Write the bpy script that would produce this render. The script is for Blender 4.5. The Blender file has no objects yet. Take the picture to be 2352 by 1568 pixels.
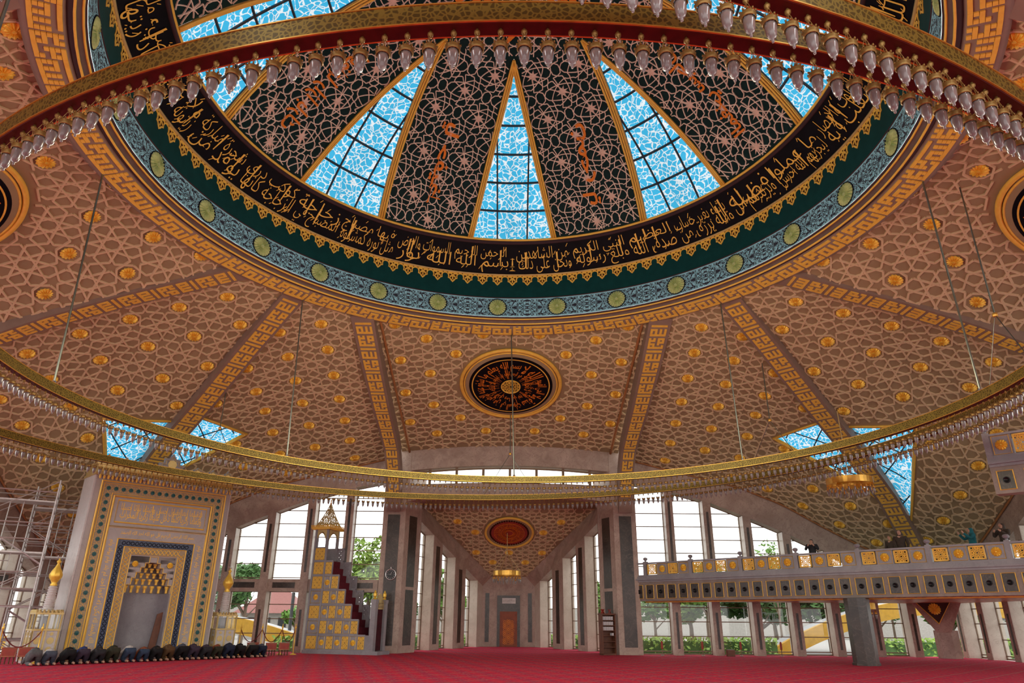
import bpy, bmesh, math, random, unicodedata
import numpy as np
from mathutils import Vector, Matrix
from mathutils.bvhtree import BVHTree
R = math.radians
PI = math.pi
SC = bpy.context.scene
COL = SC.collection

# ------------------------------------------------------------------ camera
FPX = 1595.39
cam_r = Vector((0.99996, -0.00615, 0.00684))
cam_u = Vector((-0.00863, -0.37276, 0.92789))
cam_f = Vector((0.00316, 0.92791, 0.37280))
cam_d = bpy.data.cameras.new('camera')
cam_d.sensor_width = 36.0
cam_d.lens = 36.0 * FPX / 2352.0
cam_d.clip_end = 500
cam = bpy.data.objects.new('camera', cam_d)
COL.objects.link(cam)
cam.matrix_world = Matrix(((cam_r.x, cam_u.x, -cam_f.x, -0.068), (cam_r.y, cam_u.y, -cam_f.y, -17.393),
                           (cam_r.z, cam_u.z, -cam_f.z, 1.55), (0, 0, 0, 1)))
SC.camera = cam

# ------------------------------------------------------------------ sky
SC.view_settings.view_transform = 'Standard'
SC.view_settings.look = 'None'
SC.view_settings.gamma = 1.0
SC.view_settings.use_curve_mapping = False
SC.view_settings.exposure = 0.0
W = bpy.data.worlds.new('overcast_sky')
SC.world = W
W.use_nodes = True
nt = W.node_tree
nt.nodes.clear()
wo = nt.nodes.new('ShaderNodeOutputWorld')
bg = nt.nodes.new('ShaderNodeBackground')
tc = nt.nodes.new('ShaderNodeTexCoord')
sx = nt.nodes.new('ShaderNodeSeparateXYZ')
cr = nt.nodes.new('ShaderNodeValToRGB')
cr.color_ramp.elements[0].position = 0.0
cr.color_ramp.elements[0].color = (0.95, 0.925, 0.885, 1)
cr.color_ramp.elements[1].position = 0.6
cr.color_ramp.elements[1].color = (0.93, 0.935, 0.94, 1)
nt.links.new(tc.outputs['Generated'], sx.inputs[0])
nt.links.new(sx.outputs['Z'], cr.inputs[0])
nt.links.new(cr.outputs[0], bg.inputs[0])
bg.inputs[1].default_value = 2.6
nt.links.new(bg.outputs[0], wo.inputs[0])

# ------------------------------------------------------------------ unseen fill lights, added under the dome to brighten hall and vaults
def point(name, loc, watts, col, rad=0.5):
    l = bpy.data.lights.new(name, 'POINT')
    l.energy = watts
    l.color = col
    l.shadow_soft_size = rad
    o = bpy.data.objects.new(name, l)
    o.location = loc
    COL.objects.link(o)
    return o
WARM = (1.0, 0.90, 0.68)
for k in range(6):
    a = R(30 + 60 * k)
    point('hall_lamp', (6.5 * math.cos(a), 6.5 * math.sin(a), 8.4), 260, WARM, 0.8)

# ------------------------------------------------------------------ materials
MATS = {}
def new_mat(name):
    m = bpy.data.materials.new(name)
    m.use_nodes = True
    n = m.node_tree
    b = n.nodes['Principled BSDF']
    MATS[name] = m
    return m, n, b
def setspec(b, v):
    if 'Specular IOR Level' in b.inputs:
        b.inputs['Specular IOR Level'].default_value = v
def plain(name, col, rough=0.6, metal=0.0, var=0.12, scale=6.0, spec=0.4, bump=0.0):
    m, n, b = new_mat(name)
    tcn = n.nodes.new('ShaderNodeTexCoord')
    nz = n.nodes.new('ShaderNodeTexNoise')
    nz.inputs['Scale'].default_value = scale
    nz.inputs['Detail'].default_value = 4
    n.links.new(tcn.outputs['Object'], nz.inputs['Vector'])
    rp = n.nodes.new('ShaderNodeValToRGB')
    rp.color_ramp.elements[0].position = 0.3
    rp.color_ramp.elements[1].position = 0.7
    rp.color_ramp.elements[0].color = tuple(c * (1 - var) for c in col) + (1,)
    rp.color_ramp.elements[1].color = tuple(min(1, c * (1 + var)) for c in col) + (1,)
    n.links.new(nz.outputs['Fac'], rp.inputs[0])
    n.links.new(rp.outputs[0], b.inputs['Base Color'])
    b.inputs['Roughness'].default_value = rough
    b.inputs['Metallic'].default_value = metal
    setspec(b, spec)
    if bump > 0:
        bp = n.nodes.new('ShaderNodeBump')
        bp.inputs['Strength'].default_value = bump
        n.links.new(nz.outputs['Fac'], bp.inputs['Height'])
        n.links.new(bp.outputs[0], b.inputs['Normal'])
    return m
def marble(name, c1, c2, vein, scale=1.2, rough=0.35, veinw=0.05):
    m, n, b = new_mat(name)
    tcn = n.nodes.new('ShaderNodeTexCoord')
    nz = n.nodes.new('ShaderNodeTexNoise')
    nz.inputs['Scale'].default_value = scale
    nz.inputs['Detail'].default_value = 8
    nz.inputs['Distortion'].default_value = 0.8
    n.links.new(tcn.outputs['Object'], nz.inputs['Vector'])
    rp = n.nodes.new('ShaderNodeValToRGB')
    e = rp.color_ramp.elements
    e[0].position = 0.32
    e[0].color = c1 + (1,)
    e[1].position = 0.68
    e[1].color = c2 + (1,)
    n.links.new(nz.outputs['Fac'], rp.inputs[0])
    nz2 = n.nodes.new('ShaderNodeTexNoise')
    nz2.inputs['Scale'].default_value = scale * 1.7
    nz2.inputs['Detail'].default_value = 6
    nz2.inputs['Distortion'].default_value = 2.0
    n.links.new(tcn.outputs['Object'], nz2.inputs['Vector'])
    r2 = n.nodes.new('ShaderNodeValToRGB')
    r2.color_ramp.elements[0].position = 0.5 - veinw
    r2.color_ramp.elements[0].color = (0, 0, 0, 1)
    r2.color_ramp.elements[1].position = 0.5
    r2.color_ramp.elements[1].color = (1, 1, 1, 1)
    e3 = r2.color_ramp.elements.new(0.5 + veinw)
    e3.color = (0, 0, 0, 1)
    n.links.new(nz2.outputs['Fac'], r2.inputs[0])
    mx = n.nodes.new('ShaderNodeMix')
    mx.data_type = 'RGBA'
    ml = n.nodes.new('ShaderNodeMath')
    ml.operation = 'MULTIPLY'
    ml.inputs[1].default_value = 0.6
    n.links.new(r2.outputs[0], ml.inputs[0])
    n.links.new(ml.outputs[0], mx.inputs['Factor'])
    n.links.new(rp.outputs[0], mx.inputs['A'])
    mx.inputs['B'].default_value = vein + (1,)
    n.links.new(mx.outputs['Result'], b.inputs['Base Color'])
    b.inputs['Roughness'].default_value = rough
    return m
marble('stone_pink', (0.37, 0.275, 0.22), (0.51, 0.405, 0.335), (0.27, 0.18, 0.15), 1.3, 0.45, 0.03)
marble('stone_cream', (0.52, 0.44, 0.36), (0.66, 0.58, 0.49), (0.45, 0.36, 0.28), 1.0, 0.4, 0.02)
marble('stone_taupe', (0.22, 0.175, 0.15), (0.30, 0.245, 0.21), (0.16, 0.125, 0.105), 1.6, 0.4, 0.02)
marble('stone_grey', (0.245, 0.24, 0.265), (0.325, 0.32, 0.345), (0.2, 0.195, 0.215), 1.6, 0.35, 0.02)
marble('stone_white', (0.58, 0.55, 0.53), (0.68, 0.65, 0.63), (0.48, 0.46, 0.45), 1.0, 0.35, 0.03)
marble('stone_dark', (0.022, 0.016, 0.013), (0.065, 0.048, 0.038), (0.13, 0.10, 0.08), 1.1, 0.3, 0.025)
marble('mihrab_stone', (0.38, 0.35, 0.34), (0.46, 0.43, 0.42), (0.32, 0.30, 0.30), 0.8, 0.4, 0.02)
plain('plaster', (0.35, 0.275, 0.155), 0.8, 0, 0.07, 1.2)
plain('plaster_panel', (0.32, 0.245, 0.14), 0.8, 0, 0.07, 3.0)
plain('strap', (0.70, 0.57, 0.355), 0.6, 0, 0.06, 2.0)
plain('gold', (0.86, 0.50, 0.10), 0.32, 0.75, 0.10, 9.0, 0.5)
plain('bronze', (0.34, 0.21, 0.06), 0.4, 0.5, 0.15, 9.0)
plain('edge_brown', (0.40, 0.19, 0.07), 0.5)
plain('mihrab_tan', (0.40, 0.32, 0.20), 0.5)
plain('gold_leaf', (1.0, 0.62, 0.10), 0.45, 0.08, 0.10, 5.0, 0.5)
plain('gold_pale', (0.62, 0.48, 0.20), 0.4, 0.45, 0.10, 5.0, 0.5)
plain('gold_bright', (1.0, 0.63, 0.09), 0.35, 0.35, 0.12, 14.0, 0.5)
plain('kufic_stone', (0.29, 0.22, 0.175), 0.6, 0, 0.08, 3.0)
plain('moulding_brown', (0.13, 0.085, 0.075), 0.45, 0, 0.12, 4.0)
plain('moulding_purple', (0.06, 0.035, 0.04), 0.5, 0, 0.1, 4.0, 0.08)
plain('dome_green', (0.008, 0.030, 0.032), 0.55, 0, 0.2, 3.0, 0.08)
plain('band_green', (0.006, 0.055, 0.055), 0.5, 0, 0.12, 3.0, 0.08)
plain('band_black', (0.006, 0.006, 0.010), 0.5, 0, 0.2, 3.0, 0.08)
plain('fringe_dark', (0.05, 0.012, 0.008), 0.5, 0, 0.2, 3.0, 0.08)
plain('dome_strap', (0.84, 0.74, 0.63), 0.45, 0.1, 0.12, 3.0, 0.08)
plain('dome_star', (0.90, 0.76, 0.66), 0.45, 0.1, 0.1, 3.0, 0.08)
plain('letter_orange', (0.80, 0.25, 0.02), 0.5, 0.1, 0.1, 5.0)
plain('medallion_green', (0.50, 0.62, 0.26), 0.5, 0.1, 0.18, 16.0, 0.4, 0.3)
plain('mullion', (0.035, 0.045, 0.055), 0.5, 0.2)
plain('frame_bronze', (0.22, 0.15, 0.10), 0.45, 0.3)
plain('frame_white', (0.55, 0.53, 0.50), 0.5, 0.0)
plain('rod_steel', (0.22, 0.24, 0.20), 0.3, 0.9)
plain('ring_under', (0.10, 0.016, 0.010), 0.5, 0.35, 0.2, 8.0)  # red reflection of the carpet, painted into the colour of the ring's underside
plain('wood', (0.15, 0.055, 0.028), 0.45, 0, 0.25, 5.0)
plain('wood_red', (0.33, 0.04, 0.022), 0.4, 0, 0.2, 5.0)
plain('door_wood', (0.26, 0.055, 0.015), 0.45, 0, 0.2, 4.0)
plain('curtain', (0.055, 0.006, 0.012), 0.8, 0, 0.25, 6.0)
plain('stair_carpet', (0.12, 0.008, 0.018), 0.9, 0, 0.2, 9.0)
plain('paper', (0.62, 0.62, 0.64), 0.7)
plain('steel', (0.56, 0.55, 0.53), 0.4, 0.5)
plain('black_face', (0.01, 0.012, 0.014), 0.3)
plain('chrome', (0.62, 0.62, 0.62), 0.2, 0.9)
plain('skin', (0.50, 0.30, 0.21), 0.6)
plain('hair', (0.015, 0.011, 0.009), 0.7)
plain('rope', (0.16, 0.02, 0.02), 0.8)
plain('blue_tile', (0.045, 0.065, 0.13), 0.35, 0, 0.4, 12.0)
plain('teal_tile', (0.004, 0.10, 0.105), 0.3, 0, 0.2, 8.0)
plain('leaf_a', (0.12, 0.25, 0.035), 0.7, 0, 0.35, 2.5)
plain('leaf_b', (0.07, 0.16, 0.04), 0.7, 0, 0.35, 2.5)
plain('leaf_c', (0.20, 0.32, 0.05), 0.7, 0, 0.35, 2.5)
plain('bark', (0.20, 0.14, 0.10), 0.8)
plain('lawn', (0.10, 0.17, 0.03), 0.9, 0, 0.3, 2.0)
plain('paving', (0.30, 0.285, 0.26), 0.8)
plain('arch_yellow', (0.50, 0.27, 0.02), 0.5)
plain('arch_white', (0.36, 0.36, 0.36), 0.5)
plain('render_white', (0.34, 0.32, 0.29), 0.7)
plain('roof_red', (0.24, 0.09, 0.075), 0.7)
plain('asphalt_post', (0.05, 0.055, 0.06), 0.5)
CLOTH = {'grey': (0.11, 0.11, 0.115), 'charcoal': (0.025, 0.025, 0.03), 'black': (0.009, 0.009, 0.011), 'navy': (0.014, 0.022, 0.05),
         'denim': (0.035, 0.06, 0.11), 'brown': (0.10, 0.055, 0.022), 'taupe': (0.20, 0.155, 0.12), 'plum': (0.05, 0.035, 0.06),
         'olive': (0.035, 0.035, 0.02), 'white': (0.52, 0.50, 0.48), 'rust': (0.24, 0.07, 0.03), 'teal': (0.01, 0.13, 0.16),
         'umber': (0.05, 0.037, 0.028), 'mustard': (0.26, 0.22, 0.05), 'blue': (0.03, 0.05, 0.17), 'slate': (0.07, 0.085, 0.12)}
for k_, v_ in CLOTH.items():
    plain('cloth_' + k_, v_, 0.85, 0, 0.18, 12.0)
# perforated gold of the chandelier ring and of pierced grilles
def perforated(name, c_hi, c_lo, scale, metal=0.8, thr=0.35):
    m, n, b = new_mat(name)
    tcn = n.nodes.new('ShaderNodeTexCoord')
    v = n.nodes.new('ShaderNodeTexVoronoi')
    v.feature = 'DISTANCE_TO_EDGE'
    v.inputs['Scale'].default_value = scale
    n.links.new(tcn.outputs['Object'], v.inputs['Vector'])
    rp = n.nodes.new('ShaderNodeValToRGB')
    rp.color_ramp.elements[0].position = thr * 0.25
    rp.color_ramp.elements[0].color = c_hi + (1,)
    rp.color_ramp.elements[1].position = thr * 0.5
    rp.color_ramp.elements[1].color = c_lo + (1,)
    n.links.new(v.outputs['Distance'], rp.inputs[0])
    n.links.new(rp.outputs[0], b.inputs['Base Color'])
    b.inputs['Metallic'].default_value = metal
    b.inputs['Roughness'].default_value = 0.38
    return m
perforated('ring_gold', (0.30, 0.225, 0.04), (0.12, 0.085, 0.016), 16.0, 0.45)
perforated('soffit_red', (0.55, 0.17, 0.05), (0.22, 0.06, 0.02), 3.0, 0.1)
# glass
def thin_glass(name, tint=(0.96, 0.98, 0.98), refl=0.06):
    m = bpy.data.materials.new(name)
    m.use_nodes = True
    n = m.node_tree
    n.nodes.clear()
    o = n.nodes.new('ShaderNodeOutputMaterial')
    t = n.nodes.new('ShaderNodeBsdfTransparent')
    t.inputs[0].default_value = tint + (1,)
    g = n.nodes.new('ShaderNodeBsdfGlossy')
    g.inputs['Roughness'].default_value = 0.03
    mx = n.nodes.new('ShaderNodeMixShader')
    mx.inputs[0].default_value = refl
    n.links.new(t.outputs[0], mx.inputs[1])
    n.links.new(g.outputs[0], mx.inputs[2])
    n.links.new(mx.outputs[0], o.inputs[0])
    MATS[name] = m
    return m
thin_glass('window_glass')
m, n, b = new_mat('lamp_glass')
b.inputs['Base Color'].default_value = (0.30, 0.27, 0.26, 1)
b.inputs['Roughness'].default_value = 0.18
b.inputs['Transmission Weight'].default_value = 0.30
# printed sky-blue skylight glass: white vermicelli on light blue, lit from the sky behind it
def printed_glass():
    m = bpy.data.materials.new('printed_glass')
    m.use_nodes = True
    n = m.node_tree
    n.nodes.clear()
    o = n.nodes.new('ShaderNodeOutputMaterial')
    tcn = n.nodes.new('ShaderNodeUVMap')
    nz = n.nodes.new('ShaderNodeTexNoise')
    nz.inputs['Scale'].default_value = 1.7
    nz.inputs['Detail'].default_value = 1.0
    n.links.new(tcn.outputs[0], nz.inputs['Vector'])
    mxv = n.nodes.new('ShaderNodeMix')
    mxv.data_type = 'RGBA'
    mxv.blend_type = 'ADD'
    mxv.inputs['Factor'].default_value = 0.55
    n.links.new(tcn.outputs[0], mxv.inputs['A'])
    n.links.new(nz.outputs['Color'], mxv.inputs['B'])
    v = n.nodes.new('ShaderNodeTexVoronoi')
    v.feature = 'DISTANCE_TO_EDGE'
    v.inputs['Scale'].default_value = 5.2
    n.links.new(mxv.outputs['Result'], v.inputs['Vector'])
    nz2 = n.nodes.new('ShaderNodeTexNoise')
    nz2.inputs['Scale'].default_value = 7.0
    nz2.inputs['Detail'].default_value = 2.0
    nz2.inputs['Distortion'].default_value = 1.2
    n.links.new(tcn.outputs[0], nz2.inputs['Vector'])
    ad = n.nodes.new('ShaderNodeMath')
    ad.operation = 'MULTIPLY_ADD'
    ad.inputs[1].default_value = 0.30
    n.links.new(nz2.outputs['Fac'], ad.inputs[0])
    n.links.new(v.outputs['Distance'], ad.inputs[2])
    rp = n.nodes.new('ShaderNodeValToRGB')
    e = rp.color_ramp.elements
    e[0].position = 0.195
    e[0].color = (0.42, 0.46, 0.48, 1)
    e[1].position = 0.24
    e[1].color = (0.030, 0.245, 0.40, 1)
    n.links.new(ad.outputs[0], rp.inputs[0])
    t = n.nodes.new('ShaderNodeBsdfTranslucent')
    n.links.new(rp.outputs[0], t.inputs[0])
    d = n.nodes.new('ShaderNodeBsdfDiffuse')
    n.links.new(rp.outputs[0], d.inputs[0])
    mx = n.nodes.new('ShaderNodeMixShader')
    mx.inputs[0].default_value = 0.12
    n.links.new(t.outputs[0], mx.inputs[1])
    n.links.new(d.outputs[0], mx.inputs[2])
    n.links.new(mx.outputs[0], o.inputs[0])
    MATS['printed_glass'] = m
printed_glass()
# turquoise arabesque band: dark scrolls mirrored in every bay, from the UV map (u counts bays, v runs 0..1)
def arabesque():
    m, n, b = new_mat('arabesque_blue')
    uv = n.nodes.new('ShaderNodeUVMap')
    sp = n.nodes.new('ShaderNodeSeparateXYZ')
    n.links.new(uv.outputs[0], sp.inputs[0])
    def math_(op, a, bb=None):
        k = n.nodes.new('ShaderNodeMath')
        k.operation = op
        for i, x in enumerate((a, bb)):
            if x is None:
                continue
            if isinstance(x, (int, float)):
                k.inputs[i].default_value = x
            else:
                n.links.new(x, k.inputs[i])
        return k.outputs[0]
    pu = math_('PINGPONG', sp.outputs[0], 0.5)
    pv = math_('ABSOLUTE', math_('SUBTRACT', sp.outputs[1], 0.5))
    cb = n.nodes.new('ShaderNodeCombineXYZ')
    n.links.new(math_('MULTIPLY', pu, 2.4), cb.inputs[0])
    n.links.new(pv, cb.inputs[1])
    nz = n.nodes.new('ShaderNodeTexNoise')
    nz.inputs['Scale'].default_value = 4.6
    nz.inputs['Detail'].default_value = 2.2
    nz.inputs['Distortion'].default_value = 2.6
    n.links.new(cb.outputs[0], nz.inputs['Vector'])
    w = n.nodes.new('ShaderNodeTexVoronoi')
    w.feature = 'DISTANCE_TO_EDGE'
    w.inputs['Scale'].default_value = 5.0
    n.links.new(cb.outputs[0], w.inputs['Vector'])
    f = math_('ABSOLUTE', math_('SUBTRACT', nz.outputs['Fac'], 0.5))
    f2 = math_('ADD', f, math_('MULTIPLY', w.outputs['Distance'], 0.12))
    rp = n.nodes.new('ShaderNodeValToRGB')
    e = rp.color_ramp.elements
    e[0].position = 0.070
    e[0].color = (0.015, 0.014, 0.030, 1)
    e[1].position = 0.085
    e[1].color = (0.34, 0.74, 0.88, 1)
    n.links.new(f2, rp.inputs[0])
    edge = math_('GREATER_THAN', pv, 0.44)
    mx = n.nodes.new('ShaderNodeMix')
    mx.data_type = 'RGBA'
    n.links.new(edge, mx.inputs['Factor'])
    n.links.new(rp.outputs[0], mx.inputs['A'])
    mx.inputs['B'].default_value = (0.34, 0.74, 0.88, 1)
    n.links.new(mx.outputs['Result'], b.inputs['Base Color'])
    b.inputs['Roughness'].default_value = 0.5
arabesque()
# red prayer carpet woven in rows that run square to the mihrab
def carpet():
    m, n, b = new_mat('carpet')
    tcn = n.nodes.new('ShaderNodeTexCoord')
    mp = n.nodes.new('ShaderNodeMapping')
    mp.inputs['Rotation'].default_value = (0, 0, R(-45))
    n.links.new(tcn.outputs['Object'], mp.inputs['Vector'])
    sp = n.nodes.new('ShaderNodeSeparateXYZ')
    n.links.new(mp.outputs[0], sp.inputs[0])
    def math_(op, a, bb=None, cc=None):
        k = n.nodes.new('ShaderNodeMath')
        k.operation = op
        for i, x in enumerate((a, bb, cc)):
            if x is None:
                continue
            if isinstance(x, (int, float)):
                k.inputs[i].default_value = x
            else:
                n.links.new(x, k.inputs[i])
        return k.outputs[0]
    x, y = sp.outputs[0], sp.outputs[1]
    rowy = math_('PINGPONG', y, 0.6)
    line = math_('LESS_THAN', rowy, 0.022)
    cx = math_('LESS_THAN', math_('PINGPONG', x, 0.36), 0.17)
    cy = math_('LESS_THAN', math_('PINGPONG', y, 0.6), 0.28)
    chk = math_('ABSOLUTE', math_('SUBTRACT', cx, cy))
    v = n.nodes.new('ShaderNodeTexVoronoi')
    v.inputs['Scale'].default_value = 9.0
    n.links.new(mp.outputs[0], v.inputs['Vector'])
    fl = math_('LESS_THAN', v.outputs['Distance'], 0.34)
    def mix(f, a, bb):
        k = n.nodes.new('ShaderNodeMix')
        k.data_type = 'RGBA'
        if isinstance(f, float):
            k.inputs['Factor'].default_value = f
        else:
            n.links.new(f, k.inputs['Factor'])
        for key, val in (('A', a), ('B', bb)):
            if isinstance(val, tuple):
                k.inputs[key].default_value = val + (1,)
            else:
                n.links.new(val, k.inputs[key])
        return k.outputs['Result']
    base = mix(chk, (0.66, 0.026, 0.07), (0.47, 0.036, 0.095))
    c1 = mix(math_('MULTIPLY', fl, math_('MULTIPLY_ADD', chk, 0.35, 0.18)), base, (0.46, 0.22, 0.20))
    c2 = mix(math_('MULTIPLY', line, 0.75), c1, (0.42, 0.25, 0.20))
    n.links.new(c2, b.inputs['Base Color'])
    b.inputs['Roughness'].default_value = 0.95
    setspec(b, 0.1)
carpet()
# ------------------------------------------------------------------ helpers
class MB:
    def __init__(s):
        s.v = []
        s.f = []
        s.m = []
        s.uv = None
    def add(s, verts, faces, mi=0):
        o = len(s.v)
        s.v.extend([tuple(p) for p in verts])
        for f in faces:
            s.f.append(tuple(i + o for i in f))
            s.m.append(mi)
        return s
    def box(s, c, d, rz=0.0, M=None, mi=0):
        hx, hy, hz = d[0] / 2, d[1] / 2, d[2] / 2
        P = [Vector((sx_ * hx, sy_ * hy, sz_ * hz)) for sz_ in (-1, 1) for sy_ in (-1, 1) for sx_ in (-1, 1)]
        if M is None:
            M = Matrix.Rotation(rz, 3, 'Z')
        P = [M @ p + Vector(c) for p in P]
        return s.add(P, [(0, 2, 3, 1), (4, 5, 7, 6), (0, 1, 5, 4), (2, 6, 7, 3), (0, 4, 6, 2), (1, 3, 7, 5)], mi)
    def bbox(s, a, b, mi=0):
        return s.box([(a[i] + b[i]) / 2 for i in range(3)], [abs(a[i] - b[i]) for i in range(3)], mi=mi)
    def hexa(s, P, mi=0):
        # P: 4 bottom ccw + 4 top ccw
        return s.add(P, [(3, 2, 1, 0), (4, 5, 6, 7), (0, 1, 5, 4), (1, 2, 6, 5), (2, 3, 7, 6), (3, 0, 4, 7)], mi)
    def prism(s, poly, z0, z1, mi=0):
        n = len(poly)
        z0s = z0 if hasattr(z0, '__len__') else [z0] * n
        z1s = z1 if hasattr(z1, '__len__') else [z1] * n
        V = [(p[0], p[1], z0s[i]) for i, p in enumerate(poly)] + [(p[0], p[1], z1s[i]) for i, p in enumerate(poly)]
        F = [tuple(range(n - 1, -1, -1)), tuple(range(n, 2 * n))] + [(i, (i + 1) % n, n + (i + 1) % n, n + i) for i in range(n)]
        return s.add(V, F, mi)
    def extrude(s, poly3, vec, mi=0):
        n = len(poly3)
        V = [Vector(p) for p in poly3] + [Vector(p) + Vector(vec) for p in poly3]
        F = [tuple(range(n - 1, -1, -1)), tuple(range(n, 2 * n))] + [(i, (i + 1) % n, n + (i + 1) % n, n + i) for i in range(n)]
        return s.add(V, F, mi)
    def tube(s, path, r, seg=6, mi=0, closed=False):
        path = [Vector(p) for p in path]
        n = len(path)
        rr = r if hasattr(r, '__len__') else [r] * n
        rings = []
        V = []
        F = []
        prev = None
        for i, p in enumerate(path):
            if closed:
                t = path[(i + 1) % n] - path[i - 1]
            else:
                t = path[min(i + 1, n - 1)] - path[max(i - 1, 0)]
            t = t.normalized() if t.length > 1e-9 else Vector((0, 0, 1))
            if prev is None:
                a = t.orthogonal().normalized()
            else:
                a = prev - t * prev.dot(t)
                a = a.normalized() if a.length > 1e-6 else t.orthogonal().normalized()
            prev = a
            b_ = t.cross(a)
            for k in range(seg):
                an = 2 * PI * k / seg
                V.append(p + (a * math.cos(an) + b_ * math.sin(an)) * rr[i])
        m_ = n if closed else n - 1
        for i in range(m_):
            j = (i + 1) % n
            for k in range(seg):
                F.append((i * seg + k, i * seg + (k + 1) % seg, j * seg + (k + 1) % seg, j * seg + k))
        if not closed:
            F.append(tuple(range(seg - 1, -1, -1)))
            F.append(tuple(range((n - 1) * seg, n * seg)))
        return s.add(V, F, mi)
    def lathe(s, prof, c=(0, 0, 0), seg=24, a0=0.0, a1=2 * PI, mi=0, cap=True):
        full = abs(a1 - a0 - 2 * PI) < 1e-6
        n = seg if full else seg + 1
        V = []
        for (r_, z_) in prof:
            for k in range(n):
                a = a0 + (a1 - a0) * k / seg
                V.append((c[0] + r_ * math.cos(a), c[1] + r_ * math.sin(a), c[2] + z_))
        F = []
        for i in range(len(prof) - 1):
            for k in range(seg):
                k2 = (k + 1) % n
                F.append((i * n + k, i * n + k2, (i + 1) * n + k2, (i + 1) * n + k))
        if cap and full:
            if prof[0][0] > 1e-4:
                F.append(tuple(range(n - 1, -1, -1)))
            if prof[-1][0] > 1e-4:
                F.append(tuple(range((len(prof) - 1) * n, len(prof) * n)))
        return s.add(V, F, mi)
    def disc(s, c, r, seg=24, M=None, th=0.02, mi=0):
        V = []
        for zz in (0, th):
            for k in range(seg):
                a = 2 * PI * k / seg
                p = Vector((r * math.cos(a), r * math.sin(a), zz))
                if M is not None:
                    p = M @ p
                V.append(p + Vector(c))
        F = [tuple(range(seg - 1, -1, -1)), tuple(range(seg, 2 * seg))] + [(k, (k + 1) % seg, seg + (k + 1) % seg, seg + k) for k in range(seg)]
        return s.add(V, F, mi)
    def xform(s, fn):
        s.v = [tuple(fn(Vector(p))) for p in s.v]
        return s
    def mesh(s, name, mats, smooth=False):
        me = bpy.data.meshes.new(name)
        me.from_pydata([tuple(p) for p in s.v], [], s.f)
        for m_ in (mats if isinstance(mats, (list, tuple)) else [mats]):
            me.materials.append(MATS[m_] if isinstance(m_, str) else m_)
        if any(s.m):
            me.polygons.foreach_set('material_index', s.m)
        if smooth:
            me.polygons.foreach_set('use_smooth', [True] * len(me.polygons))
        me.update()
        return me
    def obj(s, name, mats, parent=None, smooth=False, loc=None, rz=None):
        me = s.mesh(name, mats, smooth)
        o = bpy.data.objects.new(name, me)
        COL.objects.link(o)
        if parent is not None:
            o.parent = parent
        if loc is not None:
            o.location = loc
        if rz is not None:
            o.rotation_euler = (0, 0, rz)
        return o
def link_obj(name, me, parent=None, loc=(0, 0, 0), M=None):
    o = bpy.data.objects.new(name, me)
    COL.objects.link(o)
    if parent is not None:
        o.parent = parent
    if M is not None:
        o.matrix_basis = M
    else:
        o.location = loc
    return o
def tag(o, label=None, cat=None, group=None, kind=None):
    if label:
        o['label'] = label
    if cat:
        o['category'] = cat
    if group:
        o['group'] = group
    if kind:
        o['kind'] = kind
    return o
def struct(o, label, cat='structure', group=None):
    return tag(o, label, cat, group, 'structure')
def empty(name, loc=(0, 0, 0), rz=0.0):
    o = bpy.data.objects.new(name, None)
    o.empty_display_size = 0.2
    o.location = loc
    o.rotation_euler = (0, 0, rz)
    COL.objects.link(o)
    return o
def dup(root, loc, rz=None, label=None, group=None):
    r = root.copy()
    COL.objects.link(r)
    r.location = loc
    if rz is not None:
        r.rotation_euler = (0, 0, rz)
    if label:
        r['label'] = label
    if group:
        r['group'] = group
    for ch in list(root.children):
        c2 = ch.copy()
        COL.objects.link(c2)
        c2.parent = r
        for g in ch.children:
            d = g.copy()
            COL.objects.link(d)
            d.parent = c2
    return r
def shade(o):
    o.data.polygons.foreach_set('use_smooth', [True] * len(o.data.polygons))
    return o
def rotz(p, a):
    ca, sa = math.cos(a), math.sin(a)
    return (p[0] * ca - p[1] * sa, p[0] * sa + p[1] * ca) + tuple(p[2:])
def interp(C, t):
    C = [Vector(p) for p in C]
    d = [0]
    for i in range(1, len(C)):
        d.append(d[-1] + (C[i] - C[i - 1]).length)
    x = t * d[-1]
    for i in range(1, len(C)):
        if x <= d[i] or i == len(C) - 1:
            k = (x - d[i - 1]) / max(1e-9, d[i] - d[i - 1])
            return C[i - 1].lerp(C[i], k)
# Arabic lettering: joined letter forms, laid out from right to left
FORMS = {}
for cp in range(0xFE70, 0xFEFD):
    d_ = unicodedata.decomposition(chr(cp)).split()
    if len(d_) == 2 and d_[0] in ('<isolated>', '<initial>', '<medial>', '<final>'):
        FORMS.setdefault(chr(int(d_[1], 16)), {})[d_[0][1:-1]] = chr(cp)
for cp in range(0xFEF5, 0xFEFD):
    d_ = unicodedata.decomposition(chr(cp)).split()
    if len(d_) == 3:
        FORMS.setdefault(chr(int(d_[1], 16)) + chr(int(d_[2], 16)), {})[d_[0][1:-1]] = chr(cp)
def shape_arabic(t):
    u = []
    i = 0
    while i < len(t):
        if t[i:i + 2] in FORMS:
            u.append(t[i:i + 2])
            i += 2
        else:
            u.append(t[i])
            i += 1
    out = []
    def joins_next(ch):
        return ch in FORMS and 'initial' in FORMS[ch]
    def joins_prev(ch):
        return ch in FORMS and 'final' in FORMS[ch]
    for i, ch in enumerate(u):
        if ch not in FORMS:
            out.append(ch)
            continue
        pj = i > 0 and joins_next(u[i - 1]) and joins_prev(ch)
        nj = i < len(u) - 1 and joins_next(ch) and joins_prev(u[i + 1])
        f = FORMS[ch]
        key = 'medial' if pj and nj else 'final' if pj else 'initial' if nj else 'isolated'
        out.append(f.get(key) or f.get('isolated') or ch)
    return ''.join(reversed(out))
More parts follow.
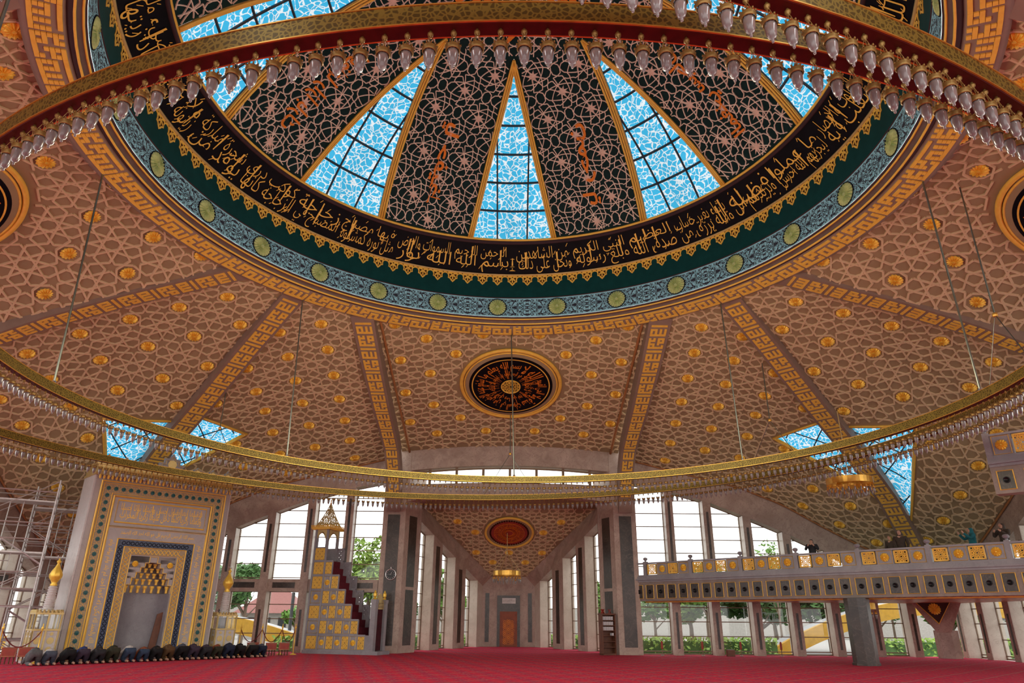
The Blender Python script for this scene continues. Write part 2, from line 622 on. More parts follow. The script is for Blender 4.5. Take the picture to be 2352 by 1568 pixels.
def text_mesh(t, size=1.0, arabic=True, res=2, off=0.0):
    cu = bpy.data.curves.new('lettering_tmp', 'FONT')
    cu.body = shape_arabic(t) if arabic else t
    cu.size = size
    cu.resolution_u = res
    cu.offset = off
    ob = bpy.data.objects.new('lettering_tmp', cu)
    COL.objects.link(ob)
    bpy.context.view_layer.update()
    me = ob.to_mesh()
    V = [(v.co.x, v.co.y) for v in me.vertices]
    F = [tuple(p.vertices) for p in me.polygons]
    ob.to_mesh_clear()
    bpy.data.objects.remove(ob)
    bpy.data.curves.remove(cu)
    return V, F
def text_on(mb, t, fn, width=None, height=None, arabic=True, mi=0, res=2, off=0.0):
    """lay the text on fn(s, h): s from 0 (left) to width, h from 0 to height"""
    V, F = text_mesh(t, 1.0, arabic, res, off)
    xs = [v[0] for v in V]
    ys = [v[1] for v in V]
    x0, x1, y0, y1 = min(xs), max(xs), min(ys), max(ys)
    kx = width / (x1 - x0)
    ky = height / (y1 - y0) if height else kx
    mb.add([fn((x - x0) * kx, (y - y0) * ky) for x, y in V], F, mi)
# square Kufic letter blocks, 7 cells wide, read from the top row
KUFIC_A = ['###.#.#', '#.#.#.#', '#.#.#.#', '#######']
KUFIC_M = ['#.#.###', '###.#.#', '#...###', '###.#..', '#.#...#', '#######']
def kufic_runs(rows):
    out = []
    for r_, row in enumerate(rows):
        c = 0
        while c < len(row):
            if row[c] == '#':
                e = c
                while e < len(row) and row[e] == '#':
                    e += 1
                out.append((c, r_, e, r_ + 1))
                c = e
            else:
                c += 1
    return out
def relief(mb, u0, v0, u1, v1, fn, h, mi=0):
    """raised block over the rectangle (u0..u1, v0..v1); fn(u, v, height)"""
    P = [fn(u0, v0, 0), fn(u1, v0, 0), fn(u1, v1, 0), fn(u0, v1, 0), fn(u0, v0, h), fn(u1, v0, h), fn(u1, v1, h), fn(u0, v1, h)]
    mb.add(P, [(4, 5, 6, 7), (0, 1, 5, 4), (1, 2, 6, 5), (2, 3, 7, 6), (3, 0, 4, 7)], mi)
def strip(mb, pts, nrm, w, t, mi=0):
    """a strap of width w and relief t along pts, standing off the surface along the normals nrm"""
    n = len(pts)
    V = []
    for i in range(n):
        d = (pts[min(i + 1, n - 1)] - pts[max(i - 1, 0)])
        if d.length < 1e-9:
            d = Vector((1, 0, 0))
        sd = d.normalized().cross(nrm[i]).normalized() * (w / 2)
        p = pts[i]
        q = p + nrm[i] * t
        V += [p - sd, q - sd * 0.72, q + sd * 0.72, p + sd]
    F = []
    for i in range(n - 1):
        a, b_ = i * 4, i * 4 + 4
        F += [(a, a + 1, b_ + 1, b_), (a + 1, a + 2, b_ + 2, b_ + 1), (a + 2, a + 3, b_ + 3, b_ + 2)]
    F += [(0, 3, 2, 1), ((n - 1) * 4, (n - 1) * 4 + 1, (n - 1) * 4 + 2, (n - 1) * 4 + 3)]
    mb.add(V, F, mi)
# the star-and-octagon strapwork of the ceilings, in units of the rosette-to-star distance
def star_pattern(i0, i1, j0, j1, d=0.19, e=0.29):
    segs = []
    s2 = math.sqrt(.5)
    yv = e + .414 * d
    t_end = None
    for i in range(i0, i1 + 1):
        for j in range(j0, j1 + 1):
            if (i + j) % 2 == 0:
                for k in range(4):
                    a = k * PI / 2
                    for sg in (-1, 1):
                        P = [(-sg * e * s2, e * s2), (0, e), (sg * d, yv)]
                        segs.append([(i + x * math.cos(a) - y * math.sin(a), j + x * math.sin(a) + y * math.cos(a)) for x, y in (P[0], P[2])])
            else:
                L = 1 - yv
                for k in range(2):
                    for sg in (-1, 1):
                        a = k * PI / 2
                        P = [(sg * d, -L), (sg * d, L)]
                        segs.append([(i + x * math.cos(a) - y * math.sin(a), j + x * math.sin(a) + y * math.cos(a)) for x, y in P])
                V2 = (.295 + .0, .436)   # relative to the octagon centre below-left; here rebuilt around this star
                l2 = .705 * 0.83
                for k in range(2):
                    for sg in (-1, 1):
                        a = PI / 4 + k * PI / 2
                        P = [(sg * d, -l2), (sg * d, l2)]
                        segs.append([(i + x * math.cos(a) - y * math.sin(a), j + x * math.sin(a) + y * math.cos(a)) for x, y in P])
                # short bars that cross at the middle between two stars
                for k in range(4):
                    a = PI / 4 + k * PI / 2
                    for sg in (-1, 1):
                        P = [(sg * d, l2), (0, s2), ]
                        segs.append([(i + x * math.cos(a) - y * math.sin(a), j + x * math.sin(a) + y * math.cos(a)) for x, y in P])
    return segs
# ================================================================== the setting
S_FAR = 23.3
# floor
mb = MB()
mb.add([(-45, -28, 0), (45, -28, 0), (45, 36, 0), (-45, 36, 0)], [(0, 1, 2, 3)])
fl = mb.obj('floor', 'carpet')
# trim the carpet to the hall: square hall plus the far wing
fl.data.clear_geometry()
hall = [(-22.9, -24), (22.9, -24), (22.9, 21.2), (6.3, 21.2), (6.3, 23.2), (2.6, 31.4), (-2.6, 31.4), (-6.3, 23.2), (-6.3, 21.2), (-22.9, 21.2)]
fl.data.from_pydata([(x, y, 0) for x, y in hall] + [(x, y, -.3) for x, y in hall], [],
                    [tuple(range(10))] + [(i, i + 10, (i + 1) % 10 + 10, (i + 1) % 10) for i in range(10)])
struct(fl, 'red patterned prayer carpet covering the hall floor', 'floor')

# ---------------------------------------------------------------- drum and dome (drawn at 1:1.2, enlarged below)
BEFORE = set(COL.objects)
ZB, RB, RISE = 14.88, 8.37, 4.0
RS = (RB * RB + RISE * RISE) / (2 * RISE)
ZC = ZB + RISE - RS
def lathe_obj(name, prof, mat, label, parent=None, seg=128):
    o = MB().lathe(prof, seg=seg, cap=False).obj(name, mat, parent, True)
    if parent is None:
        struct(o, label, 'trim')
    return o
kuf = lathe_obj('trim_1', [(11.0, 12.3), (10.36, 12.05), (10.34, 11.78), (10.25, 11.75), (9.63, 11.86), (9.60, 11.92)], 'kufic_stone',
                'stone ring band below the drum carrying square gold lettering')
def kufmap(u, v, h):
    # u metres along the ring (from right to left as seen inside), v from the outer edge inwards
    r_ = 10.20 - v * 0.985
    z_ = 11.765 + v * 0.17
    a = u / 9.93
    return (r_ * math.cos(a), r_ * math.sin(a), z_ - h)
mb = MB()
NPAIR = 40
PER = 2 * PI * 9.93 / NPAIR
cw, ch = 0.102, 0.094
RING_A = ['#######', '.......', '###.#.#', '#.#.#.#', '#.#.#.#', '#######']
for k in range(NPAIR):
    for rows, off in ((RING_A, 0.0), (KUFIC_M, PER / 2)):
        u0 = k * PER + off
        for (c0, r0, c1, r1) in kufic_runs(rows):
            # column 0 is on the left of the block, the left is towards larger angles
            ua, ub = u0 + (7 - c1) * cw, u0 + (7 - c0) * cw
            sh = 0.06 if (rows is RING_A and r0 == 0) else 0
            va, vb = 0.57 - r1 * ch, 0.57 - r0 * ch
            n_ = max(1, int((c1 - c0) / 3))
            for q in range(n_):
                relief(mb, ua + (ub - ua) * q / n_ + sh, va + .012, ua + (ub - ua) * (q + 1) / n_ + sh, vb - (.012 if False else 0), kufmap, 0.035)
mb.obj('kufic_lettering', 'gold_leaf', kuf)
lathe_obj('trim_2', [(9.60, 11.92), (9.52, 11.84), (9.46, 11.86), (9.44, 11.90)], 'moulding_purple', 'dark moulding at the inner edge of the lettered ring')
def torus_ring(r_, z_, t, mat, label, i):
    o = MB().tube([(r_ * math.cos(2 * PI * k / 128), r_ * math.sin(2 * PI * k / 128), z_) for k in range(128)], t, 6, closed=True).obj('trim_%d' % i, mat, None, True)
    struct(o, label, 'trim')
torus_ring(9.46, 11.88, .032, 'gold_leaf', 'outer thin gold line of the drum moulding', 3)
lathe_obj('trim_4', [(9.44, 11.90), (9.40, 12.0), (9.37, 12.0), (9.345, 12.02)], 'moulding_brown', 'brown moulding between two thin gold lines of the drum')
torus_ring(9.34, 12.02, .028, 'gold_leaf', 'inner thin gold line of the drum moulding', 5)
lathe_obj('trim_6', [(9.345, 12.02), (9.31, 12.06), (9.285, 12.09)], 'moulding_purple', 'narrow dark line under the turquoise band')
# turquoise band with its UV map in bays of 360/26 degrees
mb = MB()
SEG = 26 * 6
A0 = R(93.3)
for k in range(SEG + 1):
    a = A0 + 2 * PI * k / SEG
    mb.v += [(9.28 * math.cos(a), 9.28 * math.sin(a), 12.09), (9.28 * math.cos(a), 9.28 * math.sin(a), 12.86)]
for k in range(SEG):
    mb.f.append((2 * k, 2 * k + 2, 2 * k + 3, 2 * k + 1))
    mb.m.append(0)
blue = mb.obj('trim_7', 'arabesque_blue')
uvl = blue.data.uv_layers.new(name='UVMap')
for p in blue.data.polygons:
    for li in p.loop_indices:
        vi = blue.data.loops[li].vertex_index
        uvl.data[li].uv = ((vi // 2) / 6.0, (vi % 2) * 1.0)
struct(blue, 'turquoise drum band with dark arabesque scrolls', 'trim')
def rosette_mesh(name, mat, rad=0.28, petals=16, h=0.07):
    mb = MB()
    n = petals * 4
    prof = [(0.0, h * .9), (.16, h * 1.0), (.24, h * .55), (.42, h * .8), (.72, h * .75), (.93, h * .4), (1.0, 0)]
    V = []
    for (r_, z_) in prof:
        for k in range(n):
            a = 2 * PI * k / n
            c_ = math.cos(a * petals)
            rr = r_ * (1 + (.07 * c_ if r_ > .5 else 0))
            zz = z_ * (1 + (.45 * c_ if r_ > .2 else 0))
            V.append((rr * rad * math.cos(a), rr * rad * math.sin(a), max(0, zz)))
    F = []
    for i in range(len(prof) - 1):
        for k in range(n):
            F.append((i * n + k, i * n + (k + 1) % n, (i + 1) * n + (k + 1) % n, (i + 1) * n + k))
    mb.add(V, F)
    return mb.mesh(name, mat, False)
def frame_from_normal(p, nrm, up=None):
    z = nrm.normalized()
    x = (up.cross(z) if up is not None else z.orthogonal()).normalized()
    y = z.cross(x)
    M = Matrix((x, y, z)).transposed().to_4x4()
    M.translation = p
    return M
med_me = rosette_mesh('drum_rosette', 'medallion_green', 0.31, 20, 0.06)
rim_me = MB().tube([(.335 * math.cos(2 * PI * k / 32), .335 * math.sin(2 * PI * k / 32), 0.004) for k in range(32)], .016, 5, closed=True)
rim_me = rim_me.mesh('rosette_border', 'band_black')
for k in range(26):
    a = A0 + 2 * PI * k / 26
    c_ = Vector((math.cos(a), math.sin(a), 0))
    M = frame_from_normal(c_ * 9.272 + Vector((0, 0, 12.475)), -c_, Vector((0, 0, 1)))
    o = link_obj('drum_rosette', med_me, blue, M=M)
    o['group'] = 'green rosettes of the turquoise band'
    link_obj('rosette_border', rim_me, o)
torus_ring(9.275, 12.87, .02, 'moulding_purple', 'purple line above the turquoise band', 8)
green = lathe_obj('trim_9', [(9.28, 12.87), (9.28, 13.80)], 'band_green', 'dark green drum band under the gold fringe')
# gold lambrequin fringe hanging under the black band: 102 leaves, each with pierced dark fields
def wallmap(rad, a0_, z0_):
    def fn(x, y, h):
        a = a0_ - x / rad
        return ((rad - h) * math.cos(a), (rad - h) * math.sin(a), z0_ + y)
    return fn
NFR = 102
mbg = MB()
mbd = MB()
leaf = [(-.285, 0), (-.285, -.055), (-.21, -.075), (-.175, -.16), (-.185, -.255), (-.11, -.285), (-.075, -.345), (0, -.42),
        (.075, -.345), (.11, -.285), (.185, -.255), (.175, -.16), (.21, -.075), (.285, -.055), (.285, 0)]
holes = [[(-.10, -.24), (-.02, -.18), (-.03, -.31)], [(.10, -.24), (.03, -.31), (.02, -.18)], [(-.14, -.08), (-.04, -.10), (-.13, -.19)],
         [(.14, -.08), (.13, -.19), (.04, -.10)], [(-.045, -.035), (.045, -.035), (0, -.10)], [(-.24, -.012), (-.17, -.012), (-.2, -.05)], [(.24, -.012), (.2, -.05), (.17, -.012)],
         [(-.03, -.30), (.03, -.30), (0, -.36)], [(-.15, -.20), (-.115, -.17), (-.12, -.25)], [(.15, -.20), (.12, -.25), (.115, -.17)]]
for k in range(NFR):
    fn = wallmap(9.28, 2 * PI * k / NFR + R(93.39), 13.80)
    n = len(leaf)
    mbg.add([fn(x, y, .004) for x, y in leaf] + [fn(x, y, .018) for x, y in leaf],
            [tuple(range(n, 2 * n))] + [(i, (i + 1) % n, n + (i + 1) % n, n + i) for i in range(n)])
    for hl in holes:
        mbd.add([fn(x, y, .021) for x, y in hl], [(0, 1, 2)])
fr = mbg.obj('fringe', 'gold_leaf', green)
mbd.obj('fringe_fields', 'fringe_dark', fr)
lathe_obj('trim_10', [(9.28, 13.80), (9.21, 13.80), (9.20, 13.84), (9.27, 13.87)], 'gold_pale', 'gold fillet between green band and black band')
black = lathe_obj('trim_11', [(9.27, 13.87), (8.44, 14.69)], 'band_black', 'black drum band carrying a long gold inscription')
def bandmap(a_c):
    # s metres from the left end towards the right as seen from inside, h from the lower edge up the slope
    def fn(s_, h_):
        t = h_ / 1.167
        r_ = 9.27 + (8.44 - 9.27) * t - .02
        z_ = 13.87 + .82 * t - .02
        a = a_c - s_ / 8.86
        return (r_ * math.cos(a), r_ * math.sin(a), z_)
    return fn
VERSE_L = ['بسم الله الرحمن الرحيم', 'الله نور السموات والارض', 'مثل نوره كمشكوة فيها مصباح', 'المصباح في زجاجة', 'الزجاجة كانها كوكب دري', 'يوقد من شجرة مباركة', 'زيتونة لا شرقية ولا غربية', 'يكاد زيتها يضيء ولو', 'لم تمسسه نار', 'نور على نور يهدي', 'الله لنوره من يشاء', 'ويضرب الله الامثال', 'للناس والله بكل', 'شيء عليم في بيوت']
VERSE_R = ['ونحن على ذلك من الشاهدين', 'وبلغ رسوله النبي الكريم', 'صدق الله العظيم', 'والله يرزق من يشاء بغير حساب', 'ويزيدهم من فضله', 'ليجزيهم الله احسن ما عملوا', 'تتقلب فيه القلوب والابصار', 'يخافون يوما', 'ذكر الله واقام الصلاة', 'وايتاء الزكاة رجال', 'لا تلهيهم تجارة', 'ولا بيع عن ذكر', 'يسبح له فيها بالغدو', 'والاصال رجال']
mb = MB()
rnd = random.Random(4)
def lay(words, a_start, direction):
    # each phrase is stacked in two rows, as in the photo
    a = a_start
    for ph in words:
        w_ = ph.split(' ')
        half = (len(w_) + 1) // 2
        rows = [' '.join(w_[:half]), ' '.join(w_[half:])] if len(w_) > 2 else [ph]
        L_ = 2.15 if len(w_) > 3 else 1.75
        ac = a if direction > 0 else a
        left = a + L_ / 8.86 if direction > 0 else a
        f_ = bandmap(left)
        if len(rows) == 2:
            text_on(mb, rows[0], lambda s_, h_: f_(s_ + L_ * .06, h_ + .06), L_ * .92, .66, off=-.010)
            text_on(mb, rows[1], lambda s_, h_: f_(s_ + L_ * .02, h_ + .48), L_ * .92, .60, off=-.010)
        else:
            text_on(mb, rows[0], lambda s_, h_: f_(s_ + L_ * .05, h_ + .18), L_ * .9, .78, off=.012)
        for q in range(11):
            s0, h0 = rnd.uniform(.05, L_ - .1), rnd.uniform(.1, 1.05)
            l_ = rnd.uniform(.05, .16)
            mb.add([f_(s0, h0), f_(s0 + .025, h0), f_(s0 + l_ * .6 + .025, h0 + l_), f_(s0 + l_ * .6, h0 + l_)], [(0, 1, 2, 3)])
        for q in range(2):
            # tall upright strokes of the script
            s0, h0 = rnd.uniform(.1, L_ - .1), rnd.uniform(.22, .45)
            mb.add([f_(s0, h0), f_(s0 + .03, h0), f_(s0 + .055, h0 + .62), f_(s0 - .015, h0 + .60)], [(0, 1, 2, 3)])
        a += direction * (L_ + .03) / 8.86
lay(VERSE_L, R(90.6), 1)
a_r = R(89.2)
lay(VERSE_R, a_r, -1)
# the small upright ornament that parts the end of the text from its beginning
f_ = bandmap(R(89.9))
for s0, h0, w0, h1 in ((-.03, .35, .06, .75), (-.09, .6, .18, .06), (-.10, .30, .20, .05), (-.12, .14, .24, .09), (-.02, .2, .04, .15)):
    mb.add([f_(s0, h0), f_(s0 + w0, h0), f_(s0 + w0 * .7, h0 + h1 * .4), f_(s0 + w0 * .3, h0 + h1 * .4)], [(0, 1, 2, 3)])
mb.obj('inscription', 'gold_leaf', black)
lathe_obj('trim_12', [(8.44, 14.69), (8.38, 14.66), (8.34, 14.74), (8.40, 14.86)], 'moulding_purple', 'brown fillet at the foot of the dome')
torus_ring(8.37, 14.84, .05, 'gold_leaf', 'gold ring at the foot of the dome', 13)

def sph(rho, az, dz=0.0):
    """point of the dome at arc length rho from the crown, azimuth az; dz metres inside the shell"""
    p = rho / RS
    return Vector(((RS - dz) * math.sin(p) * math.cos(az), (RS - dz) * math.sin(p) * math.sin(az), ZC + (RS - dz) * math.cos(p)))
RHO_B = RS * math.asin(RB / RS)
RHO_TIP = RS * math.asin(3.0 / RS)
RHO_G = RS * math.asin(3.55 / RS)
HW = R(11.2)
def win_hw(rho, tip=RHO_TIP, hw=HW):
    # half-width in metres of a window at rho
    full = RS * math.sin(RHO_B / RS) * math.sin(hw)
    return full * max(0.0, (rho - tip) / (RHO_B - tip))
def win_pt(rho, x, az, dz=0.0):
    r_ = RS * math.sin(rho / RS)
    return sph(rho, az + math.asin(max(-1, min(1, x / r_))), dz)
frame_label = 'sky-blue printed glass dome window'
DW_LAB = {90: 'central dome window of blue printed glass above the far bay', 45: 'dome window of blue printed glass right of the central one', 135: 'dome window of blue printed glass left of the central one',
          0: 'rightmost dome window of blue printed glass behind the chandelier ring', 180: 'leftmost dome window of blue printed glass behind the chandelier ring', 225: 'blue dome window nearest the viewer on the left', 270: 'blue dome window overhead of the viewer', 315: 'blue dome window nearest the viewer on the right'}
for wi, azd in enumerate((90, 45, 135, 0, 180, 225, 270, 315)):
    az = R(azd)
    # gilded frame: three stepped fillets along both edges
    mb = MB()
    for (t_, dz_, w_) in ((0.0, .10, .035), (.075, .07, .03), (.14, .05, .022)):
        for sg in (-1, 1):
            pts = []
            for k in range(15):
                rho = RHO_TIP + (RHO_B - RHO_TIP) * k / 14
                x = sg * max(0, win_hw(rho) + .02 - t_ * (1 if k else 0))
                pts.append(win_pt(rho, x, az, dz_))
            mb.tube(pts, w_, 5)
    fo = mb.obj('window_%d' % (wi + 1), 'gold_leaf', None, True)
    struct(fo, DW_LAB[azd], 'window')
    # dark backing between the frame and the glass
    tipg = RHO_G - .12
    mbb = MB()
    for sg in (-1, 1):
        V = []
        for k in range(15):
            rho = RHO_TIP + .05 + (RHO_B - RHO_TIP - .05) * k / 14
            xo = win_hw(rho) + .03
            xi = max(0, win_hw(rho) - .17)
            V += [win_pt(rho, sg * xo, az, .03), win_pt(rho, sg * xi, az, .03)]
        mbb.add(V, [(2 * k, 2 * k + 1, 2 * k + 3, 2 * k + 2) if sg > 0 else (2 * k, 2 * k + 2, 2 * k + 3, 2 * k + 1) for k in range(14)])
    mbb.obj('frame_lining', 'gold_pale', fo)
    # glass
    V, F, UV = [], [], []
    nr = 18
    for k in range(nr + 1):
        rho = RHO_TIP + .35 + (RHO_B - RHO_TIP - .35) * k / nr
        hw_ = max(.02, win_hw(rho) - .14)
        for q in range(7):
            x = hw_ * (q / 3 - 1)
            V.append(win_pt(rho, x, az, -.06))
            UV.append((x, rho))
    for k in range(nr):
        for q in range(6):
            F.append((k * 7 + q, k * 7 + q + 1, k * 7 + q + 8, k * 7 + q + 7))
    g_ = MB().add(V, F).obj('pane', 'printed_glass', fo)
    ul = g_.data.uv_layers.new(name='UVMap')
    for p in g_.data.polygons:
        for li in p.loop_indices:
            ul.data[li].uv = UV[g_.data.loops[li].vertex_index]
    # glazing bars
    mb = MB()
    rows = [RHO_B - 1.045 * k for k in range(1, 7)]
    for rho in rows:
        hw_ = win_hw(rho) - .12
        if hw_ > .05:
            mb.tube([win_pt(rho, hw_ * (q / 4 - 1), az, -.02) for q in range(9)], .042, 4)
    for x, k1 in ((-.56, 3.9), (.56, 3.9)):
        mb.tube([win_pt(RHO_B - 1.045 * k1 * q / 8, x, az, -.02) for q in range(9)], .038, 4)
    for sg in (-1, 1):
        mb.tube([win_pt(RHO_TIP + .3 + (RHO_B - RHO_TIP - .3) * q / 10, sg * max(0, win_hw(RHO_TIP + .3 + (RHO_B - RHO_TIP - .3) * q / 10) - .15), az, -.02) for q in range(11)], .03, 4)
    mb.obj('glazing_bars', 'mullion', fo)
    mb = MB()
    mb.tube([win_pt(RHO_B - (RHO_B - RHO_TIP - .4) * q / 8, 0.02, az, -.45) for q in range(9)], .055, 5)
    mb.obj('outer_rib', 'mullion', fo)
# green dome panels between the windows, and the crown
def dome_patch(az0, az1, rho0, rho1, nx, ny, inset=0):
    V, F = [], []
    for j in range(ny + 1):
        rho = rho0 + (rho1 - rho0) * j / ny
        for i in range(nx + 1):
            az = az0 + (az1 - az0) * i / nx
            V.append(sph(rho, az))
    for j in range(ny):
        for i in range(nx):
            F.append((j * (nx + 1) + i, j * (nx + 1) + i + 1, (j + 1) * (nx + 1) + i + 1, (j + 1) * (nx + 1) + i))
    return V, F
dome_segs = star_pattern(-12, 12, -3, 16, .20, .24)
star_pos = [(i, j) for i in range(-12, 13) for j in range(-3, 17) if (i + j) % 2]
DU = 0.80
star_me = None
def star_mesh():
    mb = MB()
    V = [(0, 0, .06)]
    for k in range(16):
        a = PI * k / 8
        r_ = .25 if k % 2 == 0 else .095
        V.append((r_ * math.cos(a), r_ * math.sin(a), .035 if k % 2 == 0 else .0))
    mb.add(V, [(0, k + 1, (k + 1) % 16 + 1) for k in range(16)])
    return mb.mesh('dome_star', 'dome_star')
star_me = star_mesh()
DP_LAB = {67.5: 'dark green dome panel right of the central window', 112.5: 'dark green dome panel left of the central window', 22.5: 'dark green dome panel between the two right dome windows', 157.5: 'dark green dome panel between the two left dome windows',
          202.5: 'dark green dome panel at the upper left of the ring', 337.5: 'dark green dome panel at the upper right of the ring', 247.5: 'dark green dome panel over the viewer on the left', 292.5: 'dark green dome panel over the viewer on the right'}
WORDS = {112.5: 'يا حفيظ', 67.5: 'يا رحمن', 157.5: 'لافظها رازا بارك', 22.5: 'المغني سبحان', 202.5: 'القدوس', 337.5: 'السلام'}
for azd in (67.5, 112.5, 22.5, 157.5, 202.5, 337.5, 247.5, 292.5):
    azc = R(azd)
    # shell between the edges of the two neighbouring windows
    V, F = [], []
    ny, nx = 16, 10
    def edge(rho, sg):
        # angle from panel centre to the window edge
        r_ = RS * math.sin(rho / RS)
        return sg * (R(22.5) - math.asin(min(1, (win_hw(rho)) / r_)))
    for j in range(ny + 1):
        rho = RHO_TIP * .999 + (RHO_B - RHO_TIP) * j / ny
        e0, e1 = edge(rho, -1), edge(rho, 1)
        for i in range(nx + 1):
            V.append(sph(rho, azc + e0 + (e1 - e0) * i / nx))
    for j in range(ny):
        for i in range(nx):
            F.append((j * (nx + 1) + i, j * (nx + 1) + i + 1, (j + 1) * (nx + 1) + i + 1, (j + 1) * (nx + 1) + i))
    po = MB().add(V, F).obj('ceiling', 'dome_green', None, True)
    struct(po, DP_LAB[azd] + ' with pale interlaced strapwork', 'ceiling')
    if azd in (247.5, 292.5):
        continue
    # strapwork, bent into arcs
    mb = MB()
    def inside(x, y):
        rho = math.hypot(x, y)
        if rho < RHO_TIP or rho > RHO_B - .05 or y < 0:
            return False
        e1 = edge(rho, 1)
        return abs(math.atan2(x, y)) < e1 - .03 / max(.5, rho)
    off = 8.0
    for (p, q) in dome_segs:
        a = Vector(p)
        b_ = Vector(q)
        if max(abs(a.x), abs(b_.x)) * DU > 4 or min(a.y, b_.y) * DU > RHO_B:
            continue
        dd = b_ - a
        L_ = dd.length
        nn = Vector((-dd.y, dd.x)) / max(1e-6, L_)
        sgn = 1 if int(round(a.x * 7 + a.y * 3)) % 2 else -1
        run = []
        ns = max(3, int(L_ * 7))
        for s_ in range(ns + 1):
            t = s_ / ns
            pt = a.lerp(b_, t) + nn * (sgn * .10 * L_ * 4 * t * (1 - t))
            x, y = pt.x * DU, (pt.y + .5) * DU
            if inside(x, y):
                rho = math.hypot(x, y)
                run.append(sph(rho, azc - math.atan2(x, y), 0.0))
            else:
                if len(run) > 1:
                    strip(mb, run, [-(v - Vector((0, 0, ZC))).normalized() for v in run], .034, .03)
                run = []
        if len(run) > 1:
            strip(mb, run, [-(v - Vector((0, 0, ZC))).normalized() for v in run], .034, .03)
    mb.obj('strapwork', 'dome_strap', po)
    for (i, j) in star_pos:
        x, y = i * DU, (j + .5) * DU
        if abs(x) < 4 and y > 0 and inside(x * 1.12, y) and inside(x, y + .22) and inside(x, y - .2):
            rho = math.hypot(x, y)
            p_ = sph(rho, azc - math.atan2(x, y), .01)
            o = link_obj('dome_star', star_me, po, M=frame_from_normal(p_, (Vector((0, 0, ZC)) - p_)))
            o['group'] = 'raised stars of the dome panels'
    if azd in WORDS:
        mb = MB()
        Lw, Hw = (3.0, .72) if azd in (112.5, 67.5) else (3.4, .8)
        def fn(s_, h_):
            if azd > 90:
                # reads down the panel, tops towards its right edge
                x, y = -.40 + h_, (RHO_B - 1.0 - s_)
            else:
                x, y = .40 - h_, RHO_B - 1.0 - Lw + s_
            rho = math.hypot(x, y)
            return sph(rho, azc - math.atan2(x, y), .06)
        text_on(mb, WORDS[azd], fn, Lw, Hw, off=.02)
        mb.obj('inscription', 'letter_orange', po)
# crown of the dome
V, F = [], []
ny, nx = 8, 64
for j in range(ny + 1):
    for i in range(nx):
        V.append(sph(.05 + (RHO_TIP - .05) * j / ny, 2 * PI * i / nx))
for j in range(ny):
    for i in range(nx):
        F.append((j * nx + i, j * nx + (i + 1) % nx, (j + 1) * nx + (i + 1) % nx, (j + 1) * nx + i))
F.append(tuple(range(nx)))
cro = MB().add(V, F).obj('ceiling', 'dome_green', None, True)
struct(cro, 'dark green crown of the dome with large orange calligraphy', 'ceiling')
mb = MB()
mbt = MB()
for (p, q) in dome_segs:
    for (a, b_) in (((p[0], p[1] - 7), (q[0], q[1] - 7)),):
        run = []
        for s_ in range(5):
            t = s_ / 4
            x, y = (a[0] + (b_[0] - a[0]) * t) * DU, (a[1] + (b_[1] - a[1]) * t) * DU
            rho = math.hypot(x, y)
            if .02 < rho < RHO_TIP:
                run.append(sph(rho, math.atan2(y, x)))
        if len(run) > 1:
            strip(mb, run, [-(v - Vector((0, 0, ZC))).normalized() for v in run], .034, .03)
mb.obj('strapwork', 'dome_strap', cro)
for k in range(6):
    # six large calligraphic sweeps turning about the crown
    a0_ = R(60 * k + 62)
    pts = []
    for q in range(15):
        t = q / 14
        pts.append((1.0 + 1.75 * t ** .8, a0_ + 1.15 * t - .5 * t * t, .03 + .30 * math.sin(PI * min(1, t * 1.02)) ** 1.2))
    V = []
    for (r_, a, w_) in pts:
        V += [sph(r_ - w_ / 2, a, .07), sph(r_ + w_ / 2, a, .07)]
    mbt.add(V, [(2 * q, 2 * q + 1, 2 * q + 3, 2 * q + 2) for q in range(14)])
    def fn(s_, h_):
        return sph(1.1 + h_, a0_ + .75 - s_ / 2.0, .07)
    text_on(mbt, 'الله' if k % 2 else 'محمد', fn, 1.7, 1.2, off=.04)
mbt.obj('inscription', 'letter_orange', cro)

# enlarge drum and dome about the eye level of 1.55 m, baked into the meshes
GS, GT = 1.2, 1.55 - 1.2 * 1.55
done = set()
for o in [o for o in COL.objects if o not in BEFORE]:
    flat = o.matrix_basis == Matrix.Identity(4)
    if o.data.name not in done:
        done.add(o.data.name)
        o.data.transform(Matrix.Translation((0, 0, GT)) @ Matrix.Scale(GS, 4) if flat and o.name[:14] != 'rosette_border' else Matrix.Scale(GS, 4))
    if not flat:
        t = o.matrix_basis.translation * GS + Vector((0, 0, GT))
        mb_ = o.matrix_basis.copy()
        mb_.translation = t
        o.matrix_basis = mb_

# ---------------------------------------------------------------- vault panels
def make_grid(fn, n=36):
    V, F = [], []
    for j in range(n + 1):
        for i in range(n + 1):
            V.append(Vector(fn(i / n, j / n)))
    for j in range(n):
        for i in range(n):
            F.append((j * (n + 1) + i, j * (n + 1) + i + 1, (j + 1) * (n + 1) + i + 1, (j + 1) * (n + 1) + i))
    return V, F
D0 = [(7.0, 10.1, 14.05), (6.95, 12.7, 12.85), (6.85, 15.5, 11.55), (6.78, 17.5, 10.75), (6.7, 20.4, 9.75)]
D1 = [(8.9, 8.55, 14.1), (11.46, 10.81, 12.75), (13.9, 12.9, 11.0), (16.2, 14.95, 9.45), (18.5, 16.9, 7.5), (19.82, 18.05, 5.8), (21.3, 20.4, 3.85)]
EE = [(6.7, 20.4, 9.75), (9.24, 20.4, 9.11), (12.48, 20.4, 8.31), (14.71, 20.4, 7.4), (16.85, 20.4, 6.16), (18.54, 20.4, 5.29), (21.3, 20.4, 3.85)]
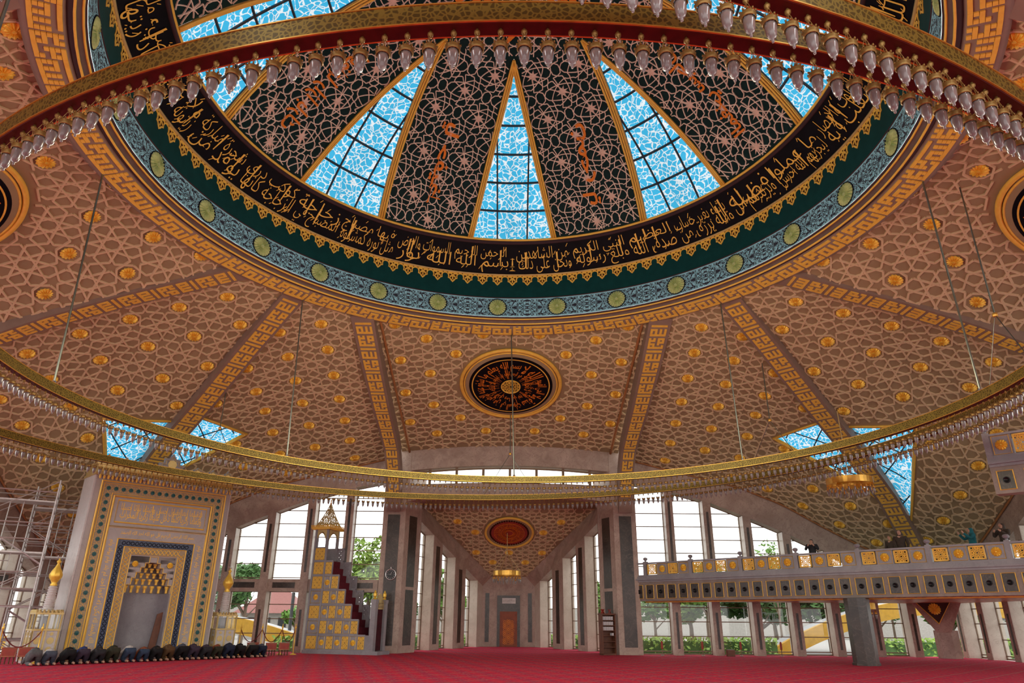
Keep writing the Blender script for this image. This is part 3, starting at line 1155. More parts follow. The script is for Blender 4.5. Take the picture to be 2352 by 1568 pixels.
# the side panels, with x and y exchanged
D0S = [(7.0, 10.1, 14.05), (6.95, 14.4, 13.05), (6.85, 17.2, 12.1), (6.8, 18.8, 11.35), (6.7, 22.5, 9.9)]
D1S = [(8.55, 8.9, 14.1), (10.81, 11.46, 12.75), (12.9, 13.9, 11.0), (14.95, 16.2, 9.45), (16.9, 18.5, 7.5), (18.05, 19.82, 5.8), (20.2, 22.5, 3.6)]
EES = [(6.7, 22.5, 9.9), (9.0, 22.5, 9.2), (12.0, 22.5, 8.1), (14.3, 22.5, 6.6), (16.5, 22.5, 5.3), (18.0, 22.5, 4.5), (20.2, 22.5, 3.6)]
RK, ZK = 12.32, 14.07
def coons(u, v, D0=D0, D1=D1, EE=EE):
    a0, a1 = math.atan2(D0[0][1], D0[0][0]), math.atan2(D1[0][1], D1[0][0])
    th = a0 + (a1 - a0) * u
    A = Vector((RK * math.cos(th), RK * math.sin(th), ZK))
    B = interp(EE, u)
    C = interp(D0, v)
    D = interp(D1, v)
    P00 = Vector((RK * math.cos(a0), RK * math.sin(a0), ZK))
    P10 = Vector((RK * math.cos(a1), RK * math.sin(a1), ZK))
    P01, P11 = Vector(EE[0]), Vector(EE[-1])
    return A * (1 - v) + B * v + C * (1 - u) + D * u - (P00 * (1 - u) * (1 - v) + P10 * u * (1 - v) + P01 * (1 - u) * v + P11 * u * v)
WX0, WX1 = 6.3, 5.95
def wing_vault(u, v):
    x0 = WX0 + (WX1 - WX0) * v
    x = (2 * u - 1) * x0
    y0 = math.sqrt(RK ** 2 - ((2 * u - 1) * WX0) ** 2)
    y = y0 + (20.45 - y0) * v
    bow = .38 * (1 - (2 * u - 1) ** 2)
    z0, z1 = ZK, 10.12 + bow
    return (x, y, z0 + (z1 - z0) * v)
ros_me = rosette_mesh('rosette', 'gold_bright', 0.27, 14, 0.075)
ros_bed = MB().disc((0, 0, 0), .36, 8, th=.02).mesh('rosette_bed', 'plaster_panel')
PAT = star_pattern(-14, 14, -14, 14)
SKY_TRI = [(14.75, 13.85), (13.0, 16.2), (18.75, 17.35)]      # far panels: by the rib, outer corner, foot
SKY_TRI_S = [(14.1, 15.25), (12.35, 17.95), (17.75, 19.8)]    # side panels
def in_tri(x, y, T, grow=0.0):
    c = (sum(p[0] for p in T) / 3, sum(p[1] for p in T) / 3)
    T = [(p[0] + (p[0] - c[0]) * grow, p[1] + (p[1] - c[1]) * grow) for p in T]
    s_ = [(T[(i + 1) % 3][0] - T[i][0]) * (y - T[i][1]) - (T[(i + 1) % 3][1] - T[i][1]) * (x - T[i][0]) for i in range(3)]
    return all(v > 0 for v in s_) or all(v < 0 for v in s_)
def panel(name_label, V, F, tf, pat_to_plan, rosettes, exclude=None, lattice=True, tri=None):
    """one vault panel: shell, raised strapwork and gilded rosettes, all laid on the shell; tf maps the master panel to its place"""
    po = MB().add(V, F).obj('ceiling', 'plaster', None, True)
    if tri is not None:
        # cut the skylight opening out of the shell
        bm = bmesh.new()
        bm.from_mesh(po.data)
        for i in range(3):
            p0, p1 = tri[i], tri[(i + 1) % 3]
            near = [f for f in bm.faces if min((Vector((v.co.x, v.co.y)) - Vector(p0).lerp(Vector(p1), k / 12)).length for v in f.verts for k in range(-1, 14)) < .8]
            geom = near + list({e for f in near for e in f.edges}) + list({v for f in near for v in f.verts})
            bmesh.ops.bisect_plane(bm, geom=geom, plane_co=(p0[0], p0[1], 0), plane_no=(p1[1] - p0[1], -(p1[0] - p0[0]), 0), dist=1e-5)
        bmesh.ops.delete(bm, geom=[f for f in bm.faces if in_tri(*f.calc_center_median().xy, tri)], context='FACES')
        bm.to_mesh(po.data)
        bm.free()
    for v in po.data.vertices:
        v.co = tf(v.co.copy())
    po.data.polygons.foreach_set('use_smooth', [True] * len(po.data.polygons))
    struct(po, name_label, 'ceiling')
    if not lattice:
        return po
    bvh = BVHTree.FromPolygons([tuple(v) for v in V], F)
    def hit(x, y):
        r_ = bvh.ray_cast(Vector((x, y, -1)), Vector((0, 0, 1)))
        if r_[0] is None:
            return None
        n_ = r_[1]
        if n_.z > 0:
            n_ = -n_
        return r_[0], n_
    mb = MB()
    for (p, q) in PAT:
        a = pat_to_plan(*p)
        b_ = pat_to_plan(*q)
        L_ = math.hypot(a[0] - b_[0], a[1] - b_[1])
        ns = max(2, int(L_ / .16))
        run, nr_ = [], []
        def flush():
            if len(run) > 1:
                keep_ = [0] + [i for i in range(1, len(run) - 1) if i % 3 == 0] + [len(run) - 1]
                strip(mb, [run[i] for i in keep_], [nr_[i] for i in keep_], .072, .05)
        for s_ in range(ns + 1):
            t = s_ / ns
            x, y = a[0] + (b_[0] - a[0]) * t, a[1] + (b_[1] - a[1]) * t
            h_ = None
            if -2 < x < 24 or True:
                if not (exclude is not None and exclude(x, y, .06)):
                    h_ = hit(x, y)
            if h_ is None:
                flush()
                run, nr_ = [], []
            else:
                run.append(h_[0])
                nr_.append(h_[1])
        flush()
    mb.xform(lambda p: tf(p))
    mb.obj('strapwork', 'strap', po)
    for (px, py) in rosettes:
        x, y = pat_to_plan(px, py)
        if exclude is not None and (exclude(x, y, .25) or exclude(x + .3, y, .1) or exclude(x - .3, y, .1)):
            continue
        h_ = hit(x, y)
        if h_ is None or any(hit(x + dx * .3, y + dy * .3) is None for dx, dy in ((1, 0), (-1, 0), (0, 1), (0, -1))):
            continue
        pw = tf(h_[0])
        pn = (tf(h_[0] + h_[1]) - pw).normalized()
        M = frame_from_normal(pw + pn * .01, pn)
        o = link_obj('rosette', ros_me, po, M=M)
        o['group'] = 'gilded rosettes of the ceiling'
    return po
A_POS = [(i, j) for i in range(-14, 15) for j in range(-14, 15) if (i + j) % 2 == 0]
def corner_plan(p, q):
    # stars and octagons alternate along the diagonals of the plan
    return (8.35 + (p + q) / 2 * 1.77, 13.63 + (q - p) / 2 * 1.50)
def side_plan(p, q):
    return (7.95 + (p + q) / 2 * 1.68, 13.3 + (q - p) / 2 * 1.84)
def wing_plan(p, q):
    return (p * 1.315, 13.65 + q * 1.1)
CV, CF = make_grid(coons, 44)
SV, SF = make_grid(lambda u, v: coons(u, v, D0S, D1S, EES), 44)
WV, WF = make_grid(wing_vault, 32)
def ex_corner(x, y, grow):
    return in_tri(x, y, SKY_TRI, .22 if grow > .2 else (.07 if grow > 0 else 0.0))
def ex_side(x, y, grow):
    return in_tri(x, y, SKY_TRI_S, .22 if grow > .2 else (.07 if grow > 0 else 0.0))
MEDC = Vector((0.0, 15.7, 0))
MEDR = 2.56
def ex_wing_side(x, y, grow):
    if grow < 0:
        return False
    return math.hypot(x, (y - 16.35) * 1.2) < MEDR + grow
def side_bow(v):
    return v[2] + .95 * max(0, 1 - (v[0] / 6.1) ** 2) * math.sin(PI * min(1, max(0, (v[1] - 11) / 9.4)))
def ex_wing(x, y, grow):
    if grow < 0:
        return False
    return math.hypot(x - MEDC.x, (y - MEDC.y) / .93) < MEDR + grow
TFS = [('far right', lambda v: Vector(v)), ('right', lambda v: Vector((v[1], v[0], v[2]))), ('far left', lambda v: Vector((-v[0], v[1], v[2]))), ('left', lambda v: Vector((-v[1], v[0], v[2])))]
LABS = {'far right': 'vault panel with strapwork and rosettes right of the far bay, above the gallery', 'right': 'vault panel with strapwork at the right edge beyond the corner rib',
        'far left': 'vault panel with strapwork and rosettes left of the far bay, above the pulpit', 'left': 'vault panel with strapwork at the left edge above the scaffold'}
# cut the skylight opening as a clean triangle: subdivide the shell along it by dropping faces and adding a border
for nm, tf in TFS:
    if 'far' in nm:
        panel(LABS[nm], CV, CF, tf, corner_plan, A_POS, ex_corner, tri=SKY_TRI)
    else:
        panel(LABS[nm], SV, SF, tf, side_plan, A_POS, ex_side, tri=SKY_TRI_S)
panel('vault panel of the far bay around the round calligraphy medallion', WV, WF, lambda v: Vector(v), wing_plan, A_POS, ex_wing)
panel('vault panel of the left bay at the left edge of the picture', WV, WF, lambda v: Vector((-(v[1] if v[1] < 12.33 else 12.33 + (v[1] - 12.33) * 1.27), v[0], side_bow(v))), wing_plan, A_POS, ex_wing_side)
panel('vault panel of the right bay at the right edge of the picture', WV, WF, lambda v: Vector((v[1] if v[1] < 12.33 else 12.33 + (v[1] - 12.33) * 1.27, -v[0], side_bow(v))), wing_plan, A_POS, ex_wing_side)
# the near half of the vault, behind the viewer
for nm, tf in (('near right', lambda v: Vector((v[0], -v[1], v[2]))), ('right near', lambda v: Vector((v[1], -v[0], v[2]))), ('near left', lambda v: Vector((-v[0], -v[1], v[2]))), ('left near', lambda v: Vector((-v[1], -v[0], v[2])))):
    panel('plain vault panel behind the viewer, %s' % nm, CV, CF, tf, None, None, None, False)
panel('plain vault panel of the near bay behind the viewer', WV, WF, lambda v: Vector((v[0], -v[1], v[2])), None, None, None, False)

def edge_line(pts, label_parent, mat='edge_brown', r_=.055):
    MB().tube(pts, r_, 5).obj('edge_moulding', mat, label_parent, True)
panels_ = [o for o in COL.objects if o.name.startswith('ceiling') and o.parent is None and 'vault panel' in o.get('label', '')]
for o in panels_:
    l_ = o['label']
    for nm, tf in TFS:
        if l_ == LABS[nm]:
            fn_ = (lambda u, v: coons(u, v)) if 'far' in nm else (lambda u, v: coons(u, v, D0S, D1S, EES))
            edge_line([tf(fn_(k / 24, .995) - Vector((0, 0, .05))) for k in range(25)], o)
    if l_.startswith('vault panel of the far bay'):
        for u in (.035, .965):
            edge_line([Vector(wing_vault(u, k / 16)) - Vector((0, 0, .05)) for k in range(17)], o, 'edge_brown', .07)
# skylights in the corner panels
def skylight(i, tf, label, SV_, SF_, TRI):
    cb_ = BVHTree.FromPolygons([tuple(v) for v in SV_], SF_)
    def chit(x, y):
        r_ = cb_.ray_cast(Vector((x, y, -1)), Vector((0, 0, 1)))
        return r_[0] if r_[0] is not None else None
    T = [Vector((p[0], p[1], 0)) for p in TRI]
    def P(a, b_, dz=0.0):
        # a along edge 0-1, from the top corner by the rib (0) to the outer corner (1); b_ towards the lower corner (2)
        q = T[0].lerp(T[1], a)
        q = q.lerp(T[2], b_)
        h = chit(q.x, q.y)
        if h is None:
            h = Vector((q.x, q.y, 8))
        return tf(Vector((h.x, h.y, h.z + dz)))
    mb = MB()
    outer = [P(0, 0, -.05), P(.5, 0, -.05), P(1, 0, -.05)] + [P(1, k / 10, -.05) for k in range(1, 11)]
    for dz_, w_, sh in ((0, .06, 0), (.04, .045, .012), (.07, .035, .024)):
        path = [P(0, sh, dz_ - .05), P(.5, sh, dz_ - .05), P(1 - sh, sh, dz_ - .05)] + [P(1 - sh, k / 10, dz_ - .05) for k in range(1, 10)] + [P(1, .99, dz_ - .05)]
        mb.tube(path, w_, 5)
    fo = mb.obj('window_%d' % i, 'gold_leaf', None, True)
    struct(fo, label, 'window')
    n = 14
    V, UV, F = [], [], []
    for j in range(n + 1):
        for k in range(n + 1):
            p_ = P(k / n, j / n, .10)
            V.append(p_)
            UV.append((p_.x * 1.0, p_.y * 1.0))
    for j in range(n):
        for k in range(n):
            F.append((j * (n + 1) + k, j * (n + 1) + k + 1, (j + 1) * (n + 1) + k + 1, (j + 1) * (n + 1) + k))
    g_ = MB().add(V, F).obj('pane', 'printed_glass', fo)
    ul = g_.data.uv_layers.new(name='UVMap')
    for p in g_.data.polygons:
        for li in p.loop_indices:
            ul.data[li].uv = UV[g_.data.loops[li].vertex_index]
    mb = MB()
    # bars square to the wall and along it
    xs = [T[1].x + (T[2].x - T[1].x) * t for t in (.0, .18, .36, .54, .72)]
    def plan_line(p0, p1, w_):
        pts = []
        for k in range(25):
            q = p0.lerp(p1, k / 24)
            if in_tri(q.x, q.y, TRI, -.01):
                h = chit(q.x, q.y)
                if h is not None:
                    pts.append(tf(Vector((h.x, h.y, h.z + .05))))
        if len(pts) > 1:
            mb.tube(pts, w_, 4)
    for k in range(5):
        x = T[1].x + .55 + k * 1.25
        plan_line(Vector((x, 12, 0)), Vector((x, 21.5, 0)), .03)
    for k in range(6):
        y = T[0].y + .45 + k * 1.15
        plan_line(Vector((11.5, y, 0)), Vector((20, y, 0)), .03)
    mb.obj('glazing_bars', 'mullion', fo)
SK_LAB = {'far right': 'blue skylight left of the right corner rib', 'right': 'blue skylight right of the right corner rib', 'far left': 'blue skylight right of the left corner rib, beside the mihrab top', 'left': 'blue skylight left of the left corner rib, above the mihrab'}
for i, (nm, tf) in enumerate(TFS):
    if 'far' in nm:
        skylight(20 + i, tf, SK_LAB[nm], CV, CF, SKY_TRI)
    else:
        skylight(20 + i, tf, SK_LAB[nm], SV, SF, SKY_TRI_S)

# ---------------------------------------------------------------- ribs with gold lettering on their soffits
def rib(path, width, height, label, side=None, letters=True, flip=False):
    path = [Vector(p) for p in path]
    # fine sampling
    pts = [interp(path, k / 48) for k in range(49)]
    V, F = [], []
    frames = []
    for i, p in enumerate(pts):
        t = (pts[min(i + 1, 48)] - pts[max(i - 1, 0)]).normalized()
        sd = side if side is not None else t.cross(Vector((0, 0, 1))).normalized()
        up = sd.cross(t).normalized()
        if up.z < -.01 or (abs(t.z) > .9 and False):
            up = -up
        frames.append((p, sd, up, t))
        hw = width(i / 48) / 2
        V += [p - sd * hw, p + sd * hw, p + sd * hw + up * height, p - sd * hw + up * height]
    for i in range(48):
        a, b_ = i * 4, i * 4 + 4
        F += [(a, a + 1, b_ + 1, b_), (a + 1, a + 2, b_ + 2, b_ + 1), (a + 3, b_ + 3, b_ + 2, a + 2), (a, b_, b_ + 3, a + 3)]
    F += [(0, 3, 2, 1), (192, 193, 194, 195)]
    o = MB().add(V, F).obj('rib_beam', 'kufic_stone')
    struct(o, label, 'beam')
    L_ = sum((pts[i + 1] - pts[i]).length for i in range(48))
    if letters:
        mb = MB()
        cum = [0]
        for i in range(48):
            cum.append(cum[-1] + (pts[i + 1] - pts[i]).length)
        def fn(u, v, h):
            # u across the soffit (0..1 left to right looking outwards), v metres down the rib
            i = 0
            while i < 47 and cum[i + 1] < v:
                i += 1
            k = (v - cum[i]) / max(1e-6, cum[i + 1] - cum[i])
            p = frames[i][0].lerp(frames[i + 1][0], k)
            sd = frames[i][1].lerp(frames[i + 1][1], k)
            up = frames[i][2].lerp(frames[i + 1][2], k)
            w_ = width(v / L_)
            return p + sd * ((u - .5) * w_ * (-1 if flip else 1)) - up * h
        v = .35
        ch_, gap = .098, .12
        while v < L_ - 1.6:
            relief(mb, .14, v, .86, v + ch_, fn, .03)
            v += ch_ + .11
            for rows in (KUFIC_A, KUFIC_M):
                for (c0, r0, c1, r1) in kufic_runs(rows):
                    relief(mb, .14 + c0 * .72 / 7, v + r0 * ch_, .14 + c1 * .72 / 7, v + r1 * ch_, fn, .03)
                v += len(rows) * ch_ + .12
        mb.obj('kufic_lettering', 'gold_leaf', o)
    return o
WRIB = [(6.55, 10.4, 13.85), (6.45, 12.7, 12.5), (6.36, 15.4, 11.2), (6.28, 17.3, 10.4), (6.22, 18.5, 9.8), (6.19, 19.4, 8.8), (6.16, 20.0, 7.6), (6.15, 20.2, 6.9)]
SRIB = [(6.55, 10.4, 13.9), (6.42, 14.4, 12.68), (6.33, 17.2, 11.66), (6.27, 18.8, 10.95), (6.2, 20.6, 10.2), (6.2, 21.6, 9.3), (6.2, 22.2, 8.0), (6.2, 22.4, 6.9)]
DRIB = [(8.95, 8.62, 13.98), (11.46, 10.81, 12.3), (13.95, 12.97, 10.5), (16.2, 14.92, 9.0), (18.5, 16.9, 7.1), (19.82, 18.05, 5.4), (20.84, 18.93, 3.85), (21.2, 19.25, 2.9)]
ww = lambda t: 1.0 - .3 * t
X = Vector((1, 0, 0))
rib(WRIB, ww, .75, 'gold-lettered rib running down to the right column of the far bay', X)
rib([(-p[0], p[1], p[2]) for p in WRIB], ww, .75, 'gold-lettered rib running down to the left column of the far bay', X)
rib([(p[1], p[0], p[2]) for p in SRIB], ww, .75, 'gold-lettered rib of the right bay at the right edge', Vector((0, -1, 0)))
rib([(-p[1], p[0], p[2]) for p in SRIB], ww, .75, 'gold-lettered rib of the left bay at the left edge', Vector((0, 1, 0)))
rib(DRIB, lambda t: .98, .75, 'gold-lettered corner rib between the two right skylights', Vector((.655, -.756, 0)))
rib([(-p[0], p[1], p[2]) for p in DRIB], lambda t: .98, .75, 'gold-lettered corner rib between the two left skylights behind the mihrab', Vector((.655, .756, 0)))
for nm, f_ in (('right', lambda p: (p[1], -p[0], p[2])), ('left', lambda p: (-p[1], -p[0], p[2]))):
    rib([f_(p) for p in SRIB], ww, .75, 'second rib of the %s bay, nearer the viewer' % nm, Vector((0, 1, 0)), False)

# round calligraphy medallions of the bays
wbvh = BVHTree.FromPolygons([tuple(v) for v in WV], WF)
hz = wbvh.ray_cast(Vector((0, 15.7, 0)), Vector((0, 0, 1)))
hz_side = wbvh.ray_cast(Vector((0, 16.35, 0)), Vector((0, 0, 1)))
def medallion(tf, label, lift=.02):
    p0 = hz[0] if lift < .1 else hz_side[0]
    nrm = hz[1] if hz[1].z < 0 else -hz[1]
    pw = tf(p0)
    nw = (tf(p0 + nrm) - pw).normalized()
    outw = (tf(p0 + Vector((0, 1, 0))) - pw).normalized()
    up = -(outw - nw * outw.dot(nw)).normalized()     # letters stand with their tops towards the dome
    M = frame_from_normal(pw + nw * lift, nw, up)
    # x to the right as seen from below looking outwards
    e = empty('calligraphy_medallion')
    e.matrix_world = M @ Matrix.Scale(1.12, 4)
    tag(e, label, 'medallion')
    MB().lathe([(0, .16), (1.98, .16), (2.1, .10), (2.12, 0)], seg=64).obj('disc', 'plaster', e, True)
    MB().tube([(2.2 * math.cos(2 * PI * k / 72), 2.2 * math.sin(2 * PI * k / 72), .09) for k in range(72)], .085, 8, closed=True).obj('gilded_rim', 'gold_leaf', e, True)
    MB().tube([(2.06 * math.cos(2 * PI * k / 72), 2.06 * math.sin(2 * PI * k / 72), .13) for k in range(72)], .035, 6, closed=True).obj('inner_rim', 'gold_leaf', e, True)
    fld = MB().lathe([(0, .17), (1.84, .17), (1.86, .16)], seg=72).obj('black_field', 'band_black', e)
    MB().lathe([(1.69, .185), (1.74, .185)], seg=72, cap=False).obj('gold_line', 'gold_leaf', fld)
    mb = MB()
    rr = random.Random(8)
    names = ['بسم الله الرحمن الرحيم', 'الله لا اله الا هو', 'الحي القيوم لا تاخذه', 'سنة ولا نوم له ما', 'في السموات وما في', 'الارض من ذا الذي', 'يشفع عنده الا باذنه', 'يعلم ما بين ايديهم']
    for k, t in enumerate(names):
        a0_ = PI / 2 - 2 * PI * k / 8 + .36
        for (r_in, hh, part) in ((.98, .62, t.split(' ')[:2]), (.62, .38, t.split(' ')[2:])):
            r_m = r_in + hh * .4
            wd = .70 * r_m
            def fn(s_, h_):
                a = a0_ - s_ / r_m
                return ((r_in + h_) * math.cos(a), (r_in + h_) * math.sin(a), .188)
            text_on(mb, ' '.join(part), fn, wd, hh, off=.012)
        for q in range(3):
            a = a0_ - rr.uniform(.05, .7)
            w_ = .012
            r0, r1 = .52, rr.uniform(.95, 1.35)
            mb.add([(r0 * math.cos(a - w_), r0 * math.sin(a - w_), .187), (r1 * math.cos(a - w_), r1 * math.sin(a - w_), .187), (r1 * math.cos(a + w_), r1 * math.sin(a + w_), .187), (r0 * math.cos(a + w_), r0 * math.sin(a + w_), .187)], [(0, 1, 2, 3)])
    mb.obj('inscription', 'letter_orange', fld)
    ct = MB().lathe([(0, .19), (.40, .19), (.42, .17)], seg=40).obj('centre_disc', 'band_black', e)
    mb = MB().tube([(.41 * math.cos(2 * PI * k / 40), .41 * math.sin(2 * PI * k / 40), .20) for k in range(40)], .03, 6, closed=True)
    for (p, q) in star_pattern(-2, 2, -2, 2):
        P_ = [(x * .26, y * .26) for x, y in (p, q)]
        if all(math.hypot(*v) < .41 for v in P_):
            mb.tube([(P_[0][0], P_[0][1], .2), (P_[1][0], P_[1][1], .2)], .014, 4)
    mb.obj('gilded_knotwork', 'gold_leaf', ct)
    return e
medallion(lambda v: Vector(v), 'round black calligraphy medallion with gold rim on the far bay vault')
medallion(lambda v: Vector((-12.33 - (v[1] - 12.33) * 1.27, v[0], side_bow(v))), 'round calligraphy medallion cut by the left edge of the picture', .5)
medallion(lambda v: Vector((12.33 + (v[1] - 12.33) * 1.27, -v[0], side_bow(v))), 'round calligraphy medallion cut by the right edge of the picture', .5)
# ================================================================== walls, columns, windows
WW = [(6.7, 8.5), (8.5, 8.12), (10.3, 7.66), (12.3, 6.9), (14.3, 6.1), (16.2, 5.2), (18.5, 4.15), (20.5, 3.25), (21.6, 2.75)]
EZF = [(p[0], p[2]) for p in EE] + [(22.2, 3.3)]
EZS = [(p[0], p[2]) for p in EES] + [(22.2, 3.0)]
BEFORE = set(COL.objects)      # the far side is drawn about an origin 2.9 m nearer and set back below
WTF = [('far right', lambda v: Vector(v)), ('right', lambda v: Vector((v[1] - .8, v[0] * .97 + 2.9, v[2]))), ('far left', lambda v: Vector((-v[0], v[1], v[2]))), ('left', lambda v: Vector((-(v[1] - .8), v[0] * .97 + 2.9, v[2])))]
def lut(C, x):
    if x <= C[0][0]:
        return C[0][1]
    for (a, za), (b_, zb) in zip(C, C[1:]):
        if x <= b_:
            return za + (zb - za) * (x - a) / (b_ - a)
    return C[-1][1]
PIERS = [8.52, 10.55, 12.62, 14.63, 16.64, 18.62, 20.5]
PW = .21
WIN_I = [40]
BARS = [.17, .87, 1.56, 2.25, 3.56, 4.25, 4.94, 5.62, 6.31, 7.0, 7.68]
def window_obj(poly, tf, label, bars, beam=None, glass_off=.0):
    """poly: (s, z) corners of the opening; a frame along the edge, glazing bars and a pane"""
    WIN_I[0] += 1
    y0 = 23.95
    mb = MB()
    n = len(poly)
    for i in range(n):
        a, b_ = poly[i], poly[(i + 1) % n]
        mb.tube([(a[0], y0, a[1]), (b_[0], y0, b_[1])], .04, 4)
    s0, s1 = min(p[0] for p in poly), max(p[0] for p in poly)
    for z in bars:
        # clip the bar to the opening
        xs = []
        for i in range(n):
            a, b_ = poly[i], poly[(i + 1) % n]
            if (a[1] - z) * (b_[1] - z) < 0:
                xs.append(a[0] + (b_[0] - a[0]) * (z - a[1]) / (b_[1] - a[1]))
        if len(xs) == 2:
            mb.box(((xs[0] + xs[1]) / 2, y0, z), (abs(xs[1] - xs[0]), .06, .042))
    mb.xform(tf)
    o = mb.obj('window_%d' % WIN_I[0], 'frame_bronze')
    struct(o, label, 'window')
    gm = MB().add([(p[0], y0 + .01, p[1]) for p in poly], [tuple(range(n))])
    gm.xform(tf)
    gm.obj('pane', 'window_glass', o)
    return o
ORD = ['first', 'second', 'third', 'fourth', 'fifth', 'sixth', 'seventh']
def half_wall(tf, side, nwin):
    EZ = EZF if 'far' in side else EZS
    WW_ = WW if 'far' in side else [(s_, min(z_, lut(EZS, s_) - .85)) for s_, z_ in WW]
    # stone above the windows
    mb = MB()
    xs = [6.65, 7.6] + PIERS + [21.2, 22.2]
    xs = sorted(set(xs + [9.5, 11.6, 13.6, 15.6, 17.6, 19.5]))
    for a, b_ in zip(xs, xs[1:]):
        za, zb = lut(WW_, a), lut(WW_, b_)
        ta, tb = lut(EZ, a) + .45, lut(EZ, b_) + .45
        mb.hexa([(a, 23.3, za), (b_, 23.3, zb), (b_, 24.1, zb), (a, 24.1, za), (a, 23.3, ta), (b_, 23.3, tb), (b_, 24.1, tb), (a, 24.1, ta)])
    mb.xform(tf)
    w = mb.obj('wall_' + side.replace(' ', '_'), 'stone_pink')
    struct(w, 'stone wall with sloping upper edge over the %s windows' % side, 'wall')
    for i, px in enumerate(PIERS[:nwin]):
        z1 = max(2.6, lut(WW_, px) + .05)
        mb = MB().bbox((px - PW, 23.3, 0), (px + PW, 24.15, z1))
        mb.xform(tf)
        p = mb.obj('pier', 'stone_cream')
        struct(p, 'stone window pier, %s from the column along the %s wall' % (ORD[i], side), 'pier')
        mb = MB().bbox((px - PW - .003, 23.285, 0), (px + PW + .003, 23.32, z1))
        mb.xform(tf)
        fc = mb.obj('facing', 'stone_pink', p)
        mb = MB().bbox((px - .06, 23.275, .3), (px + .06, 23.3, max(.9, min(2.0, z1 - .5))))
        if z1 > 4:
            mb.bbox((px - .06, 23.275, 3.8), (px + .06, 23.3, z1 - .6))
        mb.xform(tf)
        mb.obj('inlay', 'stone_dark', fc)
    # transom and windows
    edges = [6.75] + PIERS[:nwin]
    for i in range(nwin):
        a = edges[i] + (PW if i else 0)
        b_ = edges[i + 1] - PW
        za, zb = lut(WW_, a), lut(WW_, b_)
        if min(za, zb) > 3.7:
            mb = MB().bbox((a, 23.35, 2.87), (b_, 24.1, 3.46))
            mb.xform(tf)
            t = mb.obj('trim_%d' % (60 + WIN_I[0]), 'stone_pink')
            struct(t, 'stone transom between lower and upper window, %s bay of the %s wall' % (ORD[i], side), 'transom')
            mb = MB().bbox((a + .25, 23.335, 3.03), (b_ - .25, 23.36, 3.3))
            mb.xform(tf)
            mb.obj('inlay', 'stone_dark', t)
            window_obj([(a, .04), (b_, .04), (b_, 2.87), (a, 2.87)], tf, 'lower window in the %s bay of the %s wall' % (ORD[i], side), BARS)
            window_obj([(a, 3.46), (b_, 3.46), (b_, zb), (a, za)], tf, 'upper window in the %s bay of the %s wall' % (ORD[i], side), BARS)
        else:
            window_obj([(a, .04), (b_, .04), (b_, zb), (a, za)], tf, 'window in the %s bay of the %s wall' % (ORD[i], side), BARS)
for nm, tf in WTF:
    half_wall(tf, {'far right': 'far right', 'right': 'right side', 'far left': 'far left', 'left': 'left side'}[nm], 7)
# corner piers with a bracket above
for sg, nm in ((1, 'right'), (-1, 'left')):
    mb = MB().prism([(sg * 21.0, 22.6), (sg * 21.0, 22.15), (sg * 21.4, 21.8), (sg * 21.75, 21.8), (sg * 21.75, 22.6)][::sg], 0, 1.25)
    cp = mb.obj('corner_pier', 'stone_pink')
    struct(cp, 'stone corner pier at the foot of the %s corner rib' % nm, 'pier')
    B = [(sg * 20.95, 22.2, 1.15), (sg * 21.4, 21.75, 1.15), (sg * 21.9, 22.7, 1.15)]
    T = [(sg * 20.0, 22.6, 2.75), (sg * 21.75, 20.85, 2.75), (sg * 22.5, 23.2, 2.75)]
    MB().add(B + T, [(0, 2, 1), (3, 4, 5), (0, 1, 4, 3), (1, 2, 5, 4), (2, 0, 3, 5)] if sg > 0 else [(0, 1, 2), (3, 5, 4), (0, 3, 4, 1), (1, 4, 5, 2), (2, 5, 3, 0)]).obj('bracket', 'stone_pink', cp)
    c_ = Vector((sg * 20.85, 21.72, 2.2))
    nrm = Vector((-sg * .66, -.66, -.36)).normalized()
    mt = frame_from_normal(c_ + nrm * .15, nrm, Vector((0, 0, 1)))
    tri = MB().add([mt @ Vector(p) for p in ((-.75, .42, .02), (.75, .42, .02), (0, -.62, .02))], [(0, 2, 1), (0, 1, 2)]).obj('dark_panel', 'moulding_brown', cp)
    MB().tube([mt @ Vector(p) for p in ((-.75, .42, .04), (.75, .42, .04), (0, -.62, .04))], .035, 5, closed=True).obj('gold_border', 'gold_leaf', tri)
    link_obj('rosette', ros_me, tri, M=mt @ Matrix.Translation((0, .1, .06)))

# far bay: columns, arches, side walls, door wall, ceiling
for sg, nm in ((-1, 'left'), (1, 'right')):
    poly = [(sg * 4.88, 24.75), (sg * 5.53, 23.3), (sg * 6.72, 23.3), (sg * 6.72, 24.75)]
    mb = MB().prism(poly if sg > 0 else poly[::-1], 0, 7.6)
    mb.prism([(p[0], p[1]) for p in ([(sg * 4.7, 24.9), (sg * 5.4, 23.3), (sg * 6.72, 23.3), (sg * 6.72, 24.9)][::sg])], 7.6, 10.4)
    co = mb.obj('column', 'stone_pink')
    struct(co, 'tall stone column with dark marble inlays %s of the far bay' % nm, 'column')
    mb = MB().bbox((sg * 5.82, 23.27, .35), (sg * 6.46, 23.32, 6.75))
    mb.obj('front_inlay', 'stone_dark', co)
    a, b_ = Vector((sg * 5.53, 23.3, 0)), Vector((sg * 4.88, 24.75, 0))
    d = (b_ - a).normalized()
    n_ = Vector((d.y * -sg, d.x * sg, 0)).normalized()
    if n_.y > 0:
        n_ = -n_
    for z0, z1, nm2 in ((.35, 3.0, 'lower_side_inlay'), (3.15, 6.75, 'upper_side_inlay')):
        p0, p1 = a + d * .42, a + d * 1.18
        MB().extrude([p0 + n_ * .012 + Vector((0, 0, z0)), p1 + n_ * .012 + Vector((0, 0, z0)), p1 + n_ * .012 + Vector((0, 0, z1)), p0 + n_ * .012 + Vector((0, 0, z1))], -n_ * .03).obj(nm2, 'stone_dark', co)
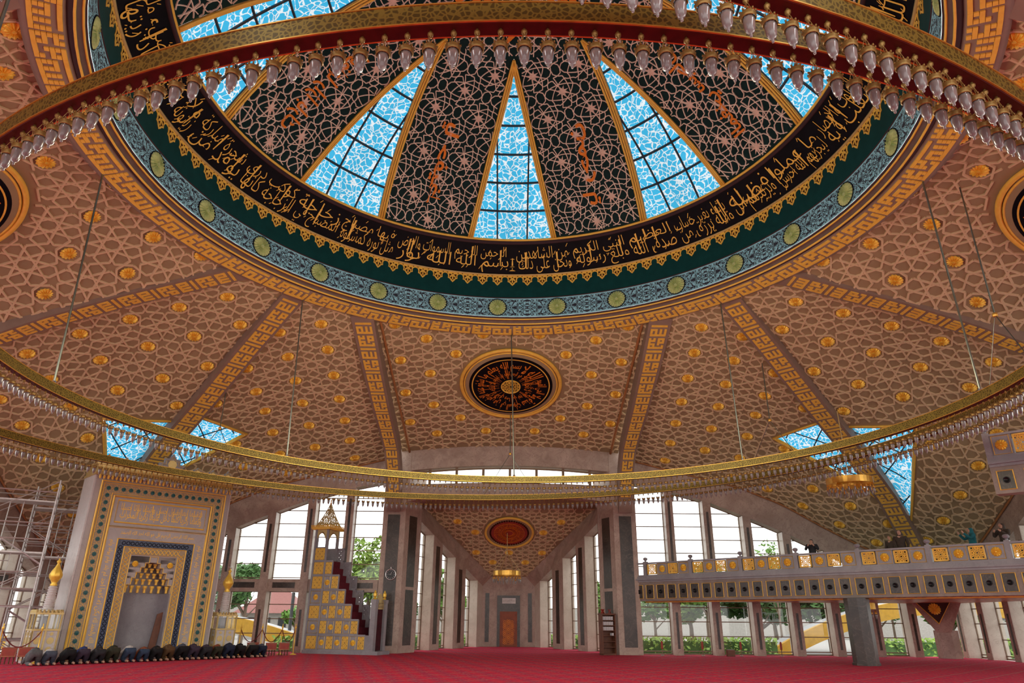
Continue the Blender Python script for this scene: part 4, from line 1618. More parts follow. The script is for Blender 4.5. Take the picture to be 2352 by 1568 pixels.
def arch(x0, zb, bowb, zt, bowt, y0, y1, name, mat, label):
    mb = MB()
    n = 24
    for k in range(n):
        xa, xb = -x0 + 2 * x0 * k / n, -x0 + 2 * x0 * (k + 1) / n
        f = lambda x, z, b_: z + b_ * (1 - (x / x0) ** 2)
        mb.hexa([(xa, y0, f(xa, zb, bowb)), (xb, y0, f(xb, zb, bowb)), (xb, y1, f(xb, zb, bowb)), (xa, y1, f(xa, zb, bowb)),
                 (xa, y0, f(xa, zt, bowt)), (xb, y0, f(xb, zt, bowt)), (xb, y1, f(xb, zt, bowt)), (xa, y1, f(xa, zt, bowt))])
    o = mb.obj(name, mat)
    struct(o, label, 'wall')
    return o
arch(5.75, 9.08, .36, 10.15, .45, 23.32, 24.1, 'wall_upper_arch', 'stone_pink', 'upper stone arch over the clerestory slit of the far bay')
arch(5.75, 7.45, .40, 8.28, .18, 23.4, 24.1, 'wall_lower_arch', 'stone_pink', 'lower stone arch under the clerestory slit of the far bay')
mb = MB()
for k in range(7):
    x = -4.4 + 8.8 * k / 6
    mb.box((x, 23.8, 8.75), (.14, .14, 1.2))
for zz, bw in ((9.0, .36), (8.36, .16)):
    mb.tube([(-5.4 + 10.8 * k / 16, 23.8, zz + bw * (1 - ((-5.4 + 10.8 * k / 16) / 5.75) ** 2)) for k in range(17)], .06, 4)
wo_ = mb.obj('window_1_clerestory', 'frame_bronze')
wo_.name = 'window_38'
struct(wo_, 'curved clerestory window slit between the two arches of the far bay', 'window')
gv = [(-5.6 + 11.2 * k / 16, 23.85, z + b_ * (1 - ((-5.6 + 11.2 * k / 16) / 5.75) ** 2)) for z, b_ in ((8.28, .18), (9.08, .36)) for k in range(17)]
MB().add(gv, [(k, k + 1, k + 18, k + 17) for k in range(16)]).obj('pane', 'window_glass', wo_)
# bay ceiling
WCEIL = [(-5.15, 27.7, 7.82), (5.15, 27.7, 7.82), (1.12, 33.9, 4.24), (-1.12, 33.9, 4.24)]
def wceil(u, v):
    a = Vector(WCEIL[0]).lerp(Vector(WCEIL[1]), u)
    b_ = Vector(WCEIL[3]).lerp(Vector(WCEIL[2]), u)
    return a.lerp(b_, v)
BV, BF = make_grid(wceil, 20)
bb = BVHTree.FromPolygons([tuple(v) for v in BV], BF)
MC2 = (0.0, 29.75)
hz2 = bb.ray_cast(Vector((MC2[0], MC2[1], 0)), Vector((0, 0, 1)))
panel('sloping ceiling of the far bay narrowing towards the door', BV, BF, lambda v: Vector(v), lambda p, q: (p * 1.05, 29.75 + q * .9), A_POS, lambda x, y, g: g >= 0 and math.hypot(x - MC2[0], (y - MC2[1]) / .866) < 1.58 + g)
nr2 = hz2[1] if hz2[1].z < 0 else -hz2[1]
M2 = frame_from_normal(hz2[0] + nr2 * .02, nr2, Vector((0, -1, 0)))
e = empty('ceiling_medallion')
e.matrix_world = M2
tag(e, 'red-brown carved round medallion with gold rim above the hanging chandelier of the far bay', 'medallion')
MB().tube([(1.46 * math.cos(2 * PI * k / 64), 1.46 * math.sin(2 * PI * k / 64), .06) for k in range(64)], .075, 8, closed=True).obj('gilded_rim', 'gold_leaf', e, True)
MB().lathe([(0, .05), (1.4, .05), (1.42, 0)], seg=64).obj('plaster_ring', 'plaster', e)
fl2 = MB().lathe([(0, .075), (1.12, .075), (1.14, .05)], seg=64).obj('carved_field', 'wood_red', e)
mb = MB()
for k in range(48):
    a = 2 * PI * k / 48
    mb.disc((1.17 * math.cos(a), 1.17 * math.sin(a), .05), .065, 8, th=.03)
mb.obj('scalloped_edge', 'fringe_dark', fl2)
mb = MB()
for r_ in (.25, .5, .93):
    mb.tube([(r_ * math.cos(2 * PI * k / 48), r_ * math.sin(2 * PI * k / 48), .08) for k in range(48)], .016, 4, closed=True)
for k in range(24):
    a = 2 * PI * k / 24
    pts = [((.28 + .62 * t) * math.cos(a + .35 * math.sin(PI * t * 2)), (.28 + .62 * t) * math.sin(a + .35 * math.sin(PI * t * 2)), .082) for t in [i / 8 for i in range(9)]]
    mb.tube(pts, .013, 4)
    mb.tube([(p[0] * math.cos(-2 * a) - -p[1] * math.sin(-2 * a) * 0 if False else p[0], p[1], p[2]) for p in pts], .013, 4)
for k in range(8):
    a0_ = 2 * PI * k / 8
    text_on(mb, 'الحمد لله', lambda s_, h_: ((.58 + h_) * math.cos(a0_ - s_ / .7), (.58 + h_) * math.sin(a0_ - s_ / .7), .083), .46, .28)
mb.obj('carving', 'letter_orange', fl2)
# side walls of the bay
ZW = lambda y: 6.73 + (3.7 - 6.73) * (y - 26.0) / (33.8 - 26.0)
for sg, nm in ((-1, 'left'), (1, 'right')):
    def PX(y):
        return sg * (5.0 + (1.75 - 5.0) * (y - 26.0) / 7.8)
    # outward direction
    ow = Vector((sg * 7.8, 3.25, 0)).normalized()
    def W3(y, o_, z):
        return Vector((PX(y), y, z)) + ow * o_
    mb = MB()
    # sloping beam between window tops and ceiling edge
    for k in range(8):
        ya, yb = 25.6 + 8.3 * k / 8, 25.6 + 8.3 * (k + 1) / 8
        def CE(y):
            t = (y - 27.7) / 6.2
            return Vector((sg * (5.15 + (1.12 - 5.15) * t), y, 7.82 + (4.24 - 7.82) * t)) if t > 0 else Vector((sg * 5.15, y, 7.82))
        A0_, A1_ = W3(ya, 0, ZW(ya)), W3(yb, 0, ZW(yb))
        B0_, B1_ = CE(ya), CE(yb)
        A0b, A1b = W3(ya, .7, ZW(ya)), W3(yb, .7, ZW(yb))
        B0b, B1b = W3(ya, .7, ZW(ya) + 1.1), W3(yb, .7, ZW(yb) + 1.1)
        V8 = [A0_, A1_, A1b, A0b, B0_, B1_, B1b, B0b]
        mb.hexa(V8 if sg < 0 else [V8[i] for i in (1, 0, 3, 2, 5, 4, 7, 6)])
    w = mb.obj('wall_bay_%s' % nm, 'stone_pink')
    struct(w, 'sloping stone beam over the windows on the %s side of the far bay' % nm, 'wall')
    for i, (ya, yb) in enumerate(((27.45, 28.5), (30.1, 31.5), (33.15, 33.95))):
        P8 = [W3(ya, 0, 0), W3(yb, 0, 0), W3(yb, .75, 0), W3(ya, .75, 0), W3(ya, 0, ZW(ya)), W3(yb, 0, ZW(yb)), W3(yb, .75, ZW(yb)), W3(ya, .75, ZW(ya))]
        p = MB().hexa(P8 if sg < 0 else [P8[i] for i in (1, 0, 3, 2, 5, 4, 7, 6)]).obj('pier', 'stone_cream')
        struct(p, 'stone pier, %s from the column on the %s side of the far bay' % (ORD[i], nm), 'pier')
        if i < 2:
            fc = MB().extrude([W3(ya + .02, -.012, 0), W3(yb - .02, -.012, 0), W3(yb - .02, -.012, ZW(yb)), W3(ya + .02, -.012, ZW(ya))], ow * .02).obj('facing', 'stone_pink', p)
            ym = (ya + yb) / 2
            MB().extrude([W3(ym - .2, -.025, .3), W3(ym + .2, -.025, .3), W3(ym + .2, -.025, ZW(ym) - .4), W3(ym - .2, -.025, ZW(ym) - .4)], ow * .02).obj('inlay', 'stone_dark', fc)
    for i, (ya, yb) in enumerate(((25.95, 27.45), (28.5, 30.1), (31.5, 33.15))):
        WIN_I[0] += 1
        poly = [W3(ya, .6, .04), W3(yb, .6, .04), W3(yb, .6, ZW(yb)), W3(ya, .6, ZW(ya))]
        mb = MB()
        for q in range(4):
            mb.tube([poly[q], poly[(q + 1) % 4]], .04, 4)
        for z in (.17, .87, 1.56, 2.25, 2.94, 3.6, 4.25, 4.94, 5.6):
            y_hi = yb if z < ZW(yb) else ya + (yb - ya) * (ZW(ya) - z) / (ZW(ya) - ZW(yb))
            if y_hi > ya + .1:
                mb.tube([W3(ya, .6, z), W3(y_hi, .6, z)], .028, 4)
        o = mb.obj('window_%d' % WIN_I[0], 'frame_bronze')
        struct(o, 'tall barred window, %s from the column on the %s side of the far bay' % (ORD[i], nm), 'window')
        MB().add(poly, [(0, 1, 2, 3)]).obj('pane', 'window_glass', o)
# flat ceiling strip between the arch and the sloping ceiling
fc_ = MB().bbox((-5.7, 24.05, 7.79), (5.7, 27.95, 8.0)).obj('ceiling', 'plaster')
struct(fc_, 'flat strip of ceiling behind the lower arch of the far bay', 'ceiling')
for sg, nm in ((-1, 'left'), (1, 'right')):
    o = MB().prism([(sg * 4.88, 24.7), (sg * 6.3, 24.7), (sg * 6.3, 26.0), (sg * 5.0, 26.0)][::sg], 0, 8.2).obj('wall_behind_%s_column' % nm, 'stone_pink')
    struct(o, 'short stone wall behind the %s column of the far bay' % nm, 'wall')
# door wall
mb = MB().bbox((-1.85, 33.9, 0), (1.85, 34.5, 4.7))
dw = mb.obj('wall_door', 'stone_pink')
struct(dw, 'narrow pink stone end wall of the far bay', 'wall')
for sg, nm in ((-1, 'left'), (1, 'right')):
    MB().bbox((sg * 1.26, 33.88, .28), (sg * 1.52, 33.93, 3.22)).obj('inlay', 'stone_dark', dw)
MB().bbox((-.74, 33.84, 0), (.74, 33.93, 3.07)).obj('dark_surround', 'stone_dark', dw)
pl = MB().bbox((-.42, 33.815, 2.58), (.46, 33.86, 2.92)).obj('plaque', 'stone_white', dw)
mb = MB()
text_on(mb, 'بسم الله الرحمن الرحيم', lambda s_, h_: (-.36 + s_, 33.812, 2.66 + h_), .76, .18)
mb.obj('inscription', 'kufic_stone', pl)
MB().bbox((-.56, 33.8, 0), (.56, 33.86, 2.1)).obj('door_frame', 'door_wood', dw)
dr = MB().bbox((-.46, 33.77, .02), (.46, 33.82, 2.0)).obj('door_1', 'door_wood')
struct(dr, 'carved orange wooden door at the end of the far bay', 'door')
mb = MB()
for (p, q) in star_pattern(-1, 2, -1, 6, .19, .29):
    a = (-.46 + .23 + p[0] * .23, .1 + p[1] * .23)
    b_ = (-.46 + .23 + q[0] * .23, .1 + q[1] * .23)
    if all(abs(v[0]) < .37 and .1 < v[1] < 1.9 for v in (a, b_)):
        mb.tube([(a[0], 33.765, a[1]), (b_[0], 33.765, b_[1])], .012, 4)
mb.obj('carved_lattice', 'letter_orange', dr)
MB().tube([(.40, 33.74, .95), (.40, 33.72, 1.0), (.33, 33.72, 1.0)], .012, 5).obj('door_handle', 'gold', dr)

for o in [o for o in COL.objects if o not in BEFORE]:
    if o.parent is None:
        o.location.y -= 2.9
# ================================================================== outside
g = MB()
g.add([(-160, -60, -.32), (160, -60, -.32), (160, 220, -.32), (-160, 220, -.32)], [(0, 1, 2, 3)])
go = g.obj('ground', 'paving')
struct(go, 'pale paving and lawn around the building', 'ground')
# ================================================================== the ring chandelier
def proj_px(p):
    d = Vector(p) - cam.matrix_world.translation
    z = d.dot(cam_f)
    if z < .1:
        return None
    return (1176 + FPX * d.dot(cam_r) / z, 784 - FPX * d.dot(cam_u) / z, z)
ZR = 7.37
C_IN, R_IN = (0.17, 0.45), 12.5
C_OUT, R_OUT = (-1.92, 2.38), 15.39
chd = empty('ring_chandelier', (0, 0, ZR))
tag(chd, 'huge crescent chandelier of two gilded rings hung with hundreds of glass lamps under the dome', 'chandelier')
chd_local = lambda p: Vector((p[0], p[1], p[2] - ZR))
RH, RWD = .25, .19
def ring_band(c, r_, name):
    n = 240
    prof = [(r_ - RWD / 2, ZR - RH), (r_ - RWD / 2, ZR), (r_ + RWD / 2, ZR), (r_ + RWD / 2, ZR - RH)]
    mb = MB()
    mb.lathe(prof, (c[0], c[1], -ZR), n, cap=False)
    o = mb.obj(name, 'ring_gold', chd)
    mb = MB()
    mb.lathe([(r_ + RWD / 2, ZR - RH), (r_ + RWD / 2 - .02, ZR - RH - .012), (r_ - RWD / 2 + .02, ZR - RH - .012), (r_ - RWD / 2, ZR - RH)], (c[0], c[1], -ZR), n, cap=False)
    mb.obj('ring_underside', 'ring_under', o)
    for dz in (0, -RH):
        for rr in (r_ - RWD / 2, r_ + RWD / 2):
            pass
    mb = MB()
    for dz in (0.0, -RH):
        for rr in (r_ - RWD / 2, r_ + RWD / 2):
            mb.tube([(c[0] + rr * math.cos(2 * PI * k / n), c[1] + rr * math.sin(2 * PI * k / n), dz) for k in range(n)], .012, 4, closed=True)
    mb.obj('ring_edges', 'gold', o)
ring_band(C_IN, R_IN, 'inner_ring')
ring_band(C_OUT, R_OUT, 'outer_ring')
# lamp: cap, three chains with collar, glass
lamp_glass = MB().lathe([(.054, -.27), (.058, -.33), (.050, -.41), (.034, -.46), (.012, -.475), (.016, -.495), (.010, -.512), (0, -.516)], seg=10)
lamp_glass_me = lamp_glass.mesh('lamp', 'lamp_glass', True)
cp_ = MB().lathe([(.012, 0), (.014, -.03), (.032, -.045), (.03, -.07), (.012, -.085), (.016, -.10), (.0, -.105)], seg=8)
lamp_cap_me = cp_.mesh('cap', 'bronze', True)
col_ = MB().lathe([(.070, -.225), (.078, -.245), (.072, -.262), (.078, -.28), (.066, -.292)], seg=12, cap=False)
for k in range(10):
    a = 2 * PI * k / 10
    col_.box((.072 * math.cos(a), .072 * math.sin(a), -.218), (.022, .012, .022), a)
lamp_col_me = col_.mesh('collar', 'bronze', True)
chn = MB()
for k in range(3):
    a = 2 * PI * k / 3
    chn.tube([(.014 * math.cos(a), .014 * math.sin(a), -.085), (.066 * math.cos(a), .066 * math.sin(a), -.23)], .0045, 3)
lamp_chn_me = chn.mesh('chains', 'bronze')
spots = []
for c, r_, n in ((C_IN, R_IN, 330), (C_OUT, R_OUT, 410)):
    for k in range(n):
        a = 2 * PI * k / n
        spots.append(Vector((c[0] + r_ * math.cos(a), c[1] + r_ * math.sin(a), -RH)))
def lamp_rank(p):
    q = proj_px((p.x, p.y, p.z + ZR))
    if q is None or not (-20 < q[0] < 2372 and -60 < q[1] < 1568):
        return 1e6 + p.length
    return q[2]
spots.sort(key=lamp_rank)
for p in spots[:98]:
    o = link_obj('lamp', lamp_glass_me, chd, p)
    o['group'] = 'glass lamps of the ring chandelier'
    link_obj('cap', lamp_cap_me, o)
    link_obj('collar', lamp_col_me, o)
    link_obj('chains', lamp_chn_me, o)
mb = MB()
gl_v = [tuple(v.co) for v in lamp_glass_me.vertices]
gl_f = [tuple(p.vertices) for p in lamp_glass_me.polygons]
gd = [([tuple(v.co) for v in m_.vertices], [tuple(p.vertices) for p in m_.polygons]) for m_ in (lamp_cap_me, lamp_col_me, lamp_chn_me)]
for p in spots[98:]:
    mb.add([(v[0] + p.x, v[1] + p.y, v[2] + p.z) for v in gl_v], gl_f, 0)
    for v_, f_ in gd:
        mb.add([(v[0] + p.x, v[1] + p.y, v[2] + p.z) for v in v_], f_, 1)
o = mb.obj('lamps', ['lamp_glass', 'bronze'], chd, True)
o['kind'] = 'stuff'
# suspension
for k in range(8):
    a = PI / 4 * k
    top = Vector((12.22 * math.cos(a), 12.22 * math.sin(a), 13.78 - ZR))
    bot = Vector((C_IN[0] + R_IN * math.cos(a), C_IN[1] + R_IN * math.sin(a), 0))
    r_ = MB().tube([top, bot], .028, 6).obj('suspension_rod', 'rod_steel', chd)
    MB().lathe([(.0, .1), (.05, .09), (.06, 0), (.03, -.03)], tuple(bot), 8).obj('rod_socket', 'chrome', r_)
# outer ring: short rods to a node and two slanting stays
SVB = {'w': BVHTree.FromPolygons([tuple(v) for v in WV], WF), 'c': BVHTree.FromPolygons([tuple(v) for v in CV], CF)}
for azd in (90, 45, 135, 0, 180):
    a = R(azd)
    d = Vector((math.cos(a), math.sin(a)))
    # distance along d to the outer ring
    b_ = d.dot(Vector(C_OUT))
    t = b_ + math.sqrt(b_ * b_ - Vector(C_OUT).length_squared + R_OUT ** 2)
    nd = Vector((d.x * t, d.y * t, 9.45 - ZR))
    zt = {90: 12.2, 45: 12.0, 135: 11.5, 0: 13.6, 180: 12.0}[azd] - ZR
    r_ = MB().tube([(nd.x, nd.y, zt), nd], .024, 6).obj('suspension_rod', 'rod_steel', chd)
    MB().lathe([(0, .07), (.06, .05), (.07, 0), (.06, -.05), (0, -.07)], tuple(nd), 10).obj('rod_node', 'gold', r_)
    mb = MB()
    for da in (-.085, .085):
        aa = math.atan2(nd.y - C_OUT[1], nd.x - C_OUT[0]) + da
        mb.tube([nd, (C_OUT[0] + R_OUT * math.cos(aa), C_OUT[1] + R_OUT * math.sin(aa), 0)], .014, 5)
    mb.obj('slanting_stays', 'rod_steel', r_)

# ---------------------------------------------------------------- small chandeliers
sl_ = MB().lathe([(.028, 0), (.032, -.06), (.022, -.16), (.005, -.22), (0, -.225)], seg=6).lathe([(.0, .16), (.012, .15), (.034, .03), (.034, -.01)], seg=6, mi=1)
small_lamp_me = sl_.mesh('small_lamp', ['lamp_glass', 'gold'], True)
def small_chandelier(loc, rad, drop, label, rodlen, nl=24, tiers=2):
    e = empty('hanging_chandelier', loc)
    tag(e, label, 'chandelier')
    mb = MB()
    mb.lathe([(rad, .13), (rad + .02, .13), (rad + .02, -.13), (rad, -.13), (rad, .13)], seg=36, cap=False)
    mb.lathe([(rad * .55, -.02), (rad * .57, -.02), (rad * .57, -.16), (rad * .55, -.16)], seg=24, cap=False)
    for k in range(6):
        a = PI / 3 * k
        mb.tube([(rad * .56 * math.cos(a), rad * .56 * math.sin(a), -.1), (rad * math.cos(a), rad * math.sin(a), -.1)], .02, 4)
    mb.obj('ring', 'gold', e, False)
    mb = MB()
    for k in range(6):
        a = PI / 3 * k
        mb.tube([(rad * math.cos(a), rad * math.sin(a), .12), (.04 * math.cos(a), .04 * math.sin(a), drop)], .012, 4)
    mb.obj('chains', 'gold_pale', e)
    mb = MB().tube([(0, 0, drop), (0, 0, drop + rodlen)], .022, 6)
    mb.lathe([(0, drop + .12), (.06, drop + .1), (.06, drop - .06), (0, drop - .08)], seg=10)
    mb.obj('rod', 'gold_pale', e)
    for t in range(tiers):
        rr = rad * (1.0 - .33 * t)
        z0 = -.2 - .09 * t
        n = int(nl * (1 - .3 * t))
        for k in range(n):
            a = 2 * PI * k / n
            link_obj('lamp', small_lamp_me, e, (rr * math.cos(a), rr * math.sin(a), z0 - .12))
    MB().lathe([(.05, -.3), (.09, -.42), (.04, -.56), (0, -.6)], seg=10).obj('centre_drop', 'lamp_glass', e, True)
    return e
small_chandelier((-.12, 26.8, 4.2), .82, 1.15, 'small gilded chandelier hanging on a long rod in front of the door bay', 2.0)
# ================================================================== gallery on the right
GA = Vector((6.47, 20.63, 0))
GD = Vector((1, -1, 0)).normalized()
GN = Vector((-1, -1, 0)).normalized()      # towards the hall
def gpt(s_, o_, z):
    p = GA + GD * s_ + GN * o_
    return Vector((p.x, p.y, z))
def gbox(mb, s0, s1, o0, o1, z0, z1, base=None):
    f = base or gpt
    mb.hexa([f(s0, o1, z0), f(s1, o1, z0), f(s1, o0, z0), f(s0, o0, z0), f(s0, o1, z1), f(s1, o1, z1), f(s1, o0, z1), f(s0, o0, z1)])
GL = 20.6
gal = empty('gallery', (GA.x, GA.y, 0))
tag(gal, 'grey stone gallery with pierced gold balustrade crossing the right corner of the hall', 'gallery')
def rel(mb, root):
    o = root.location
    mb.v = [(v[0] - o.x, v[1] - o.y, v[2] - o.z) for v in mb.v]
    return mb
def lattice_panel(mb, fn, w, h, cell=.16, bar=.018):
    """pierced star grille in the rectangle w x h; fn(x, y) gives the point"""
    nx, ny = int(w / cell / 2) + 2, int(h / cell / 2) + 2
    for (p, q) in star_pattern(-nx, nx, -ny, ny, .2, .3):
        a = (p[0] * cell, p[1] * cell)
        b_ = (q[0] * cell, q[1] * cell)
        # clip to the rectangle
        t0, t1 = 0.0, 1.0
        ok = True
        for i, lim in ((0, w / 2), (1, h / 2)):
            d = b_[i] - a[i]
            for sg in (-1, 1):
                num = lim - sg * a[i]
                den = sg * d
                if abs(den) < 1e-9:
                    if num < 0:
                        ok = False
                elif den > 0:
                    t1 = min(t1, num / den)
                else:
                    t0 = max(t0, num / den)
        if ok and t1 - t0 > .02:
            pa = (a[0] + (b_[0] - a[0]) * t0, a[1] + (b_[1] - a[1]) * t0)
            pb = (a[0] + (b_[0] - a[0]) * t1, a[1] + (b_[1] - a[1]) * t1)
            mb.tube([fn(*pa), fn(*pb)], bar, 4)
gros = rosette_mesh('gilded_flower', 'gold_bright', .17, 12, .05)
fascia_disc = MB().lathe([(.10, .03), (.095, .04), (.07, .02), (.05, .025), (0, .02)], seg=16).mesh('speaker_disc', 'black_face', True)
def gallery(root, base, length, z_f0, z_f1, z_c1, z_top, bay, first_post, depth, seed, nsq, flip=0):
    mb = MB()
    gbox(mb, 0, length, -.5, 0, z_f0, z_f1, base)
    rel(mb, root).obj('fascia', 'stone_taupe', root)
    mb = MB()
    for k, (o_, za, zb) in enumerate(((.04, z_f1, z_f1 + .09), (.12, z_f1 + .09, z_f1 + .17), (.06, z_f1 + .17, z_c1))):
        gbox(mb, 0, length, -.5, o_, za, zb, base)
    rel(mb, root).obj('cornice', 'stone_grey', root)
    mb = MB()
    gbox(mb, 0, length, -.14, .02, z_c1, z_c1 + .07, base)
    gbox(mb, 0, length, -.15, .04, z_top - .07, z_top, base)
    bal = rel(mb, root).obj('balustrade', 'stone_grey', root)
    # posts and panels
    s = first_post
    while s < length:
        mb = MB()
        gbox(mb, s - .09, s + .09, -.16, .05, z_c1, z_top + .05, base)
        c = base(s, -.06, z_top + .05)
        mb.lathe([(.05, 0), (.05, .05), (.10, .09), (.12, .15), (.08, .2), (.0, .22)], tuple(c), 10)
        rel(mb, root).obj('post', 'stone_grey', root)
        pw = (bay - .18) / 4
        for q in range(4):
            s0 = s + .09 + q * pw + .05
            s1 = s0 + pw - .1
            if s1 > length:
                break
            zc = (z_c1 + z_top) / 2
            hh = z_top - z_c1 - .18
            mb = MB()
            if (q + flip) % 2 == 0:
                fr = MB()
                for a0_, a1_, b0_, b1_ in ((s0, s0 + .035, 0, 1), (s1 - .035, s1, 0, 1), (s0, s1, 0, .07), (s0, s1, .93, 1)):
                    gbox(fr, a0_, a1_, -.08, .02, zc - hh / 2 + hh * b0_, zc - hh / 2 + hh * b1_, base)
                fo = rel(fr, root).obj('grille_frame', 'gold_leaf', root)
                sm = (s0 + s1) / 2
                lattice_panel(mb, lambda x, y: base(sm + x, -.03, zc + y), s1 - s0 - .05, hh - .06, .165, .016)
                rel(mb, root).obj('grille', 'gold_leaf', fo)
            else:
                gbox(mb, s0 - .06, s1 + .06, -.12, -.01, z_c1 + .06, z_top - .06, base)
                so = rel(mb, root).obj('solid_panel', 'stone_grey', root)
                fr = MB()
                P = [base(s0, .0, zc - hh / 2), base(s1, .0, zc - hh / 2), base(s1, .0, zc + hh / 2), base(s0, .0, zc + hh / 2)]
                fr.tube(P, .013, 4, closed=True)
                rel(fr, root).obj('gold_border', 'gold_leaf', so)
                nrm = (base(0, 1, 0) - base(0, 0, 0)).normalized()
                M = frame_from_normal(base((s0 + s1) / 2, .0, zc) - root.location, nrm, Vector((0, 0, 1)))
                link_obj('gilded_flower', gros, so, M=M)
        s += bay
    # fascia squares
    n = nsq
    pitch = length / n
    for k in range(n):
        sc = (k + .5) * pitch
        a0_, a1_ = sc - .22, sc + .22
        za, zb = z_f0 + .12, z_f1 - .14
        mb = MB()
        gbox(mb, a0_, a1_, 0, .012, za, zb, base)
        sq = rel(mb, root).obj('fascia_panel', 'stone_dark', root)
        fr = MB().tube([base(a0_, .02, za), base(a1_, .02, za), base(a1_, .02, zb), base(a0_, .02, zb)], .02, 4, closed=True)
        rel(fr, root).obj('gold_border', 'gold_leaf', sq)
        nrm = (base(0, 1, 0) - base(0, 0, 0)).normalized()
        link_obj('speaker_disc', fascia_disc, sq, M=frame_from_normal(base(sc, .012, (za + zb) / 2) - root.location, nrm, Vector((0, 0, 1))))
gallery(gal, gpt, GL, 2.52, 3.42, 3.70, 4.37, 2.645, .75, 3.0, 1, 32)
# floor and underside of the gallery, back to the corner
mb = MB().prism([(6.9, 20.3), (21.1, 6.1), (22.4, 6.4), (22.4, 20.3)], 2.56, 3.42)
rel(mb, gal).obj('gallery_floor', 'stone_grey', gal)
mb = MB().prism([(7.3, 20.2), (21.0, 6.6), (22.4, 6.8), (22.4, 20.2)], 2.50, 2.56)
rel(mb, gal).obj('underside', 'soffit_red', gal)
mb = MB().tube([gpt(.3, -.55, 2.5), gpt(GL - .3, -.55, 2.5)], .05, 5)
rel(mb, gal).obj('gold_border', 'gold_leaf', gal)
# pier under the gallery
mb = MB()
pc = Vector((14.22, 12.9, 0))
poly = []
for k in range(8):
    a = R(22.5 + 45 * k)
    poly.append((pc.x + .48 * math.cos(a), pc.y + .48 * math.sin(a)))
mb.prism(poly, .0, 2.5)
po = mb.obj('gallery_pier', 'stone_dark')
tag(po, 'dark marble octagonal pier standing on the carpet under the gallery', 'pier')
MB().prism([(pc.x + .52 * math.cos(R(22.5 + 45 * k)), pc.y + .52 * math.sin(R(22.5 + 45 * k))) for k in range(8)], 0, .1).obj('plinth', 'stone_dark', po)
# second gallery, higher up at the right edge
UA = Vector((15.52, 4.93, 0))
def upt(s_, o_, z):
    p = UA + GD * s_ + GN * o_
    return Vector((p.x, p.y, z))
ug = empty('upper_gallery', (UA.x, UA.y, 0))
tag(ug, 'corner of a higher grey gallery cut by the right edge of the picture', 'gallery')
gallery(ug, upt, 6.0, 5.40, 6.25, 6.55, 7.32, 2.5, .09, 3.0, 2, 8, 1)
mb = MB().prism([(15.7, 4.85), (19.95, .6), (22.4, .5), (22.4, 5.5), (16.2, 5.3)], 5.47, 5.6)
rel(mb, ug).obj('gallery_floor', 'stone_grey', ug)
mb = MB().prism([(15.75, 4.95), (16.0, 4.75), (22.0, 5.3), (22.0, 5.6)], 5.45, 7.2)
rel(mb, ug).obj('end_wall', 'stone_grey', ug)
# ================================================================== mihrab
MH = Vector((-14.93, 13.17, 0))
MRZ = R(45)
mih = empty('mihrab', MH, MRZ)
tag(mih, 'tall grey and gold mihrab with a niche framed by inscriptions and teal stars', 'mihrab')
HALF, MTOP, DEEP = 2.82, 7.0, 1.5
NW, NTOP = .9, 3.93
mb = MB()
mb.bbox((-HALF, 0, 0), (-NW, DEEP, MTOP)).bbox((NW, 0, 0), (HALF, DEEP, MTOP)).bbox((-NW, 0, NTOP), (NW, DEEP, MTOP)).bbox((-NW, .95, 0), (NW, DEEP, NTOP))
mb.obj('body', 'mihrab_stone', mih)
for sg in (-1, 1):
    MB().bbox((sg * HALF, .05, 0), (sg * (HALF + .06), DEEP + .02, MTOP)).obj('side_slab', 'stone_white', mih)
# niche: curved back wall and stepped gilded hood
mb = MB()
n = 16
V, F = [], []
for k in range(n + 1):
    a = PI + PI * k / n
    V += [(NW * math.cos(a) * -1, .05 - .85 * math.sin(a), 0), (NW * math.cos(a) * -1, .05 - .85 * math.sin(a), 2.5)]
F = [(2 * k, 2 * k + 2, 2 * k + 3, 2 * k + 1) for k in range(n)]
nb_ = mb.add(V, F).obj('niche_wall', 'stone_grey', mih, True)
hood = MB()
gold = MB()
tiers = [(2.5, .90, 7), (2.82, .74, 6), (3.08, .60, 5), (3.30, .45, 4), (3.50, .30, 3), (3.68, .16, 2)]
for i, (z, hw, nn) in enumerate(tiers):
    z1 = tiers[i + 1][0] if i < 5 else 3.93
    # grey spandrel steps that close the niche above
    hw_up = tiers[i + 1][1] if i < 5 else .0
    hood.bbox((-NW, .02, z1 - .02), (-hw_up, .9, z1 + .32)) if i < 5 else None
    hood.bbox((hw_up, .02, z1 - .02), (NW, .9, z1 + .32)) if i < 5 else None
    for k in range(nn):
        x = -hw + .08 + (2 * hw - .16) * k / max(1, nn - 1)
        y = .10 + .62 * math.sqrt(max(0, 1 - (x / .95) ** 2)) * (1 - i * .05)
        h_ = (z1 - z) * .9
        gold.lathe([(.0, 0), (.055, .02), (.05, h_ * .5), (.085, h_ * .8), (.09, h_)], (x, y * .6, z), 8)
    # gilded outline of the step on the face of the wall
    for sg in (-1, 1):
        gold.tube([(sg * hw, -.01, z), (sg * hw, -.01, z1), (sg * hw_up, -.01, z1)], .016, 4)
hood.bbox((-NW, .02, 3.7), (NW, .9, NTOP))
hood.obj('niche_spandrel', 'mihrab_stone', mih)
gold.obj('gilded_muqarnas', 'gold_leaf', mih)
for sg in (-1, 1):
    link_obj('gilded_flower', gros, mih, M=Matrix.Translation((sg * .70, -.005, 3.62)) @ Matrix.Rotation(R(90), 4, 'X') @ Matrix.Scale(.72, 4))
